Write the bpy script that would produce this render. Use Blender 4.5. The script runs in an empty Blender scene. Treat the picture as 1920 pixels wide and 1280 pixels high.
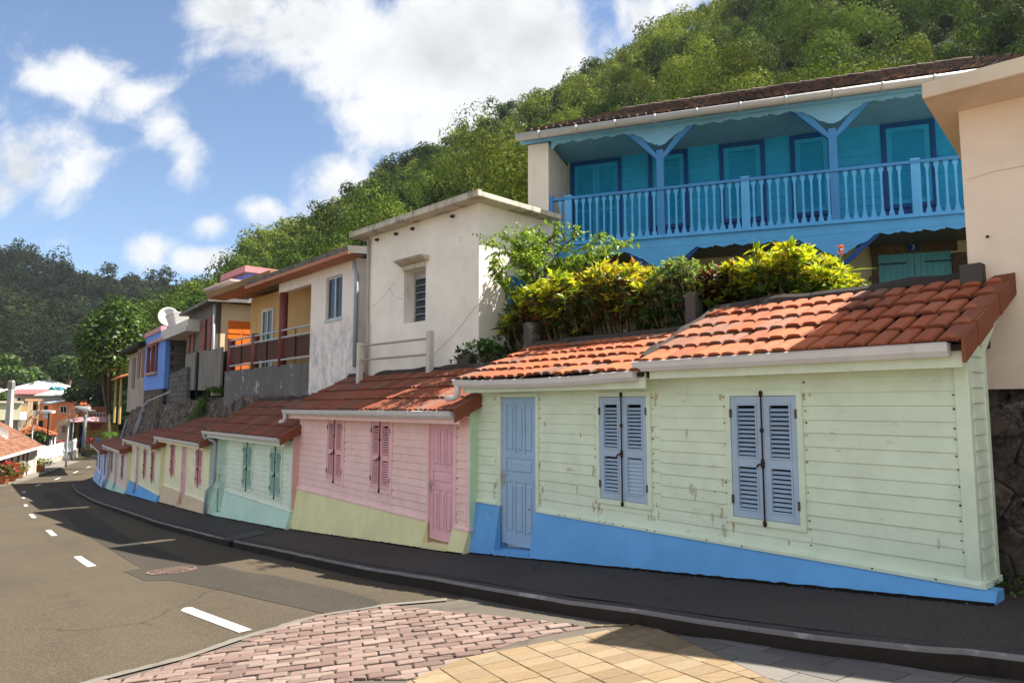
import bpy, bmesh, math, random
import numpy as np
from mathutils import Vector, noise as mnoise

random.seed(7)
rng = np.random.default_rng(11)
sc = bpy.context.scene
COL = sc.collection
PI = math.pi

# ------------------------------------------------------------------ camera
PITCH = math.atan(122 / 1280)
cam_d = bpy.data.cameras.new("camera"); cam_d.lens = 24; cam_d.sensor_width = 36
cam_d.clip_start = 0.05; cam_d.clip_end = 3000
cam = bpy.data.objects.new("camera", cam_d); COL.objects.link(cam)
cam.location = (0, 0, 0); cam.rotation_euler = (PI / 2 + PITCH, 0, 0)
sc.camera = cam

# ------------------------------------------------------------------ light
SUN_AZ = math.atan2(0.983, 0.185)          # clockwise from +Y
SUN_EL = math.radians(55.5)
SKY_STRENGTH = 0.0500
CLOUD = 0.285
EXPOSURE = 1.82
sun_d = bpy.data.lights.new("sun", "SUN"); sun_d.energy = 4.3; sun_d.angle = math.radians(0.5)
sun_d.color = (1.0, 0.93, 0.82)
sun = bpy.data.objects.new("sun", sun_d); COL.objects.link(sun)
SUNV = Vector((math.sin(SUN_AZ) * math.cos(SUN_EL), math.cos(SUN_AZ) * math.cos(SUN_EL), math.sin(SUN_EL)))
sun.rotation_euler = (-SUNV).to_track_quat('-Z', 'Y').to_euler()
sun.location = (30, 0, 40)
vs = sc.view_settings
vs.view_transform = 'Standard'; vs.look = 'None'; vs.exposure = EXPOSURE; vs.gamma = 1; vs.use_curve_mapping = False
sc.cycles.max_bounces = 6; sc.cycles.diffuse_bounces = 4; sc.cycles.transparent_max_bounces = 8

# ------------------------------------------------------------------ projection helpers (photo pixel -> ray)
sp_, cp_ = math.sin(PITCH), math.cos(PITCH)
def ray(px, py):
    cx = (px - 960) / 1280; cy = (640 - py) / 1280
    return (cx, cp_ - cy * sp_, sp_ + cy * cp_)
def nrm2(v):
    l = math.hypot(*v); return (v[0] / l, v[1] / l)
_S = [(-60, 3.2), (-10, -.28), (-3, -.93), (1.7, -1.40), (7.9, -2.02), (13.8, -2.52), (19, -2.87), (25, -3.15), (31, -3.48),
      (36, -3.76), (42, -4.0), (50, -4.3), (60, -4.55), (80, -4.9), (120, -5.2), (400, -6), (900, -7)]
_Sa = [a for a, b in _S]; _Sb = [b for a, b in _S]
def S(x, y):                                  # height of the pavement along the sloping street
    return float(np.interp(-.635 * x + .772 * y, _Sa, _Sb))
def ghit(px, py, dz=0.0):
    d = ray(px, py); k = 1.0
    while k < 400 and k * d[2] > S(k * d[0], k * d[1]) + dz: k *= 1.01
    lo, hi = k / 1.01, k
    for _ in range(40):
        m = (lo + hi) / 2
        if m * d[2] < S(m * d[0], m * d[1]) + dz: hi = m
        else: lo = m
    return (hi * d[0], hi * d[1])

# ------------------------------------------------------------------ sky with cumulus clouds
world = bpy.data.worlds.new("World"); sc.world = world; world.use_nodes = True
def sky():
    nt = world.node_tree; nt.nodes.clear(); L = nt.links.new
    def nd(t, **k):
        n = nt.nodes.new(t)
        for a, b in k.items(): setattr(n, a, b)
        return n
    def math_(op, a, b=None, c=None, clamp=False):
        n = nd('ShaderNodeMath', operation=op); n.use_clamp = clamp
        for i, v in enumerate((a, b, c)):
            if v is None: continue
            if isinstance(v, (int, float)): n.inputs[i].default_value = v
            else: L(v, n.inputs[i])
        return n.outputs[0]
    tex = nd('ShaderNodeTexSky', sky_type='NISHITA'); tex.sun_disc = False
    tex.sun_elevation = SUN_EL; tex.sun_rotation = SUN_AZ
    tex.air_density = 1.0; tex.dust_density = 0.1; tex.ozone_density = 4.0; tex.altitude = 50
    geo = nd('ShaderNodeTexCoord')
    sep = nd('ShaderNodeSeparateXYZ'); L(geo.outputs['Generated'], sep.inputs[0])
    ay = math_('MAXIMUM', math_('ABSOLUTE', sep.outputs[1]), 0.12)
    u = math_('DIVIDE', sep.outputs[0], ay); v = math_('DIVIDE', sep.outputs[2], ay)
    cmb = nd('ShaderNodeCombineXYZ'); L(u, cmb.inputs[0]); L(v, cmb.inputs[1])
    nz = nd('ShaderNodeTexNoise'); nz.inputs['Scale'].default_value = 3.4; nz.inputs['Detail'].default_value = 12
    nz.inputs['Roughness'].default_value = 0.62; nz.inputs['Distortion'].default_value = 0.35
    L(cmb.outputs[0], nz.inputs['Vector'])
    #          px    py   rx   ry  weight
    blobs = [(600, 60, 300, 140, 1.0), (800, 120, 340, 190, 1.25), (980, 70, 260, 170, 1.2), (720, 215, 210, 110, 1.0),
             (860, 230, 230, 100, 1.05), (625, 345, 110, 95, .85), (1000, 170, 200, 110, 1.0), (1200, 30, 110, 120, .85), (440, 20, 170, 70, .85),
             (110, 145, 110, 40, .48), (190, 138, 140, 60, .58), (265, 172, 120, 70, .60), (315, 228, 80, 75, .58), (350, 290, 62, 85, .56), (45, 320, 160, 110, 1.0),
             (-20, 360, 190, 90, .95), (130, 310, 80, 70, .75), (395, 425, 48, 34, .60), (495, 390, 62, 36, .55), (270, 465, 62, 48, .62),
             (400, 488, 105, 34, .68), (100, 455, 60, 34, .40), (1300, -60, 240, 160, .8), (-260, 250, 300, 140, .9),
             (1900, -300, 700, 360, 1.2), (700, -700, 1400, 520, 1.5), (-700, -350, 500, 350, 1.1), (2700, 300, 700, 600, 1.1), (-1700, 200, 500, 400, 1.0), (960, -2600, 4000, 1400, 1.6)]  # last blob is unseen overhead cloud, added to whiten the ambient light
    acc = None
    for (bx, by, rx, ry, w) in blobs:
        r0 = ray(bx, by); c = (r0[0] / r0[1], r0[2] / r0[1])
        s = nd('ShaderNodeVectorMath', operation='SUBTRACT'); L(cmb.outputs[0], s.inputs[0]); s.inputs[1].default_value = (c[0], c[1], 0)
        m = nd('ShaderNodeVectorMath', operation='MULTIPLY'); L(s.outputs[0], m.inputs[0]); m.inputs[1].default_value = (1280 / rx, 1280 / ry, 0)
        ln = nd('ShaderNodeVectorMath', operation='LENGTH'); L(m.outputs[0], ln.inputs[0])
        g = math_('MULTIPLY_ADD', ln.outputs['Value'], -w * .85, w)
        acc = g if acc is None else math_('MAXIMUM', acc, g)
    acc = math_('MAXIMUM', acc, 0.0)
    back = nd('ShaderNodeMapRange', interpolation_type='SMOOTHSTEP'); L(sep.outputs[1], back.inputs['Value'])      # unseen cloud behind the photographer, added to lift and whiten the shade
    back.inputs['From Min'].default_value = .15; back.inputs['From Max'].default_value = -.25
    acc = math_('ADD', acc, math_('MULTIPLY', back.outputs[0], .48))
    nf = nd('ShaderNodeTexNoise'); nf.inputs['Scale'].default_value = 13; nf.inputs['Detail'].default_value = 8; nf.inputs['Roughness'].default_value = .65; nf.inputs['Distortion'].default_value = .6; L(cmb.outputs[0], nf.inputs['Vector'])
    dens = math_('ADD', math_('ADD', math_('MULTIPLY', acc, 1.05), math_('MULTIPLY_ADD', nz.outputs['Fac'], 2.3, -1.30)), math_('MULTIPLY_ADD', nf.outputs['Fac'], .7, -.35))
    mr = nd('ShaderNodeMapRange', interpolation_type='SMOOTHSTEP'); L(dens, mr.inputs['Value'])
    mr.inputs['From Min'].default_value = 0.03; mr.inputs['From Max'].default_value = 0.56
    # grey undersides: thickness of the cloud plus a slow noise
    nz2 = nd('ShaderNodeTexNoise'); nz2.inputs['Scale'].default_value = 4.6; nz2.inputs['Detail'].default_value = 6
    mp = nd('ShaderNodeMapping'); mp.inputs['Location'].default_value = (2.3, .12, 0); L(cmb.outputs[0], mp.inputs['Vector']); L(mp.outputs[0], nz2.inputs['Vector'])
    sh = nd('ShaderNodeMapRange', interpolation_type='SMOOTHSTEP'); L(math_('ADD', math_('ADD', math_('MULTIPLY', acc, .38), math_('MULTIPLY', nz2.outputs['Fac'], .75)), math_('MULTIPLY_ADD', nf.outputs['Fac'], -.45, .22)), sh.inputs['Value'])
    sh.inputs['From Min'].default_value = .52; sh.inputs['From Max'].default_value = .98
    cc = nd('ShaderNodeMixRGB'); L(sh.outputs[0], cc.inputs['Fac'])
    cc.inputs['Color1'].default_value = (CLOUD * .97, CLOUD * .985, CLOUD, 1); cc.inputs['Color2'].default_value = (CLOUD * .66, CLOUD * .68, CLOUD * .71, 1)
    b1 = nd('ShaderNodeBackground'); L(tex.outputs[0], b1.inputs[0]); b1.inputs[1].default_value = SKY_STRENGTH
    b2 = nd('ShaderNodeBackground'); L(cc.outputs[0], b2.inputs[0])
    mx = nd('ShaderNodeMixShader'); up = nd('ShaderNodeMapRange'); L(sep.outputs[2], up.inputs['Value']); up.inputs['From Min'].default_value = .01; up.inputs['From Max'].default_value = .08
    L(math_('MULTIPLY', mr.outputs[0], up.outputs[0]), mx.inputs[0]); L(b1.outputs[0], mx.inputs[1]); L(b2.outputs[0], mx.inputs[2])
    out = nd('ShaderNodeOutputWorld'); L(mx.outputs[0], out.inputs[0])
    world.cycles.sampling_method = 'MANUAL'; world.cycles.sample_map_resolution = 512
sky()

# ------------------------------------------------------------------ colours and materials
def c(h):
    h = h.lstrip('#'); o = []
    for i in (0, 2, 4):
        v = int(h[i:i + 2], 16) / 255
        o.append(v / 12.92 if v <= .04045 else ((v + .055) / 1.055) ** 2.4)
    return tuple(o)
def mul(a, k): return tuple(x * k for x in a)
def mixc(a, b, f): return tuple(x * (1 - f) + y * f for x, y in zip(a, b))
class NT:
    def __init__(s, name):
        s.m = bpy.data.materials.new(name); s.m.use_nodes = True; s.nt = s.m.node_tree
        s.b = s.nt.nodes['Principled BSDF']; s.out = s.nt.nodes['Material Output']
        s.tc = s.nt.nodes.new('ShaderNodeTexCoord')
    def nd(s, t, **k):
        n = s.nt.nodes.new(t)
        for a, b in k.items(): setattr(n, a, b)
        return n
    def L(s, a, b): s.nt.links.new(a, b)
    def noise(s, scale, detail=5, rough=.6, stretch=None, loc=(0, 0, 0), dist=0):
        n = s.nd('ShaderNodeTexNoise'); n.inputs['Scale'].default_value = scale; n.inputs['Detail'].default_value = detail
        n.inputs['Roughness'].default_value = rough; n.inputs['Distortion'].default_value = dist
        mp = s.nd('ShaderNodeMapping'); mp.inputs['Location'].default_value = loc
        if stretch: mp.inputs['Scale'].default_value = stretch
        s.L(s.tc.outputs['Object'], mp.inputs['Vector']); s.L(mp.outputs[0], n.inputs['Vector'])
        return n.outputs['Fac']
    def rnoise(s, scale, stretch, rot, detail=5):
        n = s.nd('ShaderNodeTexNoise'); n.inputs['Scale'].default_value = scale; n.inputs['Detail'].default_value = detail; n.inputs['Roughness'].default_value = .6
        m1 = s.nd('ShaderNodeMapping'); m1.inputs['Rotation'].default_value = (0, 0, rot); m2 = s.nd('ShaderNodeMapping'); m2.inputs['Scale'].default_value = stretch
        s.L(s.tc.outputs['Object'], m1.inputs['Vector']); s.L(m1.outputs[0], m2.inputs['Vector']); s.L(m2.outputs[0], n.inputs['Vector']); return n.outputs['Fac']
    def ramp(s, fac, a, b, smooth=True):
        r = s.nd('ShaderNodeMapRange', interpolation_type='SMOOTHSTEP' if smooth else 'LINEAR')
        s.L(fac, r.inputs['Value']); r.inputs['From Min'].default_value = a; r.inputs['From Max'].default_value = b
        return r.outputs[0]
    def mix(s, fac, a, b, mode='MIX'):
        n = s.nd('ShaderNodeMixRGB', blend_type=mode)
        for i, v in (('Fac', fac), ('Color1', a), ('Color2', b)):
            if isinstance(v, (int, float)): n.inputs[i].default_value = v
            elif isinstance(v, tuple): n.inputs[i].default_value = (*v[:3], 1)
            else: s.L(v, n.inputs[i])
        return n.outputs[0]
    def math(s, op, a, b):
        n = s.nd('ShaderNodeMath', operation=op)
        for i, v in enumerate((a, b)):
            if isinstance(v, (int, float)): n.inputs[i].default_value = v
            else: s.L(v, n.inputs[i])
        return n.outputs[0]
    def attr(s, name='Col'):
        a = s.nd('ShaderNodeAttribute'); a.attribute_name = name; return a.outputs['Color']
    def bump(s, h, strength, dist=.01):
        n = s.nd('ShaderNodeBump'); n.inputs['Strength'].default_value = strength; n.inputs['Distance'].default_value = dist
        s.L(h, n.inputs['Height']); s.L(n.outputs[0], s.b.inputs['Normal'])
    def done(s, col, rough=.7, spec=.3):
        if isinstance(col, tuple): s.b.inputs['Base Color'].default_value = (*col[:3], 1)
        else: s.L(col, s.b.inputs['Base Color'])
        if isinstance(rough, (int, float)): s.b.inputs['Roughness'].default_value = rough
        else: s.L(rough, s.b.inputs['Roughness'])
        s.b.inputs['Specular IOR Level'].default_value = spec
        return s.m
_cache = {}
def paint(name, col, rough=.55, grime=.5, rust=False):          # painted timber or metal
    key = ('paint', name, col)
    if key in _cache: return _cache[key]
    t = NT(name)
    v = t.mix(t.ramp(t.noise(3.0, 4), .3, .75), mul(col, 1.0), mul(col, .88))
    st = t.noise(7, 6, .65, (1, 1, .18))
    v = t.mix(t.math('MULTIPLY', t.ramp(st, .56, .80), .45 * grime), v, mixc(mul(col, .6), (.25, .20, .14), .4))
    sp = t.noise(34, 3, .7)
    v = t.mix(t.math('MULTIPLY', t.ramp(sp, .70, .76), .55 * grime), v, (.16, .10, .06))
    if rust:
        r1 = t.noise(2.6, 5, .6, (1, 1, .5), (3, 7, 1))
        r2 = t.noise(15, 5, .65, (.45, .45, 1.5), (1, 2, 5))
        v = t.mix(t.math('MULTIPLY', t.math('MULTIPLY', t.ramp(r1, .50, .70), t.ramp(r2, .54, .70)), .55), v, (.34, .19, .08))
    t.bump(t.noise(45, 5, .6, (1, 1, .35)), .12, .004)
    _cache[key] = t.done(v, rough, .35); return _cache[key]
def plaster(name, col, dirt=(.10, .09, .08), amount=.5, streak=True, patch=None, patch_lo=.5, rough=.9, bump=.25):
    key = ('plaster', name)
    if key in _cache: return _cache[key]
    t = NT(name)
    v = t.mix(t.ramp(t.noise(1.3, 5), .3, .7), col, mul(col, .86))
    if patch:
        pf = t.ramp(t.noise(2.2, 8, .68, None, (4, 1, 2)), patch_lo, patch_lo + .14)
        v = t.mix(pf, v, patch)
    st = t.noise(3.2, 7, .66, (1, 1, .16 if streak else 1.0))
    v = t.mix(t.math('MULTIPLY', t.ramp(st, .50, .78), amount), v, dirt)
    v = t.mix(t.math('MULTIPLY', t.ramp(t.noise(40, 4, .7), .62, .75), .25 * amount), v, dirt)
    t.bump(t.noise(26, 7, .65), bump, .01)
    _cache[key] = t.done(v, rough, .15); return _cache[key]
def plain(name, col, rough=.6, spec=.3, metal=0, var=.15):
    key = ('plain', name)
    if key in _cache: return _cache[key]
    t = NT(name)
    v = t.mix(t.ramp(t.noise(9, 4), .35, .7), col, mul(col, 1 - var))
    t.b.inputs['Metallic'].default_value = metal
    _cache[key] = t.done(v, rough, spec); return _cache[key]
def leafmat(name, trans=.35, rough=.45, hue=1.0):
    key = ('leaf', name)
    if key in _cache: return _cache[key]
    t = NT(name)
    col = t.attr()
    t.done(col, rough, .35)
    tr = t.nd('ShaderNodeBsdfTranslucent'); t.L(t.mix(1.0, col, (1.0, 1.0, .45), 'MULTIPLY'), tr.inputs[0])
    mx = t.nd('ShaderNodeMixShader'); mx.inputs[0].default_value = trans
    t.L(t.b.outputs[0], mx.inputs[1]); t.L(tr.outputs[0], mx.inputs[2]); t.L(mx.outputs[0], t.out.inputs[0])
    _cache[key] = t.m; return t.m
def vcol(name, rough=.8, bscale=40, bstr=.3, dirt=None, dlo=.55, dscale=5, spec=.25):  # colour from the mesh, one tint per tile or brick
    key = ('vcol', name)
    if key in _cache: return _cache[key]
    t = NT(name)
    v = t.attr()
    v = t.mix(t.math('MULTIPLY', t.ramp(t.noise(30, 5), .35, .75), .35), v, t.mix(1.0, v, (.62, .6, .6), 'MULTIPLY'))
    if dirt: v = t.mix(t.math('MULTIPLY', t.ramp(t.noise(dscale, 7, .7), dlo, dlo + .16), .85), v, dirt)
    t.bump(t.noise(bscale, 6, .65), bstr, .008)
    _cache[key] = t.done(v, rough, spec); return _cache[key]

# ------------------------------------------------------------------ mesh helpers
class MB:
    """Collects faces and links them as ONE mesh object."""
    def __init__(s): s.v = []; s.f = []; s.mi = []; s.cl = []; s.cur = 0; s.col = (1, 1, 1)
    def add(s, vs, fs):
        b = len(s.v); s.v += [tuple(p) for p in vs]; s.cl += [s.col] * len(vs)
        for f in fs: s.f.append(tuple(b + i for i in f)); s.mi.append(s.cur)
        return s
    def hexa(s, p):                # 8 corners: bottom 0-3, top 4-7
        return s.add(p, [(3, 2, 1, 0), (4, 5, 6, 7), (0, 1, 5, 4), (1, 2, 6, 5), (2, 3, 7, 6), (3, 0, 4, 7)])
    def box(s, x0, x1, y0, y1, z0, z1):
        return s.hexa([(x0, y0, z0), (x1, y0, z0), (x1, y1, z0), (x0, y1, z0), (x0, y0, z1), (x1, y0, z1), (x1, y1, z1), (x0, y1, z1)])
    def prism(s, ring0, ring1):
        n = len(ring0)
        return s.add(list(ring0) + list(ring1), [tuple(range(n - 1, -1, -1)), tuple(range(n, 2 * n))] + [(i, (i + 1) % n, n + (i + 1) % n, n + i) for i in range(n)])
    def tube(s, pts, r, n=8, cap=True):
        pts = [Vector(p) for p in pts]; rs = r if isinstance(r, (list, tuple)) else [r] * len(pts)
        rings = []; ref = Vector((.3, .5, .8)).normalized()
        for i, p in enumerate(pts):
            d = (pts[min(i + 1, len(pts) - 1)] - pts[max(i - 1, 0)])
            d = d.normalized() if d.length > 1e-9 else Vector((0, 0, 1))
            a = d.cross(ref)
            if a.length < .05: a = d.cross(Vector((1, 0, 0)))
            a.normalize(); b = d.cross(a)
            rings.append([p + (a * math.cos(2 * PI * k / n) + b * math.sin(2 * PI * k / n)) * rs[i] for k in range(n)])
        vs = [q for rr in rings for q in rr]; fs = []
        for i in range(len(pts) - 1):
            for k in range(n): fs.append((i * n + k, i * n + (k + 1) % n, (i + 1) * n + (k + 1) % n, (i + 1) * n + k))
        if cap: fs += [tuple(range(n - 1, -1, -1)), tuple((len(pts) - 1) * n + k for k in range(n))]
        return s.add(vs, fs)
    def lathe(s, cen, prof, n=14):
        vs = []; fs = []
        for (r, z) in prof:
            for k in range(n): vs.append((cen[0] + r * math.cos(2 * PI * k / n), cen[1] + r * math.sin(2 * PI * k / n), cen[2] + z))
        for i in range(len(prof) - 1):
            for k in range(n): fs.append((i * n + k, i * n + (k + 1) % n, (i + 1) * n + (k + 1) % n, (i + 1) * n + k))
        fs += [tuple(range(n - 1, -1, -1)), tuple((len(prof) - 1) * n + k for k in range(n))]
        return s.add(vs, fs)
    def build(s, name, mats, parent=None, smooth=False, bevel=0, col=False, recalc=True):
        if not s.f: return None
        mats = mats if isinstance(mats, (list, tuple)) else [mats]
        top = parent
        while top is not None and top.parent is not None: top = top.parent
        off = np.array(top.location) if top is not None else np.zeros(3)
        me = bpy.data.meshes.new(name)
        me.from_pydata([tuple(x) for x in (np.array(s.v) - off)], [], s.f)
        me.polygons.foreach_set('material_index', s.mi)
        for m in mats: me.materials.append(m)
        if col:
            at = me.attributes.new('Col', 'FLOAT_COLOR', 'POINT')
            at.data.foreach_set('color', np.array([(*q, 1) for q in s.cl], dtype=np.float32).ravel())
        if recalc:
            bm = bmesh.new(); bm.from_mesh(me); bmesh.ops.recalc_face_normals(bm, faces=bm.faces); bm.to_mesh(me); bm.free()
        if smooth: me.polygons.foreach_set('use_smooth', [True] * len(me.polygons))
        me.update()
        o = bpy.data.objects.new(name, me); COL.objects.link(o)
        if parent is not None: o.parent = parent
        if bevel:
            b = o.modifiers.new('bevel', 'BEVEL'); b.width = bevel; b.segments = 2; b.limit_method = 'ANGLE'; b.angle_limit = math.radians(40)
        return o
def tag(o, label=None, cat=None, group=None, kind=None):
    if label: o['label'] = label
    if cat: o['category'] = cat
    if group: o['group'] = group
    if kind: o['kind'] = kind
    return o
def thing(name, loc, label, cat, group=None):
    o = bpy.data.objects.new(name, None); o.location = loc; o.empty_display_size = .2; COL.objects.link(o)
    return tag(o, label, cat, group)
def npmesh(name, V, F, mat, cols=None, parent=None, smooth=False):
    """A large mesh from arrays: V (n,3), F (m,k)."""
    top = parent
    while top is not None and top.parent is not None: top = top.parent
    if top is not None: V = V - np.array(top.location)
    me = bpy.data.meshes.new(name); n, (m, k) = len(V), F.shape
    me.vertices.add(n); me.vertices.foreach_set('co', np.ascontiguousarray(V, dtype=np.float32).ravel())
    me.loops.add(m * k); me.loops.foreach_set('vertex_index', np.ascontiguousarray(F, dtype=np.int32).ravel())
    me.polygons.add(m); me.polygons.foreach_set('loop_start', np.arange(0, m * k, k, dtype=np.int32)); me.polygons.foreach_set('loop_total', np.full(m, k, dtype=np.int32))
    if cols is not None:
        at = me.attributes.new('Col', 'FLOAT_COLOR', 'POINT')
        at.data.foreach_set('color', np.concatenate([cols, np.ones((n, 1))], 1).astype(np.float32).ravel())
    if smooth: me.polygons.foreach_set('use_smooth', np.ones(m, dtype=bool))
    me.materials.append(mat); me.update(); me.validate()
    o = bpy.data.objects.new(name, me); COL.objects.link(o)
    if parent is not None: o.parent = parent
    return o
class Fr:
    """A vertical facade plane: t runs along it, d out of it towards the street, z up."""
    def __init__(s, o, u): s.o = o; s.u = nrm2(u); s.f = (-s.u[1], s.u[0])
    def pt(s, t, d, z): return (s.o[0] + s.u[0] * t + s.f[0] * d, s.o[1] + s.u[1] * t + s.f[1] * d, z)
    def xy(s, t, d=0): return s.pt(t, d, 0)[:2]
    def S(s, t, d=0): return S(*s.xy(t, d))
    def off(s, d): return Fr(s.xy(0, d), s.u)
    def hit(s, px, py, d=0):
        o = s.xy(0, d); u = s.u; dx, dy, dz = ray(px, py)
        k = (o[0] * (-u[1]) + u[0] * o[1]) / (dx * (-u[1]) + u[0] * dy)
        x, y = k * dx, k * dy
        return ((x - o[0]) * u[0] + (y - o[1]) * u[1], k * dz)
    def box(s, m, t0, t1, d0, d1, z0, z1):
        return m.hexa([s.pt(t0, d0, z0), s.pt(t1, d0, z0), s.pt(t1, d1, z0), s.pt(t0, d1, z0), s.pt(t0, d0, z1), s.pt(t1, d0, z1), s.pt(t1, d1, z1), s.pt(t0, d1, z1)])
    def ext(s, m, prof, t0, t1):   # extrude a (d, z) outline along t
        return m.prism([s.pt(t0, d, z) for d, z in prof], [s.pt(t1, d, z) for d, z in prof])
    def quad(s, m, pts): return m.add([s.pt(*p) for p in pts], [tuple(range(len(pts)))])

# ================================================================== GROUND AND STREET
U0 = nrm2((-.635, .772)); N0 = (U0[1], -U0[0])           # along the street (downhill), away from the street
def kerbline():
    base = [(9.5, -3.0), (6.2, .2), (4.4, 2.0), (3.5, 3.0), (2.77, 3.84), (2.41, 4.11), (1.93, 4.51), (1.36, 5.11), (.63, 5.94), (.27, 6.31), (-.9, 7.77), (-2.29, 9.41), (-5.28, 13.12),
            (-10, 18.83), (-14.56, 24.4), (-17.6, 28.5), (-20.39, 32.33), (-21.9, 34.6), (-22.91, 36.17), (-24.0, 38.6), (-25.6, 42.5), (-27.6, 46.8), (-29.4, 50.4), (-31.6, 55.5), (-36.5, 68), (-42, 84)]
    P = [Vector((x, y, 0)) for x, y in base]; out = []
    for i in range(len(P) - 1):            # Catmull-Rom
        p0, p1, p2, p3 = P[max(i - 1, 0)], P[i], P[i + 1], P[min(i + 2, len(P) - 1)]
        n = max(2, int((p2 - p1).length / .4))
        for k in range(n):
            t = k / n
            q = .5 * ((2 * p1) + (p2 - p0) * t + (2 * p0 - 5 * p1 + 4 * p2 - p3) * t * t + (3 * p1 - p0 - 3 * p2 + p3) * t ** 3)
            out.append((q.x, q.y))
    return out
KERB = kerbline()
RZ = -.13                                                  # road surface below the pavement
def sheet(name, poly, dz, m, step=.5, kind='structure', label=None, cat=None):
    """A flat sheet draped over the sloping street, cut to a polygon."""
    bm = bmesh.new(); vs = [bm.verts.new((x, y, 0)) for x, y in poly]; bm.faces.new(vs)
    for ax, d in ((0, U0), (1, N0)):
        pr = [p[0] * d[0] + p[1] * d[1] for p in poly]; a, b = min(pr), max(pr); k = a + step
        while k < b:
            bmesh.ops.bisect_plane(bm, geom=bm.verts[:] + bm.edges[:] + bm.faces[:], plane_co=(d[0] * k, d[1] * k, 0), plane_no=(d[0], d[1], 0)); k += step if ax == 0 else step * 4
    for v in bm.verts: v.co.z = S(v.co.x, v.co.y) + dz
    bmesh.ops.triangulate(bm, faces=[f for f in bm.faces if len(f.verts) > 4])
    me = bpy.data.meshes.new(name); bm.to_mesh(me); bm.free(); me.materials.append(m)
    o = bpy.data.objects.new(name, me); COL.objects.link(o)
    return tag(o, label, cat, None, kind)

def asphalt(name, col, dark, speck, bias=0):
    t = NT(name)
    v = t.mix(t.ramp(t.noise(.35, 6, .65, (1, 1, 1), (bias, 2, 0)), .32, .72), col, dark)
    v = t.mix(t.math('MULTIPLY', t.ramp(t.noise(2.4, 6, .7, None, (5, bias, 0)), .5, .8), .35), v, mul(dark, .75))
    v = t.mix(t.math('MULTIPLY', t.ramp(t.rnoise(.9, (.10, 1, 1), -2.26), .44, .66), .42), v, mul(dark, .62))      # tyre wear runs along the street
    v = t.mix(t.math('MULTIPLY', t.ramp(t.noise(.9, 7, .72, None, (11, bias, 3)), .60, .70), .5), v, mul(dark, .55))
    v = t.mix(t.math('MULTIPLY', t.ramp(t.noise(1.7, 8, .75, None, (2, bias, 8)), .62, .74), .4), v, speck)
    g = t.noise(75, 3, .75)
    v = t.mix(t.math('MULTIPLY', t.ramp(g, .50, .66), .85), v, speck)
    v = t.mix(t.math('MULTIPLY', t.ramp(t.noise(48, 3, .75, None, (8, 8, 8)), .52, .68), .75), v, mul(dark, .42))
    cr = t.nd('ShaderNodeTexVoronoi', feature='DISTANCE_TO_EDGE'); cr.inputs['Scale'].default_value = .28
    wn = t.nd('ShaderNodeTexNoise'); wn.inputs['Scale'].default_value = 1.6; wn.inputs['Detail'].default_value = 6; t.L(t.tc.outputs['Object'], wn.inputs['Vector'])
    am = t.nd('ShaderNodeMixRGB'); am.inputs[0].default_value = .35; t.L(t.tc.outputs['Object'], am.inputs[1]); t.L(wn.outputs['Color'], am.inputs[2]); t.L(am.outputs[0], cr.inputs['Vector'])
    ck = t.math('MULTIPLY', t.math('SUBTRACT', 1.0, t.ramp(cr.outputs['Distance'], .0, .006)), t.ramp(t.noise(.5, 3, .5, None, (1, 9, 4)), .5, .6))
    v = t.mix(t.math('MULTIPLY', ck, .6), v, mul(dark, .4))
    t.bump(g, .5, .006)
    return t.done(v, .93, .2)
M_asph = asphalt('road asphalt', (.070, .055, .036), (.055, .044, .030), (.145, .122, .088))
M_patch = asphalt('asphalt of trench repair', (.044, .037, .029), (.036, .031, .025), (.090, .080, .066), 4)
M_walk = asphalt('dark pavement asphalt', (.066, .053, .050), (.044, .036, .034), (.120, .102, .095), 9)
M_strip = asphalt('pale pavement concrete', (.17, .155, .13), (.14, .125, .105), (.24, .22, .19), 3)
M_kerb = plaster('kerb concrete', (.040, .031, .027), (.012, .010, .009), .8, True, (.07, .062, .058), .62, bump=.5)
M_kerbtop = plaster('worn kerb edge', (.20, .185, .178), (.05, .044, .042), .85, False, (.36, .34, .33), .55, bump=.5)
M_conc = plaster('concrete', (.34, .32, .29), (.08, .07, .06), .6)

def road_poly():
    # everything from the pavement's kerb to the far side of the carriageway, along the bend and off down the hill
    right = [(x + N0[0] * .3, y + N0[1] * .3) for x, y in KERB[::6]] + [KERB[-1]]
    left = [ghit(px, py, RZ) for px, py in ((182, 850), (127, 870), (94, 883), (41, 900), (0, 909))]
    a, b = left[-1], left[-2]
    left += [(a[0] + (a[0] - b[0]) * k, a[1] + (a[1] - b[1]) * k) for k in (1.5,)] + [(-30, 20), (-24, 10), (-18, 2), (-10, -8), (0, -14)]
    far = [(-45.5, 84), (-40.3, 68)]
    return right + far + left
sheet('road', road_poly(), RZ, M_asph, .6)

def ground():
    # the one sheet under everything, out to the horizon
    m = NT('earth and grass'); col = m.mix(m.ramp(m.noise(.4, 6), .35, .65), (.055, .07, .025), (.13, .10, .06)); m.bump(m.noise(9, 6), .5, .05); m = m.done(col, .95, .1)
    V = []; F = []; rs = [0, 3, 6, 10, 15, 21, 28, 36, 46, 60, 80, 110, 160, 240, 400, 800, 1500]; n = 64
    for r in rs:
        for k in range(n):
            a = 2 * PI * k / n; x, y = r * math.sin(a), r * math.cos(a); V.append((x, y, S(x, y) - .45))
    for i in range(len(rs) - 1):
        for k in range(n): F.append((i * n + k, i * n + (k + 1) % n, (i + 1) * n + (k + 1) % n, (i + 1) * n + k))
    mb = MB(); mb.add(V, F); tag(mb.build('ground', m), kind='structure')
ground()

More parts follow.
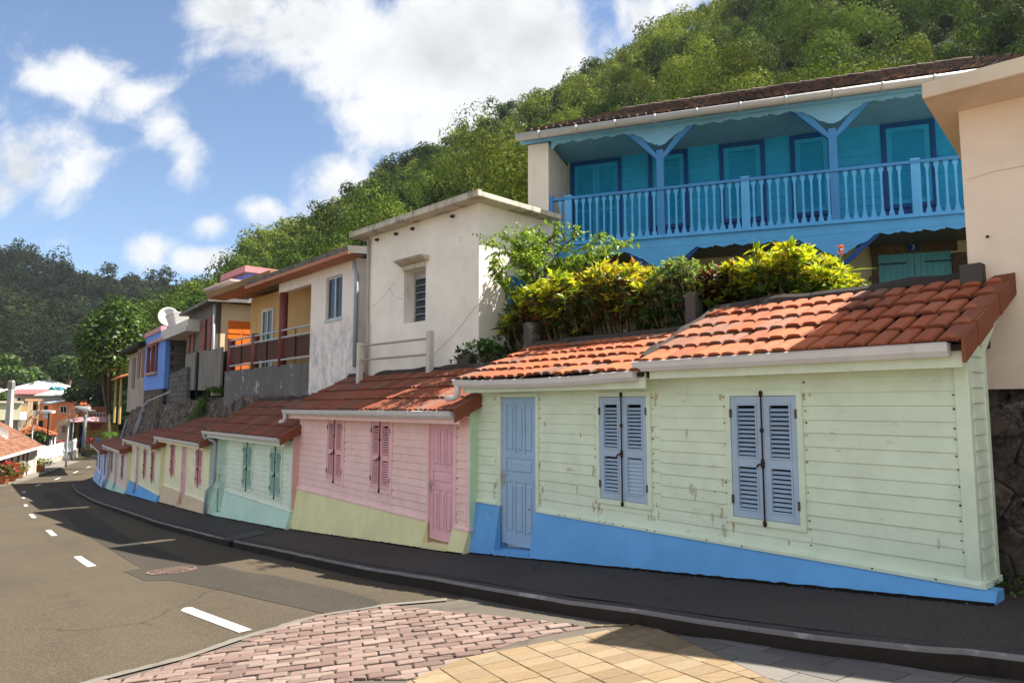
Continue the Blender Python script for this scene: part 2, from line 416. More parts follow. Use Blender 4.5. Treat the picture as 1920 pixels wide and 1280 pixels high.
def pavement():
    """Raised footway between the kerb and the row houses, with its kerb stones."""
    V = []; F = []; K = MB(); n = len(KERB)
    W = [0, .17, .6, 1.1, 1.75, 2.6]
    for i, (x, y) in enumerate(KERB):
        a, b = KERB[max(i - 1, 0)], KERB[min(i + 1, n - 1)]; tx, ty = nrm2((b[0] - a[0], b[1] - a[1])); nx, ny = ty, -tx
        for w in W:
            px, py = x + nx * w, y + ny * w
            V.append((px, py, S(px, py) + (0.0 if w > .1 else -.004)))
    m = len(W)
    for i in range(n - 1):
        for k in range(1, m - 1): F.append((i * m + k, i * m + k + 1, (i + 1) * m + k + 1, (i + 1) * m + k))
    mb = MB(); mb.add(V, F); tag(mb.build('pavement', M_walk), kind='structure')
    # kerb: rounded nose, slightly uneven
    prof = [(.02, -.34), (.002, -.10), (-.004, -.022), (.004, -.004), (.022, .006), (.062, .010), (.12, .004), (.175, -.006)]
    V = []; F = []; q = len(prof)
    for i, (x, y) in enumerate(KERB):
        a, b = KERB[max(i - 1, 0)], KERB[min(i + 1, n - 1)]; tx, ty = nrm2((b[0] - a[0], b[1] - a[1])); nx, ny = ty, -tx
        j = .010 * mnoise.noise(Vector((x * 2.1, y * 2.1, 0))) + .008 * mnoise.noise(Vector((x * 11, y * 11, 0))); jz = .010 * mnoise.noise(Vector((x * 3.1, y * 3.1, 5)))
        for w, z in prof: V.append((x + nx * (w + j), y + ny * (w + j), S(x, y) + z + (jz if z > -.05 else 0)))
    for i in range(n - 1):
        for k in range(q - 1): F.append((i * q + k, i * q + k + 1, (i + 1) * q + k + 1, (i + 1) * q + k))
    mb = MB(); mb.add(V, F); mb.mi = [0 if j % (q - 1) < 2 else (1 if j % (q - 1) < 4 else 2) for j in range(len(F))]; tag(mb.build('kerb', [M_kerb, M_kerbtop, M_walk]), kind='structure')
pavement()

# trench repair and other markings on the carriageway
z7 = lambda a, b: ghit(a / 3, 860 + b / 3, RZ)
sheet('asphalt_patch', [z7(*p) for p in ((690, 632), (805, 617), (600, 495), (430, 388), (345, 300), (250, 215), (238, 188), (330, 185), (420, 252), (545, 330), (700, 430), (870, 500),
                                         (1020, 545), (1090, 592), (1200, 590), (1385, 637), (1560, 660), (1920, 740), (2100, 790), (2160, 830), (1920, 893), (1600, 820), (1300, 750), (960, 682), (820, 686))], RZ + .004, M_patch, .5)
M_white = NT('worn white road paint')
_w = M_white.mix(M_white.ramp(M_white.noise(28, 5, .7), .55, .75), (.46, .45, .43), (.20, .18, .15)); M_white = M_white.done(_w, .8, .2)
sheet('road_marking', [ghit(a / 3, 860 + b / 3, RZ) for a, b in ((1016, 853), (1040, 838), (1080, 836), (1418, 962), (1345, 979))], RZ + .006, M_white, .3)
for q in (((413, 551), (455, 546), (543, 601), (494, 609)), ((256, 402), (286, 399), (322, 431), (290, 434)), ((161, 312), (184, 310), (207, 331), (180, 333)), ((132, 257), (150, 255), (158, 267), (138, 268)),
          ((122, 215), (138, 214), (142, 223), (127, 223)), ((122, 186), (142, 180), (148, 187), (128, 192))):
    sheet('road_marking', [ghit(a / 3, 860 + b / 3, RZ) for a, b in q], RZ + .006, M_white, .4)
def dash_along(p, q, w=.1):
    d = nrm2((q[0] - p[0], q[1] - p[1])); n = (d[1] * w / 2, -d[0] * w / 2)
    sheet('road_marking', [(p[0] + n[0], p[1] + n[1]), (q[0] + n[0], q[1] + n[1]), (q[0] - n[0], q[1] - n[1]), (p[0] - n[0], p[1] - n[1])], RZ + .006, M_white, .5)
for (a, b) in (((67, 911), (77, 907)), ((103, 899), (113, 895)), ((138, 886.5), (146, 883)), ((163, 876.5), (169, 874))):
    dash_along(ghit(*a, RZ), ghit(*b, RZ), .13)

# far footway on the left of the bend
lp = [ghit(px, py, RZ + .08) for px, py in ((0, 910), (41, 901.5), (94, 884), (127, 871), (150, 863))]
def strip(name, line, w, dz, m, side=-1):
    V = []; F = []; n = len(line)
    for i, (x, y) in enumerate(line):
        a, b = line[max(i - 1, 0)], line[min(i + 1, n - 1)]; t = nrm2((b[0] - a[0], b[1] - a[1])); nx, ny = t[1] * side, -t[0] * side
        for d, z in ((0, dz - .25), (.01, dz), (w, dz), (w, dz - .3)): V.append((x + nx * d, y + ny * d, S(x + nx * d, y + ny * d) + z))
    for i in range(n - 1):
        for k in range(3): F.append((i * 4 + k, i * 4 + k + 1, i * 4 + 5 + k, i * 4 + 4 + k))
    mb = MB(); mb.add(V, F); tag(mb.build(name, m), kind='structure')
strip('far_pavement', [(lp[0][0] + (lp[0][0] - lp[1][0]) * 2, lp[0][1] + (lp[0][1] - lp[1][1]) * 2)] + lp, 1.6, RZ + .09, M_strip)

# paving continued unseen behind the photographer, added pale and wide to bounce light
sheet('bounce_paving', [(3.5, .5), (5.6, -1.2), (9, -5), (14, -12), (-12, -16), (-7.5, -4), (-4.6, .9), (-2, .9)], RZ + .003, plaster('bounce paving', (.30, .25, .19), (.15, .12, .09), .4, False), 1.0)
# ---- stone and clay pavers of the crossing in front
def clip(poly, a, b):            # keep the part of poly left of a->b
    out = []
    for i in range(len(poly)):
        p, q = poly[i], poly[(i + 1) % len(poly)]
        sp = (b[0] - a[0]) * (p[1] - a[1]) - (b[1] - a[1]) * (p[0] - a[0]); sq = (b[0] - a[0]) * (q[1] - a[1]) - (b[1] - a[1]) * (q[0] - a[0])
        if sp >= 0: out.append(p)
        if (sp >= 0) != (sq >= 0):
            t = sp / (sp - sq); out.append((p[0] + (q[0] - p[0]) * t, p[1] + (q[1] - p[1]) * t))
    return out
def ccw(P):
    A = sum(P[i][0] * P[(i + 1) % len(P)][1] - P[(i + 1) % len(P)][0] * P[i][1] for i in range(len(P)))
    return P if A > 0 else P[::-1]
def pavers(name, pieces, ang, bw, bl, gap, cols, h, edge, rough_tilt, m, dz):
    u = (math.cos(ang), math.sin(ang)); v = (-u[1], u[0]); mb = MB()
    for P in pieces:
        P = ccw(P)
        us = [p[0] * u[0] + p[1] * u[1] for p in P]; vs_ = [p[0] * v[0] + p[1] * v[1] for p in P]
        for r in range(int(min(vs_) / bw) - 1, int(max(vs_) / bw) + 2):
            off = (r % 2) * .5 * bl
            for k in range(int((min(us) - off) / bl) - 1, int((max(us) - off) / bl) + 2):
                rr = random.Random(r * 7919 + k * 104729)
                j = rough_tilt * .25
                q = []
                for a, b in ((0, 0), (1, 0), (1, 1), (0, 1)):
                    uu = k * bl + off + (gap / 2 if a == 0 else bl - gap / 2) + rr.uniform(-j, j); vv = r * bw + (gap / 2 if b == 0 else bw - gap / 2) + rr.uniform(-j, j)
                    q.append((uu * u[0] + vv * v[0], uu * u[1] + vv * v[1]))
                for i in range(len(P)):
                    q = clip(q, P[i], P[(i + 1) % len(P)])
                    if len(q) < 3: break
                if len(q) < 3: continue
                cx = sum(p[0] for p in q) / len(q); cy = sum(p[1] for p in q) / len(q)
                sz = max(math.hypot(p[0] - cx, p[1] - cy) for p in q)
                if sz < .03: continue
                mb.col = mul(rr.choice(cols), rr.uniform(.86, 1.1) * .47); tx, ty, dh = (rr.uniform(-1, 1) * rough_tilt for _ in range(3))
                top = []; out = []; low = []
                for p in q:
                    dd = math.hypot(p[0] - cx, p[1] - cy); kk = max(0, 1 - edge / max(dd, .01))
                    ip = (cx + (p[0] - cx) * kk, cy + (p[1] - cy) * kk)
                    t = dh * .35 + ((p[0] - cx) * tx + (p[1] - cy) * ty)
                    top.append((*ip, S(*ip) + dz + h + t)); out.append((*p, S(*p) + dz + h - edge * .55 + t)); low.append((*p, S(*p) + dz - .01))
                n = len(q)
                mb.add(top + out + low, [tuple(range(n))] + [(n + i, n + (i + 1) % n, (i + 1) % n, i) for i in range(n)] + [(2 * n + i, 2 * n + (i + 1) % n, n + (i + 1) % n, n + i) for i in range(n)])
    return tag(mb.build(name, m, col=True), kind='structure')
M_mortar = plaster('paving joint sand', (.11, .095, .078), (.035, .03, .026), .6, False)
A = [(-4.4, 1.2), (-3.6, 3.6), (-2.88, 5.02), (-2.5, 5.45), (-2.28, 5.94), (-1.82, 6.69), (-1.19, 6.99), (-.56, 7.05)]
KL = [(-.58, 7.33), (.08, 6.50), (.65, 5.90), (1.15, 5.42)]
B = [(1.12, 5.60), (.62, 5.62), (.16, 5.41), (-.33, 4.96), (-.63, 4.56), (-1.2, 3.4), (-1.5, 1.2)]
G = [(1.06, 5.60), (1.48, 4.13), (2.3, 1.2)]
sheet('paving_bed', A + [(-.5, 7.25), (.2, 6.45), (1.45, 5.2), (2.9, 3.9), (6, .9), (5.2, -.2), (2.3, .2)], RZ + .006, M_mortar, .4)
M_brick = vcol('tumbled pink paver', .9, 34, .6, (.10, .075, .065), .60, 3.0)
pink = [A[0:3] + [B[4], B[5], B[6]], [A[2], A[3], A[4], B[3], B[4]], [A[4], A[5], B[2], B[3]], [A[5], A[6], B[1], B[2]], [A[6], A[7], KL[0], KL[1], KL[2], KL[3], B[0], B[1]]]
PINKC = [c('b0978c'), c('a4897f'), c('b9a297'), c('997f76'), c('ab9187')]
pavers('pink_paving', pink, math.radians(14), .112, .205, .017, PINKC, .014, .009, .020, M_brick, RZ + .006)
M_ypav = vcol('honey paver', .8, 60, .2, (.20, .15, .09), .66, 2.0)
pavers('yellow_paving', [[B[5], B[4], (G[1]), G[2], B[6]], [B[4], B[3], G[0], G[1]], [B[3], B[2], B[1], B[0], G[0]]], math.radians(116), .235, .118 * 1.25, .007,
       [c('b8a07f'), c('b09774'), c('bda787'), c('b49b7b')], .016, .004, .004, M_ypav, RZ + .006)
M_gpav = vcol('grey paver', .8, 60, .2, (.09, .085, .085), .66, 2.0)
pavers('grey_paving', [[G[0], (1.62, 4.95), (2.1, 4.55), (2.75, 4.1), (4.3, 2.45), (6.4, .3), (4.5, -.4), G[2], G[1]]], math.radians(123), .205, .43, .007, [c('9b958f'), c('8f8a86'), c('a09a93')], .016, .004, .004, M_gpav, RZ + .006)
# pale concrete edging between asphalt and pavers
def edging():
    P = []
    for i in range(len(A) - 1):
        k = max(2, int(math.hypot(A[i + 1][0] - A[i][0], A[i + 1][1] - A[i][1]) / .08)); P += [(A[i][0] + (A[i + 1][0] - A[i][0]) * j / k, A[i][1] + (A[i + 1][1] - A[i][1]) * j / k) for j in range(k)]
    mb = MB()
    V = []; F = []; n = len(P)
    for i, (x, y) in enumerate(P):
        a, b = P[max(i - 1, 0)], P[min(i + 1, n - 1)]; t = nrm2((b[0] - a[0], b[1] - a[1])); nx, ny = -t[1], t[0]
        w = .10 + .05 * mnoise.noise(Vector((x * 3, y * 3, 1))) + .04 * mnoise.noise(Vector((x * 9, y * 9, 1)))
        for d, z in ((-.01, .020), (w, .018), (w + .05, -.004)): V.append((x + nx * d, y + ny * d, S(x + nx * d, y + ny * d) + RZ + z))
    for i in range(n - 1):
        for k in range(2): F.append((i * 3 + k, i * 3 + k + 1, i * 3 + 4 + k, i * 3 + 3 + k))
    mb.add(V, F); tag(mb.build('paving_edge', plaster('edging concrete', (.165, .15, .13), (.05, .045, .04), .6, False, bump=.5)), kind='structure')
edging()

# manhole cover
def manhole():
    x, y = ghit(322, 1070, RZ); r = .34; mb = MB(); z = S(x, y) + RZ
    r0 = thing('manhole_cover', (x, y, z), 'round cast iron manhole cover set in the dark asphalt repair patch', 'manhole cover')
    iron = plain('rusty cast iron', (.16, .105, .085), .75, .4, 0, .45)
    def P(a, rr, h): px, py = x + rr * math.cos(a), y + rr * math.sin(a); return (px, py, S(px, py) + RZ + h)
    def disc(m, ra, rb, h0, h1, n=40):
        m.add([P(2 * PI * k / n, ra, h1) for k in range(n)] + [P(2 * PI * k / n, rb, h1) for k in range(n)] + [P(2 * PI * k / n, rb, h0) for k in range(n)],
              [(k, (k + 1) % n, n + (k + 1) % n, n + k) for k in range(n)] + [(n + k, n + (k + 1) % n, 2 * n + (k + 1) % n, 2 * n + k) for k in range(n)])
    disc(mb, .30, r, 0, .014); mb.build('frame', iron, r0)
    mb = MB(); disc(mb, .0001, .285, .0, .008)
    for i in range(-4, 5):
        for j in range(-4, 5):
            a, b = i * .062, j * .062
            if math.hypot(a, b) < .26:
                p = [(x + a + s * .02, y + b + q * .02) for s, q in ((-1, -1), (1, -1), (1, 1), (-1, 1))]
                mb.hexa([(*k, S(*k) + RZ + .005) for k in p] + [(*k, S(*k) + RZ + .016) for k in p])
    mb.build('lid', iron, r0)
manhole()
# covered drain across the pavement
def drain():
    a, b, c_, d = ghit(418, 1009), ghit(432, 1014), ghit(502, 999), ghit(488, 994)
    m = plain('drain cover plate', (.022, .021, .022), .6, .4)
    mb = MB(); P = [a, b, c_, d]
    mb.hexa([(*p, S(*p) - .01) for p in P] + [(*p, S(*p) + .008) for p in P])
    r0 = thing('drain_cover', (*a, S(*a)), 'dark plate over the drain crossing the pavement by the mint house', 'drain cover')
    mb.build('cover_plate', m, r0)
    e, f = ghit(417, 1016, -.06), ghit(430, 1021, -.06); mb = MB(); t = nrm2((f[0] - e[0], f[1] - e[1])); n = (t[1], -t[0])
    cx, cy = (e[0] + f[0]) / 2, (e[1] + f[1]) / 2
    i_ = min(range(1, len(KERB) - 1), key=lambda i: math.hypot(KERB[i][0] - cx, KERB[i][1] - cy)); (cx, cy) = KERB[i_]; t = nrm2((KERB[i_ + 1][0] - KERB[i_ - 1][0], KERB[i_ + 1][1] - KERB[i_ - 1][1])); n = (t[1], -t[0])
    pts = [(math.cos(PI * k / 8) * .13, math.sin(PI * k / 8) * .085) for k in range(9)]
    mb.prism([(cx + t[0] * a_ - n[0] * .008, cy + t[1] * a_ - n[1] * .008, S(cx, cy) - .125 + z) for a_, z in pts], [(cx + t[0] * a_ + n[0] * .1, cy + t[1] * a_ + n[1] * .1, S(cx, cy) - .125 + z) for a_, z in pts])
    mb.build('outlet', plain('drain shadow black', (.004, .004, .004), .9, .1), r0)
drain()

# ================================================================== THE ROW HOUSES
TILE_OLD = (.09, .055, .045)
M_tile = {}
def tilemat(name, moss=.56, scale=2.2):
    if name not in M_tile: M_tile[name] = vcol(name, .82, 30, .35, (.035, .030, .026), moss, scale)
    return M_tile[name]
def tiles(fr, t0, t1, d0, z0, d1, z1, n, tw, base, m, parent, jit=.012, seed=1, under=.0):
    """Clay tiles laid in n courses from the eave (d0, z0) up to the top (d1, z1); every tile a little off true."""
    rr = random.Random(seed); mb = MB(); sl = math.hypot(d1 - d0, z1 - z0); ex = (d1 - d0) / sl, (z1 - z0) / sl; nx = (-ex[1], ex[0])
    if nx[1] < 0: nx = (-nx[0], -nx[1])
    prof = [(0, -.012), (.03, .012), (.055, .024), (.20, .030), (.37, .027), (.42, .010), (.455, -.008), (.50, -.010), (.535, .012), (.56, .024), (.72, .030), (.89, .027), (.935, .010), (.975, -.012)]
    cl = sl / n; cnt = max(1, int(round((t1 - t0) / tw))); w = (t1 - t0) / cnt
    for i in range(n):
        for j in range(cnt):
            a = t0 + j * w; lift = .024 + rr.uniform(0, jit); sh = rr.uniform(-.010, .010) * (jit / .012); sk = rr.uniform(-.008, .008); lo = i * cl - .02 + rr.uniform(-.012, .012) * (jit / .012)
            hi = (i + 1) * cl + .015
            k = rr.uniform(.74, 1.12); mb.col = mixc(mul(base, k), mul((.20, .12, .09), k), rr.uniform(0, .35) if rr.random() < .85 else .8)
            V = []; q = len(prof)
            for s, li in ((lo, lift), (hi, .004)):
                for f, h in prof:
                    hh = h * (1.0 if s == lo else .9) + li
                    d = d0 + ex[0] * s + nx[0] * hh; z = z0 + ex[1] * s + nx[1] * hh
                    V.append(fr.pt(a + f * w + sh + (sk if s == lo else 0), d, z))
            for f, h in prof:       # thickness at the lower end
                hh = max(0, h * .5) + lift - .022
                V.append(fr.pt(a + f * w + sh + sk, d0 + ex[0] * lo + nx[0] * hh, z0 + ex[1] * lo + nx[1] * hh))
            F = [(p, p + 1, q + p + 1, q + p) for p in range(q - 1)] + [(2 * q + p, 2 * q + p + 1, p + 1, p) for p in range(q - 1)]
            mb.add(V, F)
            for v_ in range(len(V)):                    # gap shade and dirt painted into the channels and lower tile ends
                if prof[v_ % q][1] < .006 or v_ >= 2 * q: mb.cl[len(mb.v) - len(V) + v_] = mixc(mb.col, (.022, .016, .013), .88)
    mb.col = (.05, .035, .03)
    th = .05
    fr.ext(mb, [(d0 - .03 * (1 if d0 > d1 else -1), z0 - .004), (d1, z1 - .004), (d1, z1 - th), (d0 - .03 * (1 if d0 > d1 else -1), z0 - th)], t0 + .005, t1 - .005)
    return mb.build('roof', m, parent, col=True)
def gutter(fr, t0, t1, d, z, m, parent, sag=0, n=1):
    prof = [(0, .07), (0, .0), (.03, -.03), (.075, -.03), (.105, .01), (.118, .06), (.125, .07), (.112, .075), (.10, .06), (.09, .02), (.07, -.018), (.035, -.018), (.014, .004), (.014, .07)]
    mb = MB(); n = max(n, 1); V = []; F = []; q = len(prof)
    for i in range(n + 1):
        f = i / n; t = t0 + (t1 - t0) * f; s = -sag * math.sin(PI * min(1, f)) + (sag * .35 * mnoise.noise(Vector((t * 1.7, 3, 1))) if sag else 0)
        V += [fr.pt(t, d + a, z + b + s) for a, b in prof]
    for i in range(n):
        for k in range(q): F.append((i * q + k, i * q + (k + 1) % q, (i + 1) * q + (k + 1) % q, (i + 1) * q + k))
    F += [tuple(range(7)) , tuple(n * q + k for k in range(7))]
    mb.add(V, F); return mb.build('gutter', m, parent, recalc=True)
M_pvc = paint('white plastic gutter', (.74, .715, .71), .4, .8)
M_pvcg = paint('grey plastic downpipe', (.42, .45, .52), .45, .8)
M_iron = plain('rusted iron fittings', (.055, .028, .020), .8, .3, 0, .5)
M_steel = plain('brushed steel handle', (.55, .52, .48), .35, .5, .8)
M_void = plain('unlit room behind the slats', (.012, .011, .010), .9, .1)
M_hinge = plain('dark hinge', (.10, .075, .075), .7, .3)
def boards(mb, fr, t0, t1, z0, z1, pitch, holes, d=0.0, lip=.013, seed=0):
    """Lapped boards: each one leans out at its foot. holes = [(t0, t1, z0, z1)]."""
    rr = random.Random(seed); z = z1; i = 0
    while z > z0 + .01:
        zb = max(z - pitch, z0); segs = [(t0, t1)]
        for (a, b, c0, c1) in holes:
            if c0 < z - .002 and c1 > zb + .002:
                ns = []
                for s in segs:
                    if b <= s[0] or a >= s[1]: ns.append(s); continue
                    if a > s[0]: ns.append((s[0], a))
                    if b < s[1]: ns.append((b, s[1]))
                segs = ns
                if c0 > -50 or c1 < z:          # slivers of board above and below an opening
                    for hi, lo in ((z, c1), (c0, zb)):
                        if z >= hi > lo >= zb and hi - lo > .004: fr.ext(mb, [(d - .05, hi), (d + .001 + lip * (z - hi) / pitch, hi), (d + lip * (z - lo) / pitch, lo), (d - .05, lo)], max(a, t0), min(b, t1))
        for (a, b) in segs:
            cuts = [a]
            while b - cuts[-1] > 2.6: cuts.append(cuts[-1] + rr.uniform(1.3, 2.3))
            cuts.append(b)
            for p, q in zip(cuts[:-1], cuts[1:]):
                j = rr.uniform(-.002, .002); g = .0022 if q != b else 0; zb_ = zb; zb = zb + (rr.uniform(-.0035, .0035) if zb > z0 + .01 else 0)
                fr.ext(mb, [(d - .05, z), (d + .001 + j, z), (d + lip + j, zb + .004), (d + lip - .004 + j, zb - .002), (d - .05, zb - .002)], p, q - g); zb = zb_
        z = zb; i += 1
def shutter(fr, t0, t1, z0, z1, d, m, parent, hinge_left, closed_low=False):
    mb = MB(); st = .052 if t1 - t0 > .25 else .045; th = .032; zm = z0 + (z1 - z0) * .46
    for a, b in ((t0, t0 + st), (t1 - st, t1)): fr.box(mb, a, b, d, d + th, z0, z1)
    for a, b in ((z0, z0 + .07), (zm - .035, zm + .035), (z1 - .07, z1)): fr.box(mb, t0 + st, t1 - st, d, d + th, a, b)
    ms = .016                                                      # raised moulding round the louvres
    for a, b in ((z0 + .07, zm - .035), (zm + .035, z1 - .07)):
        fr.box(mb, t0 + st, t0 + st + ms, d, d + th + .008, a, b); fr.box(mb, t1 - st - ms, t1 - st, d, d + th + .008, a, b)
        fr.box(mb, t0 + st + ms, t1 - st - ms, d, d + th + .008, a, a + ms); fr.box(mb, t0 + st + ms, t1 - st - ms, d, d + th + .008, b - ms, b)
        z = a + ms + .02; i = 0
        while z < b - ms - .01:
            if closed_low and a < zm - .1: fr.ext(mb, [(d + .004, z + .026), (d + .012, z + .026), (d + .030, z - .016), (d + .022, z - .018)], t0 + st + ms, t1 - st - ms)
            else: fr.ext(mb, [(d - .004, z + .013), (d + .003, z + .018), (d + .030, z - .006), (d + .026, z - .011)], t0 + st + ms, t1 - st - ms)
            z += .041; i += 1
    mb.cur = 1
    hx = t1 if hinge_left else t0
    for zz in (z0 + .16, z1 - .16): fr.box(mb, hx - .012, hx + .012, d + .01, d + th + .014, zz - .04, zz + .04)
    return mb.build('shutter', [m, M_hinge], parent, bevel=.0025)
def window(fr, tc, z0, z1, w, wallm, shm, parent, d=.0, first_closed=False):
    """A trim frame, the dark room behind, two louvred shutters and the espagnolette rod."""
    t0, t1 = tc - w / 2, tc + w / 2; f = .055; mb = MB()
    for a, b, c0, c1 in ((t0 - f, t0, z0 - f, z1 + f), (t1, t1 + f, z0 - f, z1 + f), (t0, t1, z0 - f, z0), (t0, t1, z1, z1 + f)): fr.box(mb, a, b, d - .04, d + .030, c0, c1)
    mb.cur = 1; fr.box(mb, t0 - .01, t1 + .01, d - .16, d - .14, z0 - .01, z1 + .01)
    for a, b, c0, c1 in ((t0 - .012, t0 - .002, z0, z1), (t1 + .002, t1 + .012, z0, z1), (t0, t1, z0 - .012, z0 - .002), (t0, t1, z1 + .002, z1 + .012)): fr.box(mb, a, b, d - .14, d - .041, c0, c1)
    win = mb.build('window', [wallm, M_void], parent, bevel=.003)
    shutter(fr, t0 + .004, tc - .004, z0 + .004, z1 - .004, d - .012, shm, win, False, first_closed)
    shutter(fr, tc + .004, t1 - .004, z0 + .004, z1 - .004, d - .012, shm, win, True)
    mb = MB(); dd = d + .040
    fr.box(mb, tc - .014, tc + .010, d + .0, d + .030, z0 + .005, z1 - .005); lap = mb.build('meeting_strip', shm, win, bevel=.003)
    mb = MB(); zm = z0 + (z1 - z0) * .45
    mb.tube([fr.pt(tc, dd, z0 - .03), fr.pt(tc, dd, z1 + .035)], .0075, 8)
    for zz, hh in ((z0 - .03, .035), (z1 + .02, .035), (zm, .06), (z0 + (z1 - z0) * .72, .025)): mb.tube([fr.pt(tc, dd, zz - hh * .8), fr.pt(tc, dd, zz - hh * .4), fr.pt(tc, dd, zz + hh * .4), fr.pt(tc, dd, zz + hh * .8)], [.010, .018, .018, .010], 8)
    mb.tube([fr.pt(tc, dd + .01, zm), fr.pt(tc + .03, dd + .03, zm - .01), fr.pt(tc + .045, dd + .03, zm - .03)], .010, 8)
    mb.build('latch_rod', M_iron, win, smooth=True)
    return win
def door(fr, t0, t1, z0, z1, m, framem, parent, d=0.0, handle_right=False, step=None):
    """Panelled door: three tall panels, a cross panel, three tall panels; lever handle and hinges."""
    f = .05; mb = MB()
    for a, b in ((t0 - f, t0), (t1, t1 + f)): fr.box(mb, a, b, d - .03, d + .030, (step if step is not None else z0), z1 + f)
    fr.box(mb, t0, t1, d - .03, d + .030, z1, z1 + f)
    mb.build('door_frame', framem, parent, bevel=.003)
    mb = MB(); w = t1 - t0; e = .004; D0, D1 = d - .04, d - .004
    fr.box(mb, t0 + e, t1 - e, D0, D1 - .012, z0 + e, z1 - e)
    st = w * .13; h = z1 - z0
    zs = [z0 + e, z0 + h * .075, z0 + h * .425, z0 + h * .475, z0 + h * .585, z0 + h * .62, z1 - h * .05, z1 - e]
    fr.box(mb, t0 + e, t0 + st, D1 - .012, D1, z0 + e, z1 - e); fr.box(mb, t1 - st, t1 - e, D1 - .012, D1, z0 + e, z1 - e)
    for a, b in ((zs[0], zs[1]), (zs[2], zs[3]), (zs[4], zs[5]), (zs[6], zs[7])): fr.box(mb, t0 + st, t1 - st, D1 - .012, D1, a, b)
    iw = (w - 2 * st - 2 * w * .06) / 3
    for za, zb in ((zs[1], zs[2]), (zs[5], zs[6])):
        for k in range(3):
            a = t0 + st + k * (iw + w * .06)
            if k: fr.box(mb, a - w * .06, a, D1 - .012, D1, za, zb)
            fr.ext(mb, [(D1 - .012, za + .03), (D1 - .001, za + .055), (D1 - .001, zb - .055), (D1 - .012, zb - .03)], a + .022, a + iw - .022)
    fr.ext(mb, [(D1 - .012, zs[3] + .025), (D1 - .001, zs[3] + .05), (D1 - .001, zs[4] - .05), (D1 - .012, zs[4] - .025)], t0 + st + .025, t1 - st - .025)
    dr = mb.build('door', m, parent, bevel=.002)
    mb = MB(); hx = t0 + .035 if handle_right else t1 - .035; sg = 1 if handle_right else -1; zh = z0 + h * .46
    fr.box(mb, hx - .02, hx + .02, D1, D1 + .008, zh - .13, zh + .07)
    mb.tube([fr.pt(hx, D1 + .005, zh + .02), fr.pt(hx, D1 + .045, zh + .02)], .009, 8); mb.tube([fr.pt(hx, D1 + .045, zh + .02), fr.pt(hx + sg * .10, D1 + .045, zh + .018)], .009, 8)
    mb.tube([fr.pt(hx, D1 + .002, zh - .07), fr.pt(hx, D1 + .014, zh - .07)], .011, 8)
    mb.build('handle', M_steel, dr)
    hx = t1 if handle_right else t0
    for zz in (z0 + h * .42, z0 + h * .80, z0 + h * .92):
        mb = MB(); fr.box(mb, hx - .012, hx + .012, D1, D1 + .016, zz - .04, zz + .04); mb.build('hinge', M_hinge, dr)
    return dr
def plinth(fr, t0, t1, zt, gaps, m, parent, out=.15, dtop=.035, end_cap=0):
    """Battered plaster base whose foot follows the sloping pavement, cut away in front of the door."""
    mb = MB(); segs = [(t0, t1)]
    for a, b in gaps:
        ns = []
        for s in segs:
            if b <= s[0] or a >= s[1]: ns.append(s); continue
            if a > s[0]: ns.append((s[0], a))
            if b < s[1]: ns.append((b, s[1]))
        segs = ns
    for a, b in segs:
        n = max(1, int((b - a) / .12))
        for k in range(n):
            p, q = a + (b - a) * k / n, a + (b - a) * (k + 1) / n; R = []
            for t in (p, q):
                zb = fr.S(t, out) - .03; tt = t; w1 = .012 * mnoise.noise(Vector((t * 3.1, zt, 0))) + .006 * mnoise.noise(Vector((t * 9, zt, 0))); w2 = .010 * mnoise.noise(Vector((t * 2.3, zt, 7)))
                R.append([fr.pt(tt, -.12, zb), fr.pt(tt, out + w1, zb), fr.pt(tt, (out + dtop) / 2 + w2, (zb + zt) / 2), fr.pt(tt, dtop + w2 * .3, zt), fr.pt(tt, -.12, zt)])
            mb.prism(R[0], R[1])
    for a, b in gaps:                     # threshold
        z = [fr.S(t, .12) for t in (a, b)]
        mb.hexa([fr.pt(a, -.12, z[0] - .2), fr.pt(b, -.12, z[1] - .2), fr.pt(b, out, z[1] - .2), fr.pt(a, out, z[0] - .2), fr.pt(a, -.12, z[0] + .09), fr.pt(b, -.12, z[1] + .09), fr.pt(b, out, z[1] + .065), fr.pt(a, out, z[0] + .065)])
    return mb.build('plinth', m, parent)
def verge(fr, t, d0, z0, d1, z1, m, parent, n=5, th=.13):
    """Overlapping verge tiles closing the open end of a roof (the face towards the higher house)."""
    for k in range(n):
        a, b = k / n, (k + 1) / n + .03; mb = MB(); rr = random.Random(k + int(abs(t * 10)))
        P = lambda f: (d0 + (d1 - d0) * f, z0 + (z1 - z0) * f)
        (da, za), (db, zb) = P(a - .02), P(b); q = rr.uniform(-.006, .006); up = .055 + .012 * (1 - .5)
        mb.col = mul((.24, .078, .040), rr.uniform(.75, 1.15))
        fr.ext(mb, [(da, za - th), (db, zb - th), (db, zb + up - .012), (da, za + up)], t - .035 + q, t - .010 + q)
        fr.ext(mb, [(da, za + up - .022), (db, zb + up - .034), (db, zb + up - .012), (da, za + up)], t - .010, t + .11)
        mb.build('verge_tile', m, parent, col=True)
def wallmat(nm, col): return paint(nm, col, .55, .45, True)

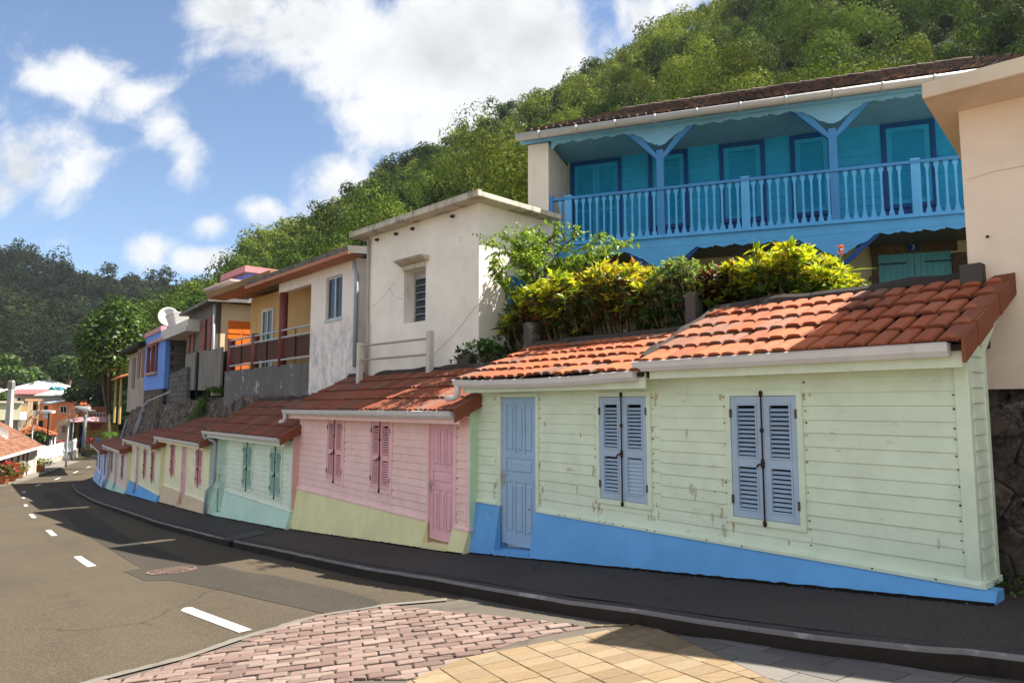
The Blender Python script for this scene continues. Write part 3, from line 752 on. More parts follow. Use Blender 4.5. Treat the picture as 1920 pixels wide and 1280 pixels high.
def row_house(key, fr, L, label, colw, colp, colsh, cold, neighbour, ze, zt, ztrim, wins, doors, tb, dr=-1.2, eave=.30, pitch=.118, tw=.27, roof_n=4, pipe='stub', moss=.56, tint=(.40, .125, .06), roof_segs=None, gsag=0, closed=()):
    base = fr.pt(L / 2, 0, fr.S(L / 2))
    root = thing('row_house', base, label, 'house', 'row houses along the pavement')
    wm = wallmat(key + ' clapboard paint', colw); pm = plaster(key + ' plinth plaster', colp, mul(colp, .55), .28, True, mixc(colp, (.85, .85, .85), .30), .66, .85, .45); sm = paint(key + ' shutter paint', colsh, .5, .5); dm = paint(key + ' door paint', cold, .5, .7)
    segs = roof_segs or [(0, L, ze, zt)]
    holes = [(tc - w / 2 - .054, tc + w / 2 + .054, z0 - .054, z1 + .054) for tc, z0, z1, w in wins] + [(a - .049, b + .049, -99, z1 + .049) for a, b, z0, z1 in doors]
    mb = MB()
    for i, (a, b, ze_, zt_) in enumerate(segs):
        boards(mb, fr, a + (.085 if i == 0 else 0), b, ztrim + .045, ze_ + .02, pitch, holes, 0, seed=len(key) + i)
        mb_core_top = ze_ + .02
    wall = mb.build('wall', wm, root)
    # solid core behind the boards, split round the openings
    mb = MB(); hs = sorted([(h[0] + .04, h[1] - .04, h[2] + .04, h[3] - .04) for h in holes]); t = 0.0
    top = min(s[2] for s in segs)
    for h in hs:
        fr.box(mb, t, h[0], -.30, -.045, ztrim - .1, top); fr.box(mb, h[0], h[1], -.30, -.045, h[3], top)
        if h[2] > -50: fr.box(mb, h[0], h[1], -.30, -.045, ztrim - .1, h[2])
        else: fr.box(mb, h[0], h[1], -.30, -.10, fr.S((h[0] + h[1]) / 2) - .2, h[3])
        t = h[1]
    fr.box(mb, t, L, -.30, -.045, ztrim - .1, top); mb.build('wall_core', wm, root)
    mb = MB(); fr.box(mb, -.005, .085, -.16, .030, ztrim - .0, segs[0][2] + .02); mb.build('corner_board', wm, root, bevel=.004)
    if key in ('lime', 'pink', 'mint'):        # rusty nail heads at the board ends
        mb = MB(); rr = random.Random(len(label)); edges = [.10] + [e + s * .02 for h in holes for e, s in ((h[0], -1), (h[1], 1))]
        for e in edges:
            z = ztrim + .10 + rr.uniform(0, .02)
            while z < segs[-1][2] - .05:
                if rr.random() < .7 and not any(h[0] < e < h[1] and h[2] < z < h[3] for h in holes):
                    q = rr.uniform(.004, .0075); t = e + rr.uniform(-.006, .006); zz = z + rr.uniform(-.03, .03); fr.box(mb, t - q, t + q, .0, .0135, zz - q, zz + q)
                z += pitch
        for k in range(14): t = rr.uniform(.2, L - .2); q = .008; fr.box(mb, t - q, t + q, .03, .0525, ztrim + .008, ztrim + .02)
        mb.build('nail', plain('rusty nail head', (.16, .075, .03), .8, .2, 0, .4), root)
    mb = MB(); fr.box(mb, -.012, -.005, -.62 if key != 'lime' else -.05, .026, ztrim, segs[0][2] + (.06 if key != 'lime' else 0))
    mb.build('end_board', paint(key + ' end board paint', neighbour, .55, .5), root)
    mb = MB(); t = -.02
    for a, b, *_ in sorted(doors): fr.ext(mb, [(-.03, ztrim), (.050, ztrim - .004), (.050, ztrim + .022), (.028, ztrim + .048), (-.03, ztrim + .048)], t, a - .05); t = b + .05
    if t < L - .02: fr.ext(mb, [(-.03, ztrim), (.050, ztrim - .004), (.050, ztrim + .022), (.028, ztrim + .048), (-.03, ztrim + .048)], t, L)
    mb.build('base_trim', wm, root)
    plinth(fr, -.11 if key == 'lime' else .0, L, ztrim - .004, [(a, b) for a, b, *_ in doors], pm, root)
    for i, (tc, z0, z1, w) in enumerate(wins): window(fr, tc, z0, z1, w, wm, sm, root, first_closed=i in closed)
    for a, b, z0, z1 in doors:
        door(fr, a, b, max(fr.S(a, .1), fr.S(b, .1)) + .085 if z0 is None else z0, z1, dm, wm, root, step=min(fr.S(a), fr.S(b)))
    tm = tilemat('clay roof tile', moss)
    for i, (a, b, ze_, zt_) in enumerate(segs):
        lo = a - (.06 if i == 0 else .0); hi = b + (.10 if i == len(segs) - 1 else 0)
        fd = eave - .06
        mb = MB(); fr.box(mb, a - (.04 if i == 0 else 0), hi - .06, fd - .028, fd, ze_ - .170, ze_ - .005)
        fr.box(mb, a, hi - .06, -.045, fd - .028, ze_ - .075, ze_ - .06)     # soffit
        mb.build('fascia', wm, root, bevel=.003)
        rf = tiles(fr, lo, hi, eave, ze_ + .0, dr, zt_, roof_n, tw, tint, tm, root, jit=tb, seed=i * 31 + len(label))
        if i == 0: verge(fr, lo, eave, ze_, dr, zt_, vcol('clay verge tile', .8, 30, .3, (.05, .035, .03), .6, 2.5), rf)
        gutter(fr, lo + .08, hi + (.04 if i == len(segs) - 1 else .08), fd + .002, ze_ - .062, M_pvc, root, gsag if i else 0, 14 if (gsag and i) else 1)
        mb = MB()                                                    # mortar coping along the top
        n = max(6, int((hi - lo) / .25)); V = []; F = []; pr = [(-.10, -.06), (-.11, .03), (-.05, .07), (.04, .07), (.09, .03), (.12, -.03)]
        for k in range(n + 1):
            t = lo + (hi - lo) * k / n; j = .03 * mnoise.noise(Vector((t * 2, i, len(key)))) + .02 * mnoise.noise(Vector((t * 7, i, len(key))))
            V += [fr.pt(t, dr + a_ + j, zt_ + b_ + j) for a_, b_ in pr]
        for k in range(n):
            for q in range(len(pr) - 1): F.append((k * 6 + q, k * 6 + q + 1, k * 6 + 7 + q, k * 6 + 6 + q))
        F += [tuple(range(6)), tuple(n * 6 + q for q in range(6))]
        mb.add(V, F); mb.build('roof_coping', plaster('blackened mortar', (.060, .050, .044), (.012, .011, .010), .85, False, (.20, .18, .15), .60, bump=.8), root, smooth=False)
    # outlet at the low end of the gutter
    a, b, ze_, zt_ = segs[-1]; te = L + .10; dg = eave; mb = MB()
    if pipe == 'stub': mb.tube([fr.pt(te - .02, dg, ze_ - .03), fr.pt(te - .02, dg, ze_ - .15), fr.pt(te + .0, dg, ze_ - .21), fr.pt(te + .07, dg, ze_ - .235), fr.pt(te + .24, dg + .0, ze_ - .25)], .042, 12)
    elif pipe == 'down':
        zb = fr.S(te - .3, .22)
        mb.tube([fr.pt(te - .02, dg, ze_ - .03), fr.pt(te - .02, dg, ze_ - .13), fr.pt(te - .05, dg - .03, ze_ - .19), fr.pt(te - .30, .10, ze_ - .27), fr.pt(te - .34, .08, ze_ - .33), fr.pt(te - .34, .08, ztrim + .20), fr.pt(te - .33, .11, ztrim + .10), fr.pt(te - .30, .24, ztrim - .06), fr.pt(te - .29, .27, zb + .02)], .047, 12)
    mb.build('downpipe', M_pvcg if pipe == 'down' else M_pvc, root, smooth=True)
    return root

H = {}
def chain(start, u, pr, pl, prot=.12):
    u = nrm2(u); o = (start[0] - u[1] * prot, start[1] + u[0] * prot); f = Fr(o, u); L = f.hit(pl, 850)[0]
    return f, L, f.xy(L)
H[1] = (Fr((3.43, 5.14), (-.648, .761)), 6.03); st = H[1][0].xy(6.03)
for k, u, pr, pl in ((2, (-.62, .785), 886, 561), (3, (-.625, .78), 557, 404), (4, (-.62, .785), 400, 310), (5, (-.6, .8), 305, 247), (6, (-.6, .8), 243, 207), (7, (-.56, .83), 204, 182)):
    f, L, st = chain(st, u, pr, pl); H[k] = (f, L)
LIME, PINK, MINT, YEL = c('e2eed6'), c('ffd5ce'), c('e6f2de'), c('f8f2cc')
LILAC = c('aec3da')
row_house('lime', *H[1], 'lime green wooden house with blue plinth and lilac shutters, nearest end of the row', LIME, c('72b2ec'), LILAC, c('a3bfdb'), LIME, .455, 1.13, -1.315,
          [(1.67, -1.04, .10, .665), (3.365, -1.04, .112, .685)], [(4.80, 5.505, None, .122)], .022, roof_segs=[(0, 2.86, .455, 1.15), (2.86, 6.03, .36, .93)], gsag=.03, closed=(1,), moss=.57, roof_n=5, tint=(.46, .122, .050), tw=.32)
row_house('pink', *H[2], 'pink wooden house with pale yellow plinth, dark pink door and two pink shuttered windows', PINK, c('f5edb6'), c('f3bcc0'), c('f2bac4'), c('c6e4c2'), -.075, .67, -1.72,
          [(2.66, -1.39, -.24, .70), (4.52, -1.39, -.23, .70)], [(.40, 1.09, None, -.24)], .012, tint=(.27, .070, .032), moss=.46)
row_house('mint', *H[3], 'mint green wooden house with mint plinth and a grey downpipe beside its door', MINT, c('d2f0de'), c('b0d2c2'), c('bcd8c6'), c('e6bbb3'), -.665, .185, -2.20,
          [(.99, -1.975, -.935, .68), (2.92, -1.985, -.90, .68)], [(4.62, 5.30, None, -.83)], .010, pipe='down', tint=(.24, .066, .033), moss=.52)
row_house('yellow', *H[4], 'pale yellow wooden house with beige plinth and pink door between two windows', YEL, c('e4caab'), c('e3a5ae'), c('ecb2bb'), c('c6e2cc'), -1.0, -.33, -2.62,
          [(1.13, -2.24, -1.18, .69), (4.37, -2.22, -1.15, .66)], [(2.55, 3.14, None, -1.13)], .008, tint=(.25, .068, .033), moss=.53)
row_house('straw', *H[5], 'pale yellow wooden house with bright blue plinth and pink shutters, fifth down the row', c('eeeac8'), c('72b2ec'), c('d9a2ab'), c('dfadb6'), c('f0ebc0'), -1.31, -.88, -2.95,
          [(1.36, -2.61, -1.53, .70), (2.98, -2.60, -1.54, .70)], [(4.22, 4.90, None, -1.53)], .008, tint=(.27, .070, .033), moss=.52)
row_house('rose', *H[6], 'faded pink wooden house with grey green shutters and mint plinth, last but one', c('ecd0cd'), c('c0e0d4'), c('9fb3a8'), c('a8c6bc'), c('f0ebc0'), -1.78, -1.42, -3.37,
          [(1.30, -3.02, -1.96, .70), (4.62, -2.98, -1.98, .70)], [(2.77, 3.50, None, -2.0)], .008, tint=(.33, .10, .05), moss=.52, pipe='down')
row_house('blue', *H[7], 'pale blue wooden house with darker blue shutters at the far end of the row', c('c8d6f2'), c('a0c8f2'), c('6c90cc'), c('95aada'), c('d8c6d8'), -2.10, -1.75, -3.46,
          [(.95, -3.25, -2.2, .95), (7.05, -3.25, -2.45, .8), (4.9, -3.25, -2.3, .9)], [(2.6, 3.4, None, -2.2)], .008, tint=(.26, .085, .05), moss=.48)
# the open right-hand end of the lime house: a narrow return of the same boards
def lime_return():
    fr = H[1][0]; root = [o for o in bpy.data.objects if o.name == 'row_house'][0]; wm = wallmat('lime clapboard paint', LIME)
    g = Fr(fr.pt(-.006, 0, 0)[:2], (-fr.f[0], -fr.f[1]))       # runs back from the street corner
    mb = MB(); z = .50
    while z > -1.27:
        zb = max(z - .118, -1.27)
        for a in (0,): mb.hexa([fr.pt(-.006, -.05, zb), fr.pt(-.024, -.05, zb), fr.pt(-.024, -.30, zb), fr.pt(-.006, -.30, zb), fr.pt(-.006, -.05, z), fr.pt(-.010, -.05, z), fr.pt(-.010, -.30, z), fr.pt(-.006, -.30, z)])
        z = zb
    mb.build('side_wall', wm, root)
    mb = MB(); fr.box(mb, -.030, -.0, -.36, -.29, -1.27, .62); fr.box(mb, -.045, -.013, -.36, .045, -1.318, -1.272); mb.build('rear_corner_board', wm, root, bevel=.003)
    mb = MB(); fr.ext(mb, [(.2, .36), (-.36, .36), (-1.1, .93), (-.95, .93), (.2, .46)], -.002, .018); mb.build('gable_board', wm, root)
    # mortar band where the higher roof steps down to the lower one
    mb = MB(); pts = [fr.pt(2.87, .24 - 1.42 * k / 8, .50 + .66 * k / 8 + .015 * math.sin(k * 2.1)) for k in range(9)]; mb.tube(pts, [.05 + .012 * math.sin(k * 1.7) for k in range(9)], 8)
    mb.build('roof_step_mortar', plaster('blackened mortar', (1, 1, 1)), root)
lime_return()

# grit, leaf scraps and small stones caught along the foot of the plinths and in the kerb gutter
def grit():
    rr = np.random.default_rng(5); V = []; F = []; C = []; b = 0
    spots = []
    for k in H:
        fr, L = H[k]
        for i in range(int(L * 26)): t = rr.uniform(-.2, L); spots.append((fr.xy(t, .165 + abs(rr.normal()) * .05), 0.0))
    for i in range(900):
        q = rr.integers(8, len(KERB) - 30); x, y = KERB[q]; a, c_ = KERB[q - 1], KERB[q + 1]; t = nrm2((c_[0] - a[0], c_[1] - a[1])); d = .02 + abs(rr.normal()) * .07
        spots.append(((x - t[1] * d + t[0] * rr.uniform(-.2, .2), y + t[0] * d + t[1] * rr.uniform(-.2, .2)), RZ + .004))
    for (x, y), dz in spots:
        s = rr.uniform(.004, .013); z = S(x, y) + dz + .006; a = rr.uniform(0, 6.28); e = (math.cos(a) * s, math.sin(a) * s)
        V += [(x - e[0], y - e[1], z), (x + e[1] * .6, y - e[0] * .6, z), (x + e[0], y + e[1], z), (x - e[1] * .6, y + e[0] * .6, z), (x, y, z + s * .8)]
        for p, q_ in ((0, 1), (1, 2), (2, 3), (3, 0)): F.append((b + p, b + q_, b + 4))
        k = rr.uniform(.5, 1.3); C += [mul([(.10, .085, .07), (.05, .04, .03), (.16, .15, .14), (.09, .06, .025)][rr.integers(0, 4)], k)] * 5; b += 5
    o = npmesh('street_grit', np.array(V), np.array(F), vcol('grit', .95), np.array(C)); tag(o, 'small stones and leaf scraps along the wall foot and kerb', 'grit', None, 'stuff')
grit()

def foot_joint():
    """The dark dirt-filled joint where the plinths meet the pavement."""
    m = plain('joint dirt', (.014, .012, .010), .95, .05)
    for k in H:
        fr, L = H[k]; V = []; F = []; n = int(L / .07)
        for i in range(n + 1):
            t = L * i / n - (.12 if k == 1 and i == 0 else 0); w = .012 + .012 * abs(mnoise.noise(Vector((t * 9, k, 1)))) + .006 * mnoise.noise(Vector((t * 31, k, 4)))
            for d, h in ((.135, .020 + .012 * mnoise.noise(Vector((t * 14, k, 2)))), (.16 + w, .004)): V.append(fr.pt(t, d, fr.S(t, d) + h))
        for i in range(n): F.append((2 * i, 2 * i + 1, 2 * i + 3, 2 * i + 2))
        mb = MB(); mb.add(V, F); tag(mb.build('pavement_joint', m), kind='structure')
foot_joint()
def rust_stains():
    """Runs of rust and old dirt below hinges, window corners and nail lines of the nearest house."""
    root = [o for o in bpy.data.objects if o.name == 'row_house'][0]; fr = H[1][0]; rr = random.Random(12)
    for col, cnt, sc in (((.62, .50, .28), 34, .9), ((.48, .33, .15), 22, .5), ((.56, .55, .46), 22, 1.1)):
        mb = MB()
        for i in range(cnt):
            near = rr.random() < .72
            if near: e = rr.choice([1.28, 2.06, 2.97, 3.76, 5.60, 4.71]) + rr.choice([-.055, .055]) * rr.uniform(.2, 1.5); z = rr.choice([-1.12, -1.09, -1.0, -.7, -.2, .12]) + rr.uniform(-.05, .03)
            else: e = rr.uniform(.15, 5.7); z = rr.uniform(-1.2, .15)
            if 4.8 < e < 5.5 or (1.33 < e < 2.01 and -1.05 < z < .1) or (3.03 < e < 3.7 and -1.05 < z < .1): continue
            w = rr.uniform(.006, .020) * sc; h = rr.uniform(.02, .07) * sc; n = 9; ring = []
            for k in range(n): a = 2 * PI * k / n; q = rr.uniform(.6, 1.15); ring.append((e + w * math.cos(a) * q, z - h * .4 + h * math.sin(a) * q * (1.5 if math.sin(a) < 0 else .6)))
            mb.prism([fr.pt(t, -.01, z_) for t, z_ in ring], [fr.pt(t, .0172, z_) for t, z_ in ring])
        t = NT('stain ' + str(cnt)); t.done(col, .9, .05); t.L(t.ramp(t.noise(70, 4, .7), .38, .66), t.b.inputs['Alpha']); mb.build('stain', t.m, root)
rust_stains()

# ================================================================== UPPER LEVEL: TERRACE, RETAINING WALL, HOUSES
def facade_pts():
    """Plan points along the back of the row, each with the height of the terrace above."""
    f1 = H[1][0]; P = [(f1, -7, .33), (f1, -3, .33), (f1, .35, .33), (f1, .6, 1.0), (f1, 2.8, 1.0), (f1, 5.9, .80)]
    P += [(H[2][0], .6, .60), (H[2][0], 6.2, .40), (H[3][0], 1, .30), (H[3][0], 5.6, .30), (H[4][0], .4, .33), (H[4][0], 5.4, .28), (H[5][0], .5, .27), (H[5][0], 6.1, .12), (H[6][0], .6, .08), (H[6][0], 5.3, -.02), (H[7][0], 1.0, -.10), (H[7][0], 4.2, -.25), (H[7][0], 5.6, -.9), (H[7][0], 7.6, -2.2), (H[7][0], 12, -3.9)]
    return P
FP = facade_pts()
M_stone = NT('dark volcanic stone wall')
def _stone():
    t = M_stone
    vo = t.nd('ShaderNodeTexVoronoi', feature='F1'); vo.inputs['Scale'].default_value = 4.5; vo.inputs['Randomness'].default_value = 1.0; t.L(t.tc.outputs['Object'], vo.inputs['Vector'])
    ve = t.nd('ShaderNodeTexVoronoi', feature='DISTANCE_TO_EDGE'); ve.inputs['Scale'].default_value = 4.5; ve.inputs['Randomness'].default_value = 1.0; t.L(t.tc.outputs['Object'], ve.inputs['Vector'])
    col = t.mix(vo.outputs['Color'], (.14, .110, .095), (.22, .165, .13))
    col = t.mix(t.math('MULTIPLY', t.ramp(ve.outputs['Distance'], .05, .0), .5), col, (.06, .055, .05)); col = t.mix(t.ramp(t.noise(3.4, 9, .78, None, (7, 1, 1)), .46, .60), col, (.040, .035, .034))
    col = t.mix(t.math('MULTIPLY', t.ramp(t.noise(5, 7, .75), .56, .66), .8), col, (.42, .42, .42))
    col = t.mix(t.math('MULTIPLY', t.ramp(t.noise(1.8, 4, .6, None, (3, 3, 9)), .52, .66), .7), col, (.018, .026, .010))
    t.bump(t.math('ADD', t.math('MULTIPLY', t.ramp(ve.outputs['Distance'], 0, .10), .45), t.noise(9, 9, .75)), 1.0, .06)
    t.done(col, .93, .2)
_stone(); M_stone = M_stone.m
def retaining_wall():
    V = []; F = []; rows = 9; q = []
    for i in range(len(FP) - 1):
        (fa, ta, za), (fb, tb_, zb) = FP[i], FP[i + 1]
        a0, b0 = fa.xy(ta, -.50), fb.xy(tb_, -.50); a1, b1 = fa.xy(ta, -1.22), fb.xy(tb_, -1.22)
        n = max(1, int(math.hypot(b0[0] - a0[0], b0[1] - a0[1]) / .3))
        for k in range(n):
            f = k / n; L = lambda u, v: u + (v - u) * f
            q.append(((L(a0[0], b0[0]), L(a0[1], b0[1])), (L(a1[0], b1[0]), L(a1[1], b1[1])), L(za, zb)))
    for (p, t, z) in q:
        zb = S(*p) - .25
        for r in range(rows + 2):
            f = min(r / rows, 1); ff = f if r <= rows else 1
            x, y, h = p[0] + (t[0] - p[0]) * ff, p[1] + (t[1] - p[1]) * ff, zb + (z - zb) * ff
            nse = .06 * mnoise.noise(Vector((x * 3, y * 3, h * 3))) + .03 * mnoise.noise(Vector((x * 9, y * 9, h * 9)))
            if r == rows + 1: x += N0[0] * .5; y += N0[1] * .5; h += .02
            V.append((x - N0[0] * nse * 1.3, y - N0[1] * nse * 1.3, h + (nse if r >= rows else 0)))
    m = rows + 2
    for i in range(len(q) - 1):
        for r in range(m - 1): F.append((i * m + r, (i + 1) * m + r, (i + 1) * m + r + 1, i * m + r + 1))
    mb = MB(); mb.add(V, F); o = mb.build('retaining_wall', M_stone)
    tag(o, 'dark lichened stone retaining wall rising behind the row houses', 'wall')
    del o['category']; tag(o, cat='stone wall')
retaining_wall()
def terrace():
    V = []; F = []; q = []
    for (f, t, z) in FP[:-1]:
        for d in (-1.3, -4, -9, -22): x, y = f.xy(t, d); V.append((x, y, z - .05 + (0 if d > -5 else (.3 if d > -10 else 2.0))))
    for i in range(len(FP) - 2):
        for k in range(3): F.append((i * 4 + k, i * 4 + k + 1, i * 4 + 5 + k, i * 4 + 4 + k))
    mb = MB(); mb.add(V, F); t = NT('garden soil'); v = t.mix(t.ramp(t.noise(2, 6), .4, .6), (.055, .04, .025), (.05, .065, .02)); t.bump(t.noise(14, 6), .8, .05)
    tag(mb.build('terrace_ground', t.done(v, .95, .1)), kind='structure')
terrace()

M_white_pl = plaster('weathered white plaster', (.95, .88, .80), (.66, .56, .44), .22, True, (.74, .63, .58), .60, bump=.15)
M_slabw = plaster('stained concrete slab edge', (.62, .56, .47), (.07, .06, .05), .85, True, (.30, .27, .23), .5)
M_blackc = plaster('mould blackened concrete', (.19, .175, .165), (.018, .017, .016), .95, True, (.42, .40, .38), .56)
M_glass = plain('dark louvre glass', (.045, .07, .09), .15, .3, 0, .3)
M_alu = plain('aluminium window frame', (.50, .51, .53), .4, .5, .3)
M_dark = plain('dark interior', (.018, .016, .015), .9, .1)
def text_mesh(s, size, fr, tc, d, zc, m, parent, name='lettering'):
    cu = bpy.data.curves.new('tmp', 'FONT'); cu.body = s; cu.size = size; cu.align_x = 'CENTER'; cu.align_y = 'CENTER'; cu.extrude = .004
    o = bpy.data.objects.new('tmp', cu); COL.objects.link(o); dg = bpy.context.evaluated_depsgraph_get(); me = bpy.data.meshes.new_from_object(o.evaluated_get(dg))
    mb = MB(); mb.add([fr.pt(tc - v.co.x, d + v.co.z, zc + v.co.y) for v in me.vertices], [tuple(p.vertices) for p in me.polygons])
    bpy.data.objects.remove(o); bpy.data.curves.remove(cu); bpy.data.meshes.remove(me)
    return mb.build(name, m, parent)

# ---- white plastered house
def white_house():
    fr = Fr((-.59, 12.03), (-.70, .714)); L = 3.60; zt = 3.66; zb = .2; D = 2.0
    root = thing('white_house', fr.pt(L / 2, -1, zb), 'tall white plastered house with flat roof and one louvred window under a hood', 'house')
    mb = MB(); w0, w1, c0, c1 = 1.56, 2.28, 1.66, 2.72
    g = .34
    for a, b, z0, z1 in ((0, w0, zb, zt), (w1, L, zb, zt), (w0, w1, zb, c0), (w0, w1, c1, zt)): fr.box(mb, a, b, -g, 0, z0, z1)
    fr.box(mb, .0, .25, -D, -g, zb, zt); fr.box(mb, L - .25, L, -D, -g, zb, zt); fr.box(mb, .25, L - .25, -D, -D + .2, zb, zt)
    mb.build('wall', M_white_pl, root)
    mb = MB(); fr.box(mb, -.30, L + .35, -D + .1, .30, zt, zt + .10); fr.box(mb, -.30, L + .35, .20, .30, zt + .10, zt + .125)
    mb.build('roof', M_slabw, root, bevel=.012)
    mb = MB(); mb.cur = 0
    for a, b, z0, z1 in ((w0, w0 + .05, c0, c1), (w1 - .05, w1, c0, c1), (w0 + .05, w1 - .05, c1 - .14, c1), (w0 + .05, w1 - .05, c0, c0 + .04)): fr.box(mb, a, b, -.30, -.24, z0, z1)
    mb.cur = 2; fr.box(mb, w0, w1, -.335, -.32, c0, c1); win = mb.build('window', [M_alu, M_glass, M_dark], root)
    z = c0 + .05
    k = 0
    while z < c1 - .16:
        mb = MB(); fr.ext(mb, [(-.285, z + .125), (-.278, z + .125), (-.245, z), (-.252, z)], w0 + .05, w1 - .05); mb.build('louvre', M_glass, win)
        mb = MB(); fr.box(mb, w0 + .05, w1 - .05, -.262, -.243, z - .012, z + .002); mb.build('louvre_bar', M_alu, win); z += .148
    mb = MB(); fr.ext(mb, [(0, c1 + .10), (.16, c1 + .17), (.20, c1 + .21), (.0, c1 + .22)], w0 - .10, w1 + .12); fr.box(mb, w0 - .0, w1 + .0, -.01, .05, c1 + .0, c1 + .10)
    mb.build('window_hood', plaster('stained hood concrete', (.58, .51, .40), (.2, .15, .09), .6), root, bevel=.01)
    for t in (3.25, 2.55, 1.98, .72):
        mb = MB(); mb.tube([fr.pt(t, -.02, zt - .10), fr.pt(t, .07, zt - .12)], [.035, .028], 10); mb.build('drain_spout', plain('rusty spout', (.07, .045, .035), .8), root)
    mb = MB(); mb.tube([fr.pt(L - .05, .05, zt - .05), fr.pt(L - .05, .05, 1.9), fr.pt(L - .10, .06, 1.6), fr.pt(L - .07, .05, .6)], .035, 10); mb.build('downpipe', paint('off white pipe', (.45, .41, .36), .6, .8), root, smooth=True)
    # thin cables and hairline cracks on the front
    mb = MB(); mb.tube([fr.pt(.05, .012, 1.80), fr.pt(.7, .012, 1.30), fr.pt(1.35, .012, .95)], .0025, 5)
    for pts in (((3.45, 2.13), (3.2, 2.2), (2.95, 2.32), (2.75, 2.45), (2.62, 2.56)), ((2.80, 2.45), (2.66, 2.3), (2.5, 2.2), (2.30, 2.16))):
        mb.tube([fr.pt(t, -.001, z) for t, z in pts], .0035, 4)
    mb.build('wall_crack', plain('crack shadow', (.25, .21, .17), .9, .1), root)
    sd = Fr(fr.xy(0), (-fr.f[0], -fr.f[1]))       # right-hand side, running back; outward is -d
    mb = MB(); a0 = sd.hit(955, 560)[0]; a1 = sd.hit(987, 560)[0]; sd.box(mb, a0, a1, -.05, -.005, .75, 2.42)
    for k in range(4): sd.box(mb, a0 + (a1 - a0) * k / 4 + .01, a0 + (a1 - a0) * (k + 1) / 4 - .01, -.065, -.05, .78, 2.38)
    mb.build('door', paint('bright blue door', c('2c82c4'), .5, .4), root)
white_house()
def white_railing():
    fr = Fr((-.59, 12.03), (-.70, .714)).off(.28)
    r = thing('railing', fr.pt(2.2, 0, .6), 'white concrete posts with two pale pipe rails in front of the white house', 'railing')
    a = fr.hit(806, 660)[0]; b = fr.hit(675, 660)[0]; m = paint('old white post', (.62, .57, .50), .7, 1)
    mb = MB(); fr.box(mb, a - .055, a + .055, -.055, .055, .3, fr.hit(806, 620)[1]); mb.build('post', m, r, bevel=.01)
    mb = MB(); fr.box(mb, b - .055, b + .055, -.055, .055, .3, fr.hit(675, 642)[1]); mb.build('post', m, r, bevel=.01)
    for ya, yb in ((634, 649), (664, 675)):
        mb = MB(); mb.tube([fr.pt(a, 0, fr.hit(806, ya)[1]), fr.pt(b - .06, 0, fr.hit(675, yb)[1])], .022, 8); mb.build('rail', plain('pale pipe', (.42, .36, .29), .6), r)
white_railing()

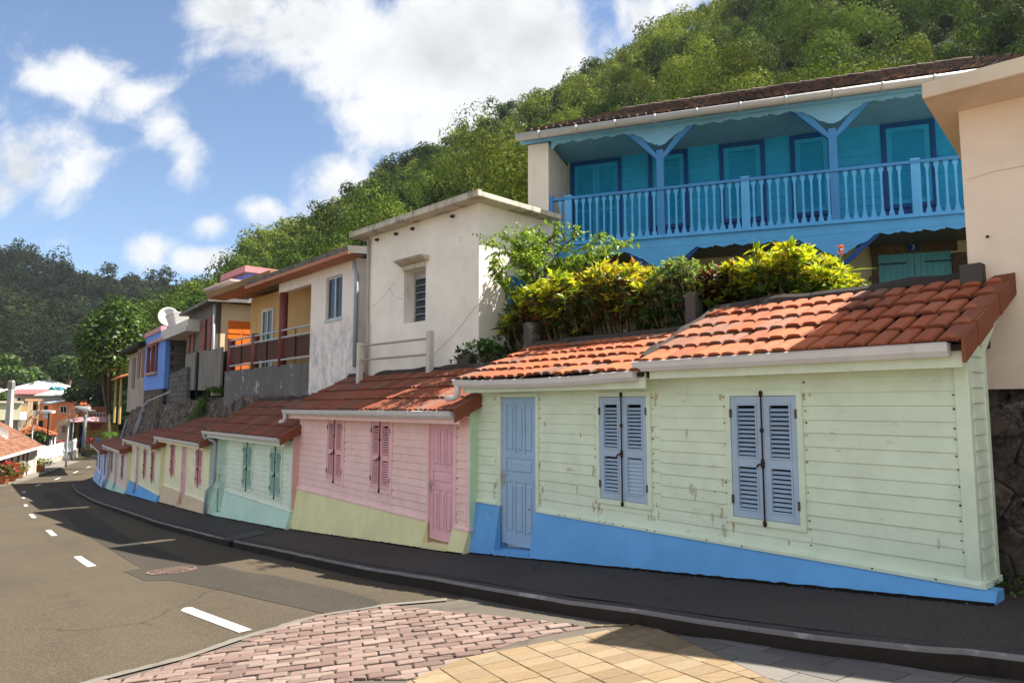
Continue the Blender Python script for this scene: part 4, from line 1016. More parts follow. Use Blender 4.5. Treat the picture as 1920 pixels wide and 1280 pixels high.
# ---- ochre and white stuccoed house with the balcony
def stucco_house():
    fr = Fr((-5.2, 17.48), (-.665, .747)); R = -2.45
    root = thing('stucco_house', fr.pt(2, -1.5, .3), 'ochre house with a peeling white front bay, red rail posts and a grey balcony wall', 'house')
    m_front = plaster('peeling white and blue plaster', (.70, .63, .56), (.22, .24, .30), .35, True, (.36, .39, .47), .50)
    t = NT('peeling lower plaster'); sp = t.nd('ShaderNodeSeparateXYZ'); t.L(t.tc.outputs['Object'], sp.inputs[0])
    h = t.ramp(sp.outputs[2], 2.1, 1.2); n = t.ramp(t.noise(4.6, 10, .78, (1, 1, .5)), .40, .62)
    v = t.mix(t.ramp(t.noise(1.2, 4), .4, .7), (.92, .83, .77), (.86, .77, .72)); v = t.mix(t.math('MULTIPLY', t.math('MULTIPLY', h, n), .8), v, (.44, .45, .53)); v = t.mix(t.math('MULTIPLY', t.ramp(t.noise(6, 7, .7, (1, 1, .3)), .56, .7), .35), v, (.30, .25, .23)); t.bump(t.noise(20, 7), .25, .01)
    m_front = t.done(v, .9, .15)
    m_och = plaster('ochre roughcast', (.74, .46, .21), (.36, .21, .10), .45, True, (.62, .37, .18), .55, bump=.9)
    m_red = paint('oxblood post paint', (.20, .055, .048), .6, .8); m_or = paint('terracotta fascia paint', (.52, .20, .11), .7, 1.0)
    w0, w1, c0, c1 = -1.68, -.83, 2.12, 3.19; zt = 3.45; D = -4.6
    mb = MB()
    for a, b, z0, z1 in ((R, w0, .1, zt), (w1, 0, .1, zt), (w0, w1, .1, c0), (w0, w1, c1, zt)): fr.box(mb, a, b, -.16, 0, z0, z1)
    fr.box(mb, R, R + .16, D, -.16, .1, zt); fr.box(mb, -.16, 0, D, -.16, .1, zt); mb.build('wall', m_front, root)
    mb = MB(); fr.box(mb, 0, 7.3, -1.35, -1.2, .8, 3.75); fr.box(mb, 7.15, 7.3, D, -1.35, .8, 3.75); fr.box(mb, 0, 7.3, D - .1, D, .1, 3.6); och = mb.build('ochre_wall', m_och, root)
    mb = MB(); fr.box(mb, w0, w0 + .05, -.10, -.05, c0, c1); fr.box(mb, w1 - .05, w1, -.10, -.05, c0, c1); fr.box(mb, w0 + .05, w1 - .05, -.10, -.05, c1 - .05, c1); fr.box(mb, w0 + .05, w1 - .05, -.10, -.05, c0, c0 + .05); fr.box(mb, (w0 + w1) / 2 - .03, (w0 + w1) / 2 + .03, -.095, -.04, c0 + .05, c1 - .05)
    fr.box(mb, w0 - .03, w1 + .03, -.05, .03, c0 - .05, c0); win = mb.build('window', M_alu, root)
    for a, b in ((w0 + .05, (w0 + w1) / 2 - .03), ((w0 + w1) / 2 + .03, w1 - .05)): mb = MB(); fr.box(mb, a, b, -.085, -.075, c0 + .05, c1 - .05); mb.build('pane', plain('blue reflecting glass', (.02, .035, .07), .08, .35, 0, .2), win)
    # inner window in the ochre wall
    a0, a1 = 5.21, 6.17; mb = MB(); k0, k1 = 1.3, 3.24
    for a, b, z0, z1 in ((a0, a0 + .09, k0, k1), (a1 - .09, a1, k0, k1), (a0 + .09, a1 - .09, k1 - .09, k1), ((a0 + a1) / 2 - .03, (a0 + a1) / 2 + .03, k0, k1 - .09)): fr.box(mb, a, b, -1.2, -1.15, z0, z1)
    win = mb.build('window', paint('white window trim', (.70, .66, .62), .5, .5), root)
    mb = MB(); fr.box(mb, a0 + .09, a1 - .09, -1.19, -1.18, k0, k1 - .09); mb.build('pane', M_glass, win)
    # roof slabs and fascias
    t0 = R - .3
    mb = MB(); fr.ext(mb, [(.42, 3.45), (.46, 3.62), (-5, 4.2), (-5, 4.05)], t0, 3.5); rf = mb.build('roof', M_blackc, root)
    mb = MB(); fr.box(mb, t0, 3.5, .40, .435, 3.43, 3.52); fr.box(mb, t0 + .02, 3.48, .02, .40, 3.44, 3.455); mb.build('fascia', m_or, rf)
    mb = MB(); fr.ext(mb, [(.02, 3.74), (.06, 3.92), (-5, 4.35), (-5, 4.25)], 2.6, 8.1); rf = mb.build('roof', plaster('weathered ochre slab edge', (.33, .20, .10), (.08, .06, .04), .8), root)
    mb = MB(); fr.box(mb, 2.6, 8.08, -.6, -.02, 3.725, 3.738); mb.build('soffit', m_or, rf)
    # balcony: lintel, column, parapet, posts, rails, tinted panels
    mb = MB(); fr.box(mb, 0.001, 2.06, -.16, -.002, 3.17, 3.44); mb.build('lintel', m_front, root)
    mb = MB(); fr.box(mb, 1.70, 2.05, -.17, .0, 1.1, 3.17) if False else mb.tube([fr.pt(1.88, -.08, 1.1), fr.pt(1.88, -.08, 3.17)], .115, 14); mb.build('column', m_red, root, smooth=True)
    mb = MB(); fr.box(mb, .002, 6.15, -.18, -.002, -.1, 1.14); fr.box(mb, 0.02, 6.1, -1.2, -.18, .95, 1.10); mb.build('balcony_wall', plaster('streaked grey concrete', (.165, .155, .155), (.035, .034, .035), .8, True, (.42, .43, .46), .56), root)
    for tc, zz in ((5.86, 2.16), (3.85, 2.18)): mb = MB(); mb.tube([fr.pt(tc, -.08, 1.1), fr.pt(tc, -.08, zz)], .115, 14); mb.build('rail_post', m_red, root, smooth=True)
    for z in (2.10, 1.90, 1.285):
        mb = MB(); mb.tube([fr.pt(.0, -.02, z), fr.pt(5.86, -.02, z)], .028, 8); mb.build('rail', M_alu, root)
    gt = NT('smoky brown acrylic panel'); gt.done((.085, .024, .012), .5, .1); gt.b.inputs['Alpha'].default_value = .94
    for a, b in ((.1, 1.76), (1.99, 3.73), (3.97, 5.74)):
        mb = MB(); fr.box(mb, a, b, -.055, -.045, 1.34, 1.87); mb.build('panel', gt.m, root)
        mb = MB(); mb.tube([fr.pt((a + b) / 2, -.03, 1.1), fr.pt((a + b) / 2, -.03, 2.08)], .012, 6); mb.build('stanchion', M_dark, root)
    mb = MB(); mb.tube([fr.pt(R + .05, .09, 3.38), fr.pt(R + .02, .10, 3.2), fr.pt(R - .02, .06, 3.05), fr.pt(R - .02, .06, .9)], .05, 10); mb.build('downpipe', M_pvcg, root, smooth=True)
    mb = MB(); fr.box(mb, R - .75, R, -3, -.35, .1, 3.3); mb.build('side_passage', M_blackc, root)
stucco_house()

# ---- grey and cream house with orange shutters, and the sheet fence below it
def grey_house():
    fr = Fr((-10.88, 24.85), (-.595, .804)); Lf = 4.6
    root = thing('grey_house', fr.pt(1.5, -1, .4), 'small grey and cream house with dark red shutters and a big orange double door', 'house')
    mb = MB(); fr.box(mb, 0.0, Lf, -.2, 0, 1.9, 3.85); fr.box(mb, Lf - .2, Lf, -3.4, -.2, .4, 3.85); mb.build('front_wall', M_blackc, root)
    sd = Fr(fr.xy(0), (-fr.f[0], -fr.f[1])); cream = plaster('cream render', (.72, .60, .40), (.40, .31, .2), .3)
    mb = MB(); sd.box(mb, 0.001, 3.6, 0, .2, .4, 3.80) ; mb.build('side_wall', cream, root)
    mb = MB(); fr.hexa = None; mb.hexa([fr.pt(-.35, .35, 3.78), fr.pt(Lf + .2, .35, 3.78), fr.pt(Lf + .2, -3.8, 3.98), fr.pt(-.35, -3.8, 3.98), fr.pt(-.35, .35, 3.90), fr.pt(Lf + .2, .35, 3.90), fr.pt(Lf + .2, -3.8, 4.10), fr.pt(-.35, -3.8, 4.10)]); mb.build('roof', plaster('blackened roof slab', (.20, .19, .175), (.02, .02, .02), .8, False, (.48, .46, .43), .57), root)
    msh = paint('dark red shutter', (.22, .06, .04), .6, 1)
    for a, b in ((.39, .98), (1.35, 2.1), (3.25, 3.75), (4.05, 4.55)):
        mb = MB(); fr.box(mb, a, b, .01, .05, 2.05, 3.32)
        for z in (2.3, 3.05): fr.box(mb, a, b, .05, .07, z, z + .06)
        mb.build('shutter', msh, root)
    mb = MB(); fr.box(mb, .98, 1.35, -.19, -.1 + .105, 2.1, 3.3); mb.build('window', M_dark, root)
    dm = paint('bright orange door', (.80, .19, .02), .5, .5)
    for a, b in ((.46, .96), (.97, 1.50)):
        mb = MB(); sd.box(mb, a, b, -.05, -.004, .6, 3.17)
        for z in (1.6, 2.7): sd.box(mb, a + .03, b - .03, -.065, -.05, z, z + .05)
        mb.build('door', dm, root)
    mb = MB(); mb.tube([fr.pt(-.06, .06, 3.72), fr.pt(-.06, .06, .9)], .05, 8); mb.build('downpipe', M_pvcg, root, smooth=True)
    fence = thing('sheet_fence', fr.pt(1, .4, .4), 'stained grey concrete panels standing under the grey house with red shutters', 'fence')
    for a, b, z0, z1 in ((-1.6, .42, .66, 2.05), (.46, 2.0, .62, 2.10), (2.7, 4.5, .66, 2.16)):
        mb = MB(); fr.box(mb, a, b, .02 if a > 0 else .05, .08 if a > 0 else .12, z0, z1); mb.build('panel', plaster('streaked sheet panel', (.24, .225, .21), (.03, .03, .03), .75, True, (.40, .37, .34), .6), fence)
    for t in (2.35, .44, 4.55): mb = MB(); fr.box(mb, t - .09, t + .09, .0, .07, .0, 2.1); mb.build('post', M_dark, fence)
    mb = MB(); fr.box(mb, -1.6, 4.5, -.35, -.3, -.2, 2.0); mb.build('backing', M_dark, fence)
grey_house()
def block_wall_and_blue_house():
    fr = Fr((-13.12, 27.52), (-.6, .8)); t = NT('bare concrete blocks')
    br = t.nd('ShaderNodeTexBrick'); br.inputs['Scale'].default_value = 1; br.inputs['Brick Width'].default_value = .42; br.inputs['Row Height'].default_value = .21; br.inputs['Mortar Size'].default_value = .012
    cmb = t.nd('ShaderNodeCombineXYZ'); sp = t.nd('ShaderNodeSeparateXYZ'); t.L(t.tc.outputs['Object'], sp.inputs[0]); t.L(t.math('SUBTRACT', sp.outputs[1], sp.outputs[0]), cmb.inputs[0]); t.L(sp.outputs[2], cmb.inputs[1]); t.L(cmb.outputs[0], br.inputs['Vector'])
    br.inputs['Color1'].default_value = (.17, .165, .155, 1); br.inputs['Color2'].default_value = (.11, .105, .10, 1); br.inputs['Mortar'].default_value = (.05, .05, .05, 1)
    v = t.mix(t.math('MULTIPLY', t.ramp(t.noise(1.5, 6, .7), .5, .68), .7), br.outputs['Color'], (.035, .034, .032)); t.bump(br.outputs['Fac'], -.5, .02); mblk = t.done(v, .95, .1)
    mb = MB(); fr.hexa = None; mb.hexa([fr.pt(-.05, -.16, .0), fr.pt(4.55, -.16, .0), fr.pt(4.55, 0, .0), fr.pt(-.05, 0, .0), fr.pt(-.05, -.16, 1.60), fr.pt(4.55, -.16, 1.36), fr.pt(4.55, 0, 1.36), fr.pt(-.05, 0, 1.60)])
    tag(mb.build('block_wall', mblk), 'bare grey concrete block wall between the blue house and the grey house', 'wall')
    b = Fr((-15.42, 30.27), (-.6, .8)); root = thing('blue_house', b.pt(2.5, -1, .6), 'bright blue house front with pink parapet and a red framed window', 'house')
    mbl = paint('vivid blue render', c('6390e2'), .7, .7); L = 5.3; D = -3.4
    w0, w1, c0, c1 = 1.75, 4.25, 1.62, 2.87; mb = MB()
    for p, q, z0, z1 in ((0, w0, .80, 3.45), (w1, L, .80, 3.45), (w0, w1, .80, c0), (w0, w1, c1, 3.45)): b.box(mb, p, q, -.18, 0, z0, z1)
    b.box(mb, L - .18, L, D, -.18, .8, 3.3)
    mb.build('wall', mbl, root)
    mb = MB(); b.box(mb, .0, .2, -1.1, -.18, .3, 3.1); b.box(mb, .2, L - .18, -1.1, -.9, .3, 3.1); b.box(mb, -4.6, .0, -1.05, -.85, .3, 2.9); mb.build('block_backing', mblk, root)
    mp = paint('pink parapet paint', (.55, .27, .30), .7, .8); mb = MB(); b.box(mb, 1.0, L + .1, -.2, .06, 3.45, 3.68); mb.build('parapet', mp, root)
    mb = MB(); b.box(mb, -4.6, 1.4, -3, .12, 2.95, 3.15); b.box(mb, -4.6, .95, -3, .05, 3.15, 3.42); mb.build('roof', plaster('limewashed roof edge', (.62, .59, .55), (.30, .2, .17), .5), root)
    mb = MB(); b.box(mb, .1, 3.4, .12, .15, 2.97, 3.1); mb.build('roof_fascia', mp, root)
    mr = paint('maroon window frame', (.20, .07, .07), .6, .8); mb = MB()
    for p, q, z0, z1 in ((w0, w0 + .16, c0, c1), (w1 - .16, w1, c0, c1), ((w0 + w1) / 2 - .12, (w0 + w1) / 2 + .12, c0, c1), (w0 - .15, w1 + .25, c1, c1 + .22)): b.box(mb, p, q, -.05, .09, z0, z1)
    win = mb.build('window', mr, root)
    for p, q in ((w0 + .16, (w0 + w1) / 2 - .12), ((w0 + w1) / 2 + .12, w1 - .16)): mb = MB(); b.box(mb, p, q, -.10, -.08, c0, c1); mb.build('pane', plain('pale net curtain glass', (.33, .36, .45), .3, .5), win)
    mb = MB(); b.box(mb, w0 - .15, w1 + .15, .0, .14, c0 - .12, c0); mb.build('sill', plaster('chipped sill', (.45, .28, .24), (.1, .08, .07), .7), win)
    mb = MB(); b.box(mb, .3, L, -.18, -.03, -.2, .80); mb.build('foundation', M_stone, root)
    # white cold-water tank and satellite dish on the roof
    r = b.off(-.7); tk = MB(); tk.prism([r.pt(1.3, 0, 3.43), r.pt(2.7, 0, 3.43), r.pt(2.7, -1.3, 3.43), r.pt(1.3, -1.3, 3.43)], [r.pt(1.0, .25, 4.32), r.pt(3.0, .25, 4.32), r.pt(3.0, -1.55, 4.32), r.pt(1.0, -1.55, 4.32)])
    wr = thing('water_tank', r.pt(2, -.7, 3.43), 'pale tapered water tank on the blue house roof', 'water tank'); tk.build('tank_body', paint('white tank', (.66, .64, .61), .5, .5), wr, bevel=.03)
    mb = MB(); r.box(mb, .96, 3.04, -1.6, .29, 4.32, 4.37); mb.build('tank_lid', paint('white tank', (.66, .64, .61), .5, .5), wr, bevel=.02)
    mb = MB()
    for t in (1.4, 2.7): r.box(mb, t - .08, t + .08, -1.4, -.1, 3.40, 3.44)
    mb.build('tank_feet', M_conc, wr)
    dr = b.off(-.9); T_, Z_ = dr.hit(316, 594); cen = Vector(dr.pt(T_, 0, Z_)); sat = thing('satellite_dish', dr.pt(T_, -.2, 3.2), 'round white satellite dish behind the water tank on the blue house', 'satellite dish')
    ax = (Vector((0, 0, 0)) - cen); ax = Vector((ax.x + 6, ax.y, 5)).normalized(); e1 = ax.cross(Vector((0, 0, 1))).normalized(); e2 = ax.cross(e1)
    V = [cen - ax * .12]; F = []; n = 24
    for i in range(1, 6):
        rr = .50 * i / 5
        for k in range(n): V.append(cen + e1 * rr * math.cos(2 * PI * k / n) + e2 * rr * math.sin(2 * PI * k / n) + ax * (.16 * (i / 5) ** 2 - .12))
    for k in range(n): F.append((0, 1 + k, 1 + (k + 1) % n))
    for i in range(4):
        for k in range(n): F.append((1 + i * n + k, 1 + (i + 1) * n + k, 1 + (i + 1) * n + (k + 1) % n, 1 + i * n + (k + 1) % n))
    mb = MB(); mb.add(V, F); o = mb.build('reflector', paint('white dish', (.72, .71, .68), .5, .4), sat, smooth=True); so = o.modifiers.new('thick', 'SOLIDIFY'); so.thickness = .02
    mb = MB(); mb.tube([cen - ax * .12, cen - ax * .3 + Vector((0, 0, -.2)), Vector(dr.pt(T_ - .3, -.3, 3.0))], .04, 8); mb.tube([cen + e2 * .6, cen + ax * .55], .015, 6); mb.build('mast', M_alu, sat)
    # weathered timber house at the end
    w = Fr((-18.48, 34.48), (-.6, .8)); root = thing('weathered_house', w.pt(3, -1, -.2), 'narrow unpainted weathered house beyond the blue one', 'house')
    mg = plaster('bleached grey boards', (.36, .33, .30), (.07, .065, .06), .8, True, (.55, .48, .40), .58); mb = MB(); w.box(mb, .2, 3.1, -.2, 0, .0, 3.1); w.box(mb, 3.3, 6.7, -.35, -.1, -.3, 3.0); w.box(mb, 6.5, 6.7, -3.5, -.35, -.3, 3.0); mb.build('wall', mg, root)
    mb = MB(); mb.hexa([w.pt(.0, .4, 3.05), w.pt(7.2, .4, 3.0), w.pt(7.2, -4, 3.45), w.pt(.0, -4, 3.5), w.pt(.0, .4, 3.25), w.pt(7.2, .4, 3.2), w.pt(7.2, -4, 3.6), w.pt(.0, -4, 3.65)]); mb.build('roof', plain('tarred roof edge', (.022, .021, .020), .9, .2), root)
    for a, b2 in ((.5, 1.25), (1.9, 2.65)): mb = MB(); w.box(mb, a, b2, .002, .04, 1.5, 2.85); mb.build('shutter', plaster('faded red shutter', (.26, .15, .12), (.08, .06, .05), .6), root)
    mb = MB(); w.box(mb, 4.2, 5.2, -.098, -.06, 1.0, 2.7); mb.build('door', plaster('grey door', (.2, .18, .17), (.06, .06, .06), .6), root)
    for px, py0, py1, nm in ((266, 742, 775, 0),):
        pass
    mb = MB(); mb.tube([H[6][0].pt(2.5, -1.0, .25), H[6][0].pt(2.6, -.9, .1), H[6][0].pt(3.4, -.7, -.9), H[6][0].pt(3.8, -.6, -1.7)], .034, 8)
    mb.tube([H[6][0].pt(-.5, -1.35, .62), H[6][0].pt(1.6, -1.1, .35), H[6][0].pt(2.5, -1.0, .25)], .034, 8)
    o = mb.build('drain_pipe', M_pvcg, smooth=True); tag(o, 'long grey drain pipe bending down the stone wall below the blue house', 'pipe', 'drain pipes on the stone wall')
    mb = MB(); mb.tube([H[6][0].pt(4.6, -1.1, -.35), H[6][0].pt(4.9, -.9, -1.4)], .06, 8); mb.tube([H[6][0].pt(4.5, -1.1, -.3), H[6][0].pt(4.1, -1.1, -.2)], .05, 8)
    o = mb.build('drain_pipe', M_pvcg, smooth=True); tag(o, 'short grey pipe stub on the stone wall, left of the long bent pipe', 'pipe', 'drain pipes on the stone wall')
block_wall_and_blue_house()
def lilac_house():
    fr = Fr((-12.66, 32.63), (-.665, .747)); root = thing('lilac_house', fr.pt(1, -2, 4), 'lilac house with pink flat roof high behind the ochre house', 'house')
    ml = paint('lilac render', c('8490da'), .7, .4); mb = MB(); fr.box(mb, .3, 3.3, -2.8, 0, 1.5, 6.6); mb.build('wall', ml, root)
    mb = MB(); fr.box(mb, .1, 3.5, -3.0, .25, 6.5, 6.8); mb.build('roof', paint('rose roof edge', (.60, .24, .26), .7, .5), root)
    mb = MB(); fr.box(mb, .2, 4.1, .0, .9, 5.98, 6.08); mb.build('canopy', paint('pale canopy', (.56, .42, .38), .7, .8), root)
    mb = MB(); fr.box(mb, .1, 1.4, .0, .05, 4.4, 5.6); mb.build('window', M_dark, root)
    mb = MB(); fr.box(mb, 1.4, 1.6, .0, .10, 4.0, 6.0); mb.build('window_trim', paint('white window trim', (.7, .66, .62), .5, .5), root)
lilac_house()

# ---- turquoise house with the long balcony
def balcony_house():
    fr = Fr((2.84, 13.0), (-.942, .336)); R = -7.6; Lt = 2.35
    root = thing('balcony_house', fr.pt(-3, -1.5, .8), 'turquoise two storey house with a blue balcony railing and dark tiled roof', 'house')
    D = -1.45
    teal = paint('turquoise board paint', (.014, .37, .72), .6, .5); sky_ = paint('light blue paint', c('58aae6'), .55, .9); vio = paint('violet blue paint', c('3f84c2'), .55, .9); navy = paint('navy blue trim', c('07488c'), .5, .3); aqua = paint('aqua fretwork paint', c('78b2d8'), .55, .7)
    crm = plaster('cream ground floor render', (.86, .74, .50), (.5, .4, .26), .2)
    # upper wall of lapped boards, with openings
    drs = [(.955, 2.11, 2), (-.476, .367, 1), (-2.02, -1.116, 1), (-3.30, -2.503, 1), (-5.08, -4.156, 1), (-6.9, -6.0, 1)]
    holes = [(a, b, 3.2, 5.50) for a, b, _ in drs]
    mb = MB(); boards(mb, fr, R, 2.15, 3.22, 5.95, .17, holes, D, .014, 5); wl = mb.build('wall', teal, root)
    mb = MB(); fr.box(mb, R, 2.2, D - .3, D - .052, .6, 5.95); mb.build('wall_core', crm, root)
    for a, b, k in drs:
        low = 3.24 if k == 2 else 3.80
        mb = MB(); f = .085
        for p, q, z0, z1 in ((a, a + f, low, 5.50), (b - f, b, low, 5.50), (a + f, b - f, 5.50 - f, 5.50), (a + f, b - f, low, low + f)): fr.box(mb, p, q, D - .04, D + .045, z0, z1)
        if k == 1: fr.box(mb, a, b, D - .05, D + .005, 3.22, low)
        win = mb.build('window', navy if k == 2 else [navy], root, bevel=.004)
        if k == 1: pass
        ia, ib = a + f, b - f; leaves = [(ia, (ia + ib) / 2 - .004), ((ia + ib) / 2 + .004, ib)] if k == 2 else [(ia, ib)]
        for p, q in leaves:
            mb = MB(); st = .10 if k == 1 else .075; z0, z1 = low + f, 5.50 - f
            fr.box(mb, p, q, D - .04, D - .03, z0, z1)
            fr.box(mb, p, p + st, D - .03, D + .005, z0, z1); fr.box(mb, q - st, q, D - .03, D + .005, z0, z1)
            zm = z0 + (z1 - z0) * .5
            for x0, x1 in ((z0, z0 + .09), (zm - .04, zm + .04), (z1 - .09, z1)): fr.box(mb, p + st, q - st, D - .03, D + .005, x0, x1)
            for za, zb in ((z0 + .09, zm - .04), (zm + .04, z1 - .09)):
                z = za + .02
                while z < zb - .02: fr.ext(mb, [(D - .03, z + .03), (D - .012, z + .03), (D + .002, z - .006), (D - .004, z - .010)], p + st, q - st); z += .052
            mb.build('shutter', teal, win)
    # balcony floor, fretted fascias
    mb = MB(); fr.box(mb, R, 2.15, D, -.06, 3.10, 3.24); mb.build('balcony_floor', paint('balcony underside', (.16, .15, .14), .8, 1), root)
    mb = MB(); fr.box(mb, R, 2.2, -.06, .0, 3.07, 3.262); fr.box(mb, R, 2.22, -.02, .045, 3.245, 3.285); mb.build('floor_beam', sky_, root)
    def fret(name, ztop, zlow, m, posts, depth, hw, d0=.002, d1=.022, seed=0):
        """Fretwork board with a scalloped lower edge that drops into a pendant at every post."""
        mb = MB(); tl = sorted(posts); step = .028; t = R; prev = None
        while t < 2.15:
            dist = min(abs(t - p) for p in tl); ph = (t * 2.9) % 1.0
            sc_ = .055 * (1 - abs(2 * ph - 1)) + (.025 if ph < .14 else 0)
            z = zlow - sc_
            if dist < hw: z = zlow - depth * (1 - dist / hw) ** .85 - sc_ * .8
            if prev is not None: fr.ext if False else mb.hexa([fr.pt(prev[0], d0, prev[1]), fr.pt(t, d0, z), fr.pt(t, d1, z), fr.pt(prev[0], d1, prev[1]), fr.pt(prev[0], d0, ztop), fr.pt(t, d0, ztop), fr.pt(t, d1, ztop), fr.pt(prev[0], d1, ztop)])
            prev = (t, z); t += step
        mb.build(name, m, root)
    posts = [-.06, -3.14, -6.2]
    fret('eave_fretwork', 5.51, 5.44, aqua, posts + [2.5], .34, .52)
    fret('floor_fretwork', 3.075, 3.04, sky_, posts, .36, .62, -.03, -.005)
    for p in posts:
        mb = MB(); fr.box(mb, p - .07, p + .07, -.12, -.002 + .0, 3.262, 5.02); mb.build('post', vio, root, bevel=.01)
        for s in (1, -1):
            mb = MB(); mb.hexa([fr.pt(p + s * .0, -.10, 4.86), fr.pt(p + s * .07, -.10, 4.84), fr.pt(p + s * .07, -.006, 4.84), fr.pt(p, -.006, 4.86), fr.pt(p + s * .48, -.10, 5.46), fr.pt(p + s * .68, -.10, 5.46), fr.pt(p + s * .68, -.006, 5.46), fr.pt(p + s * .48, -.006, 5.46)]); mb.build('brace', vio, root)
            mb = MB(); mb.hexa([fr.pt(p + s * .02, -.12, 2.50), fr.pt(p + s * .14, -.12, 2.50), fr.pt(p + s * .14, -.035, 2.50), fr.pt(p + s * .02, -.035, 2.50), fr.pt(p + s * .62, -.12, 3.07), fr.pt(p + s * .76, -.12, 3.07), fr.pt(p + s * .76, -.035, 3.07), fr.pt(p + s * .62, -.035, 3.07)]); mb.build('lower_brace', navy, root)
        mb = MB(); fr.box(mb, p - .07, p + .07, -.13, -.03, .7, 3.07); mb.build('lower_post', vio, root)
    # railing
    rl = MB(); fr.box(rl, R, 2.16, -.07, .02, 4.20, 4.26); rail = rl.build('hand_rail', vio, root, bevel=.008)
    rl = MB(); fr.box(rl, R, 2.16, -.05, .0, 3.285, 3.32); rl.build('bottom_rail', sky_, root)
    mains = [1.80, -1.62, -4.42, -7.5]
    nb = 0
    for p in mains: mb = MB(); fr.box(mb, p - .075, p + .075, -.055, .01, 3.29, 4.30); mb.build('newel', sky_, root, bevel=.006)
    mb = MB(); fr.box(mb, 2.12, 2.19, -.06, .02, 3.25, 4.32); mb.build('newel', vio, root)
    t = 1.63; spacing = .1415
    prof = [(3.32, .044), (3.37, .042), (3.41, .028), (3.47, .020), (3.8, .019), (4.06, .019), (4.10, .024), (4.14, .040), (4.20, .042)]
    proto = None
    ts = [1.97]
    while t > R: ts.append(t); t -= spacing
    for t in ts:
        if any(abs(t - p) < .12 for p in mains) or any(abs(t - p) < .08 for p in posts): continue
        if nb >= 95: break
        mb = MB(); V = []; F = []
        for z, w in prof:
            V += [fr.pt(t - w, -.035, z), fr.pt(t + w, -.035, z), fr.pt(t + w, -.012, z), fr.pt(t - w, -.012, z)]
        for i in range(len(prof) - 1):
            for k in range(4): F.append((i * 4 + k, i * 4 + (k + 1) % 4, (i + 1) * 4 + (k + 1) % 4, (i + 1) * 4 + k))
        mb.add(V, F); mb.build('baluster', sky_, root); nb += 1
    # left end wall, ceiling, roof, gutter
    white = plaster('white end wall', (.74, .68, .61), (.45, .38, .3), .3)
    e0 = fr.hit(990, 330, .05)[0]; mb = MB(); fr.box(mb, 2.2, e0, D - .25, .05, .7, 5.44); mb.build('end_wall', white, root)
    mb = MB(); fr.box(mb, R, e0, D, -.03, 5.52, 5.56)
    t_ = paint('aqua boarded soffit', c('6fa6bd'), .6, .4); mb.build('ceiling', t_, root)
    mb = MB(); fr.box(mb, R, e0 + .15, .03, .12, 5.47, 5.52); mb.build('eave_board', aqua, root)
    tm = vcol('blackened barrel tile', .9, 30, .5, (.03, .026, .022), .48, 3.0)
    mb = MB(); rr = random.Random(4); hip = e0 + .12; ze, zr, de, drr = 5.60, 6.90, .30, -2.3; n = 12; TW = .155; cols = int((hip - R + .3) / TW)
    for i in range(n):
        fa, fb = i / n, (i + 1.2) / n
        for j in range(cols):
            t0 = R - .3 + j * TW; lim = hip - 1.9 * fa
            if t0 + TW > lim or t0 < R - .3 + 1.9 * fa: continue
            A_ = lambda f: (de + (drr - de) * f, ze + (zr - ze) * f)
            (da, za), (db, zb) = A_(fa), A_(min(fb, 1)); k = rr.uniform(.6, 1.25); mb.col = mul(rr.choice([(.115, .062, .047), (.085, .055, .047), (.14, .075, .052), (.06, .045, .04)]), k); j0 = rr.uniform(-.015, .015); V = []
            for (dd, zz, lf) in ((da, za, .045), (db, zb, .0)):
                for a_ in range(7):
                    an = PI * a_ / 6; V.append(fr.pt(t0 + .0775 - .070 * math.cos(an) + j0, dd, zz + lf + .058 * math.sin(an)))
            mb.add(V, [(a_, a_ + 1, 8 + a_, 7 + a_) for a_ in range(6)] + [tuple(range(7))])
    mb.col = (.04, .032, .03); mb.add([fr.pt(R - .3, de, ze), fr.pt(hip, de, ze), fr.pt(hip - 1.9, drr, zr), fr.pt(R + 1.6, drr, zr)], [(0, 1, 2, 3)])
    mb.add([fr.pt(hip, de, ze), fr.pt(hip, -4.9, ze), fr.pt(hip - 1.9, drr, zr)], [(0, 1, 2)]); mb.add([fr.pt(R - .3, -4.9, ze), fr.pt(hip, -4.9, ze), fr.pt(hip - 1.9, drr, zr), fr.pt(R + 1.6, drr, zr)], [(0, 1, 2, 3)]); mb.add([fr.pt(R - .3, de, ze), fr.pt(R - .3, -4.9, ze), fr.pt(R + 1.6, drr, zr)], [(0, 1, 2)])
    rf = mb.build('roof', tm, root, col=True)
    mb = MB(); tt = R + 1.6
    while tt < hip - 2.0:
        mb.col = mul((.16, .11, .09), rr.uniform(.6, 1.3)); mb.tube([fr.pt(tt, drr, zr + .025), fr.pt(tt + .34, drr, zr + .035)], [.085, .095], 8); tt += .32
    mb.build('ridge_tile', tm, rf, col=True)
    mb = MB(); mb.tube([fr.pt(R, de + .03, 5.52), fr.pt(e0 + .16, de + .03, 5.52)], .075, 14)
    for k in range(int((e0 - R) / .78)): t = e0 - .35 - k * .78; mb.tube([fr.pt(t, de + .03, 5.52), fr.pt(t + .05, de + .03, 5.52)], .084, 14)
    mb.build('gutter', paint('dull zinc gutter', (.40, .385, .38), .5, .8), root, smooth=True)
    # ground floor: door with stone surround and the number plate
    a, b = -5.23, -4.0; z1 = fr.hit(1715, 474, D)[1]; z0 = .85; stn = plaster('brown stone surround', (.15, .105, .075), (.05, .035, .03), .7, False, (.22, .16, .11), .5, bump=.6)
    mb = MB(); D1 = D + .0
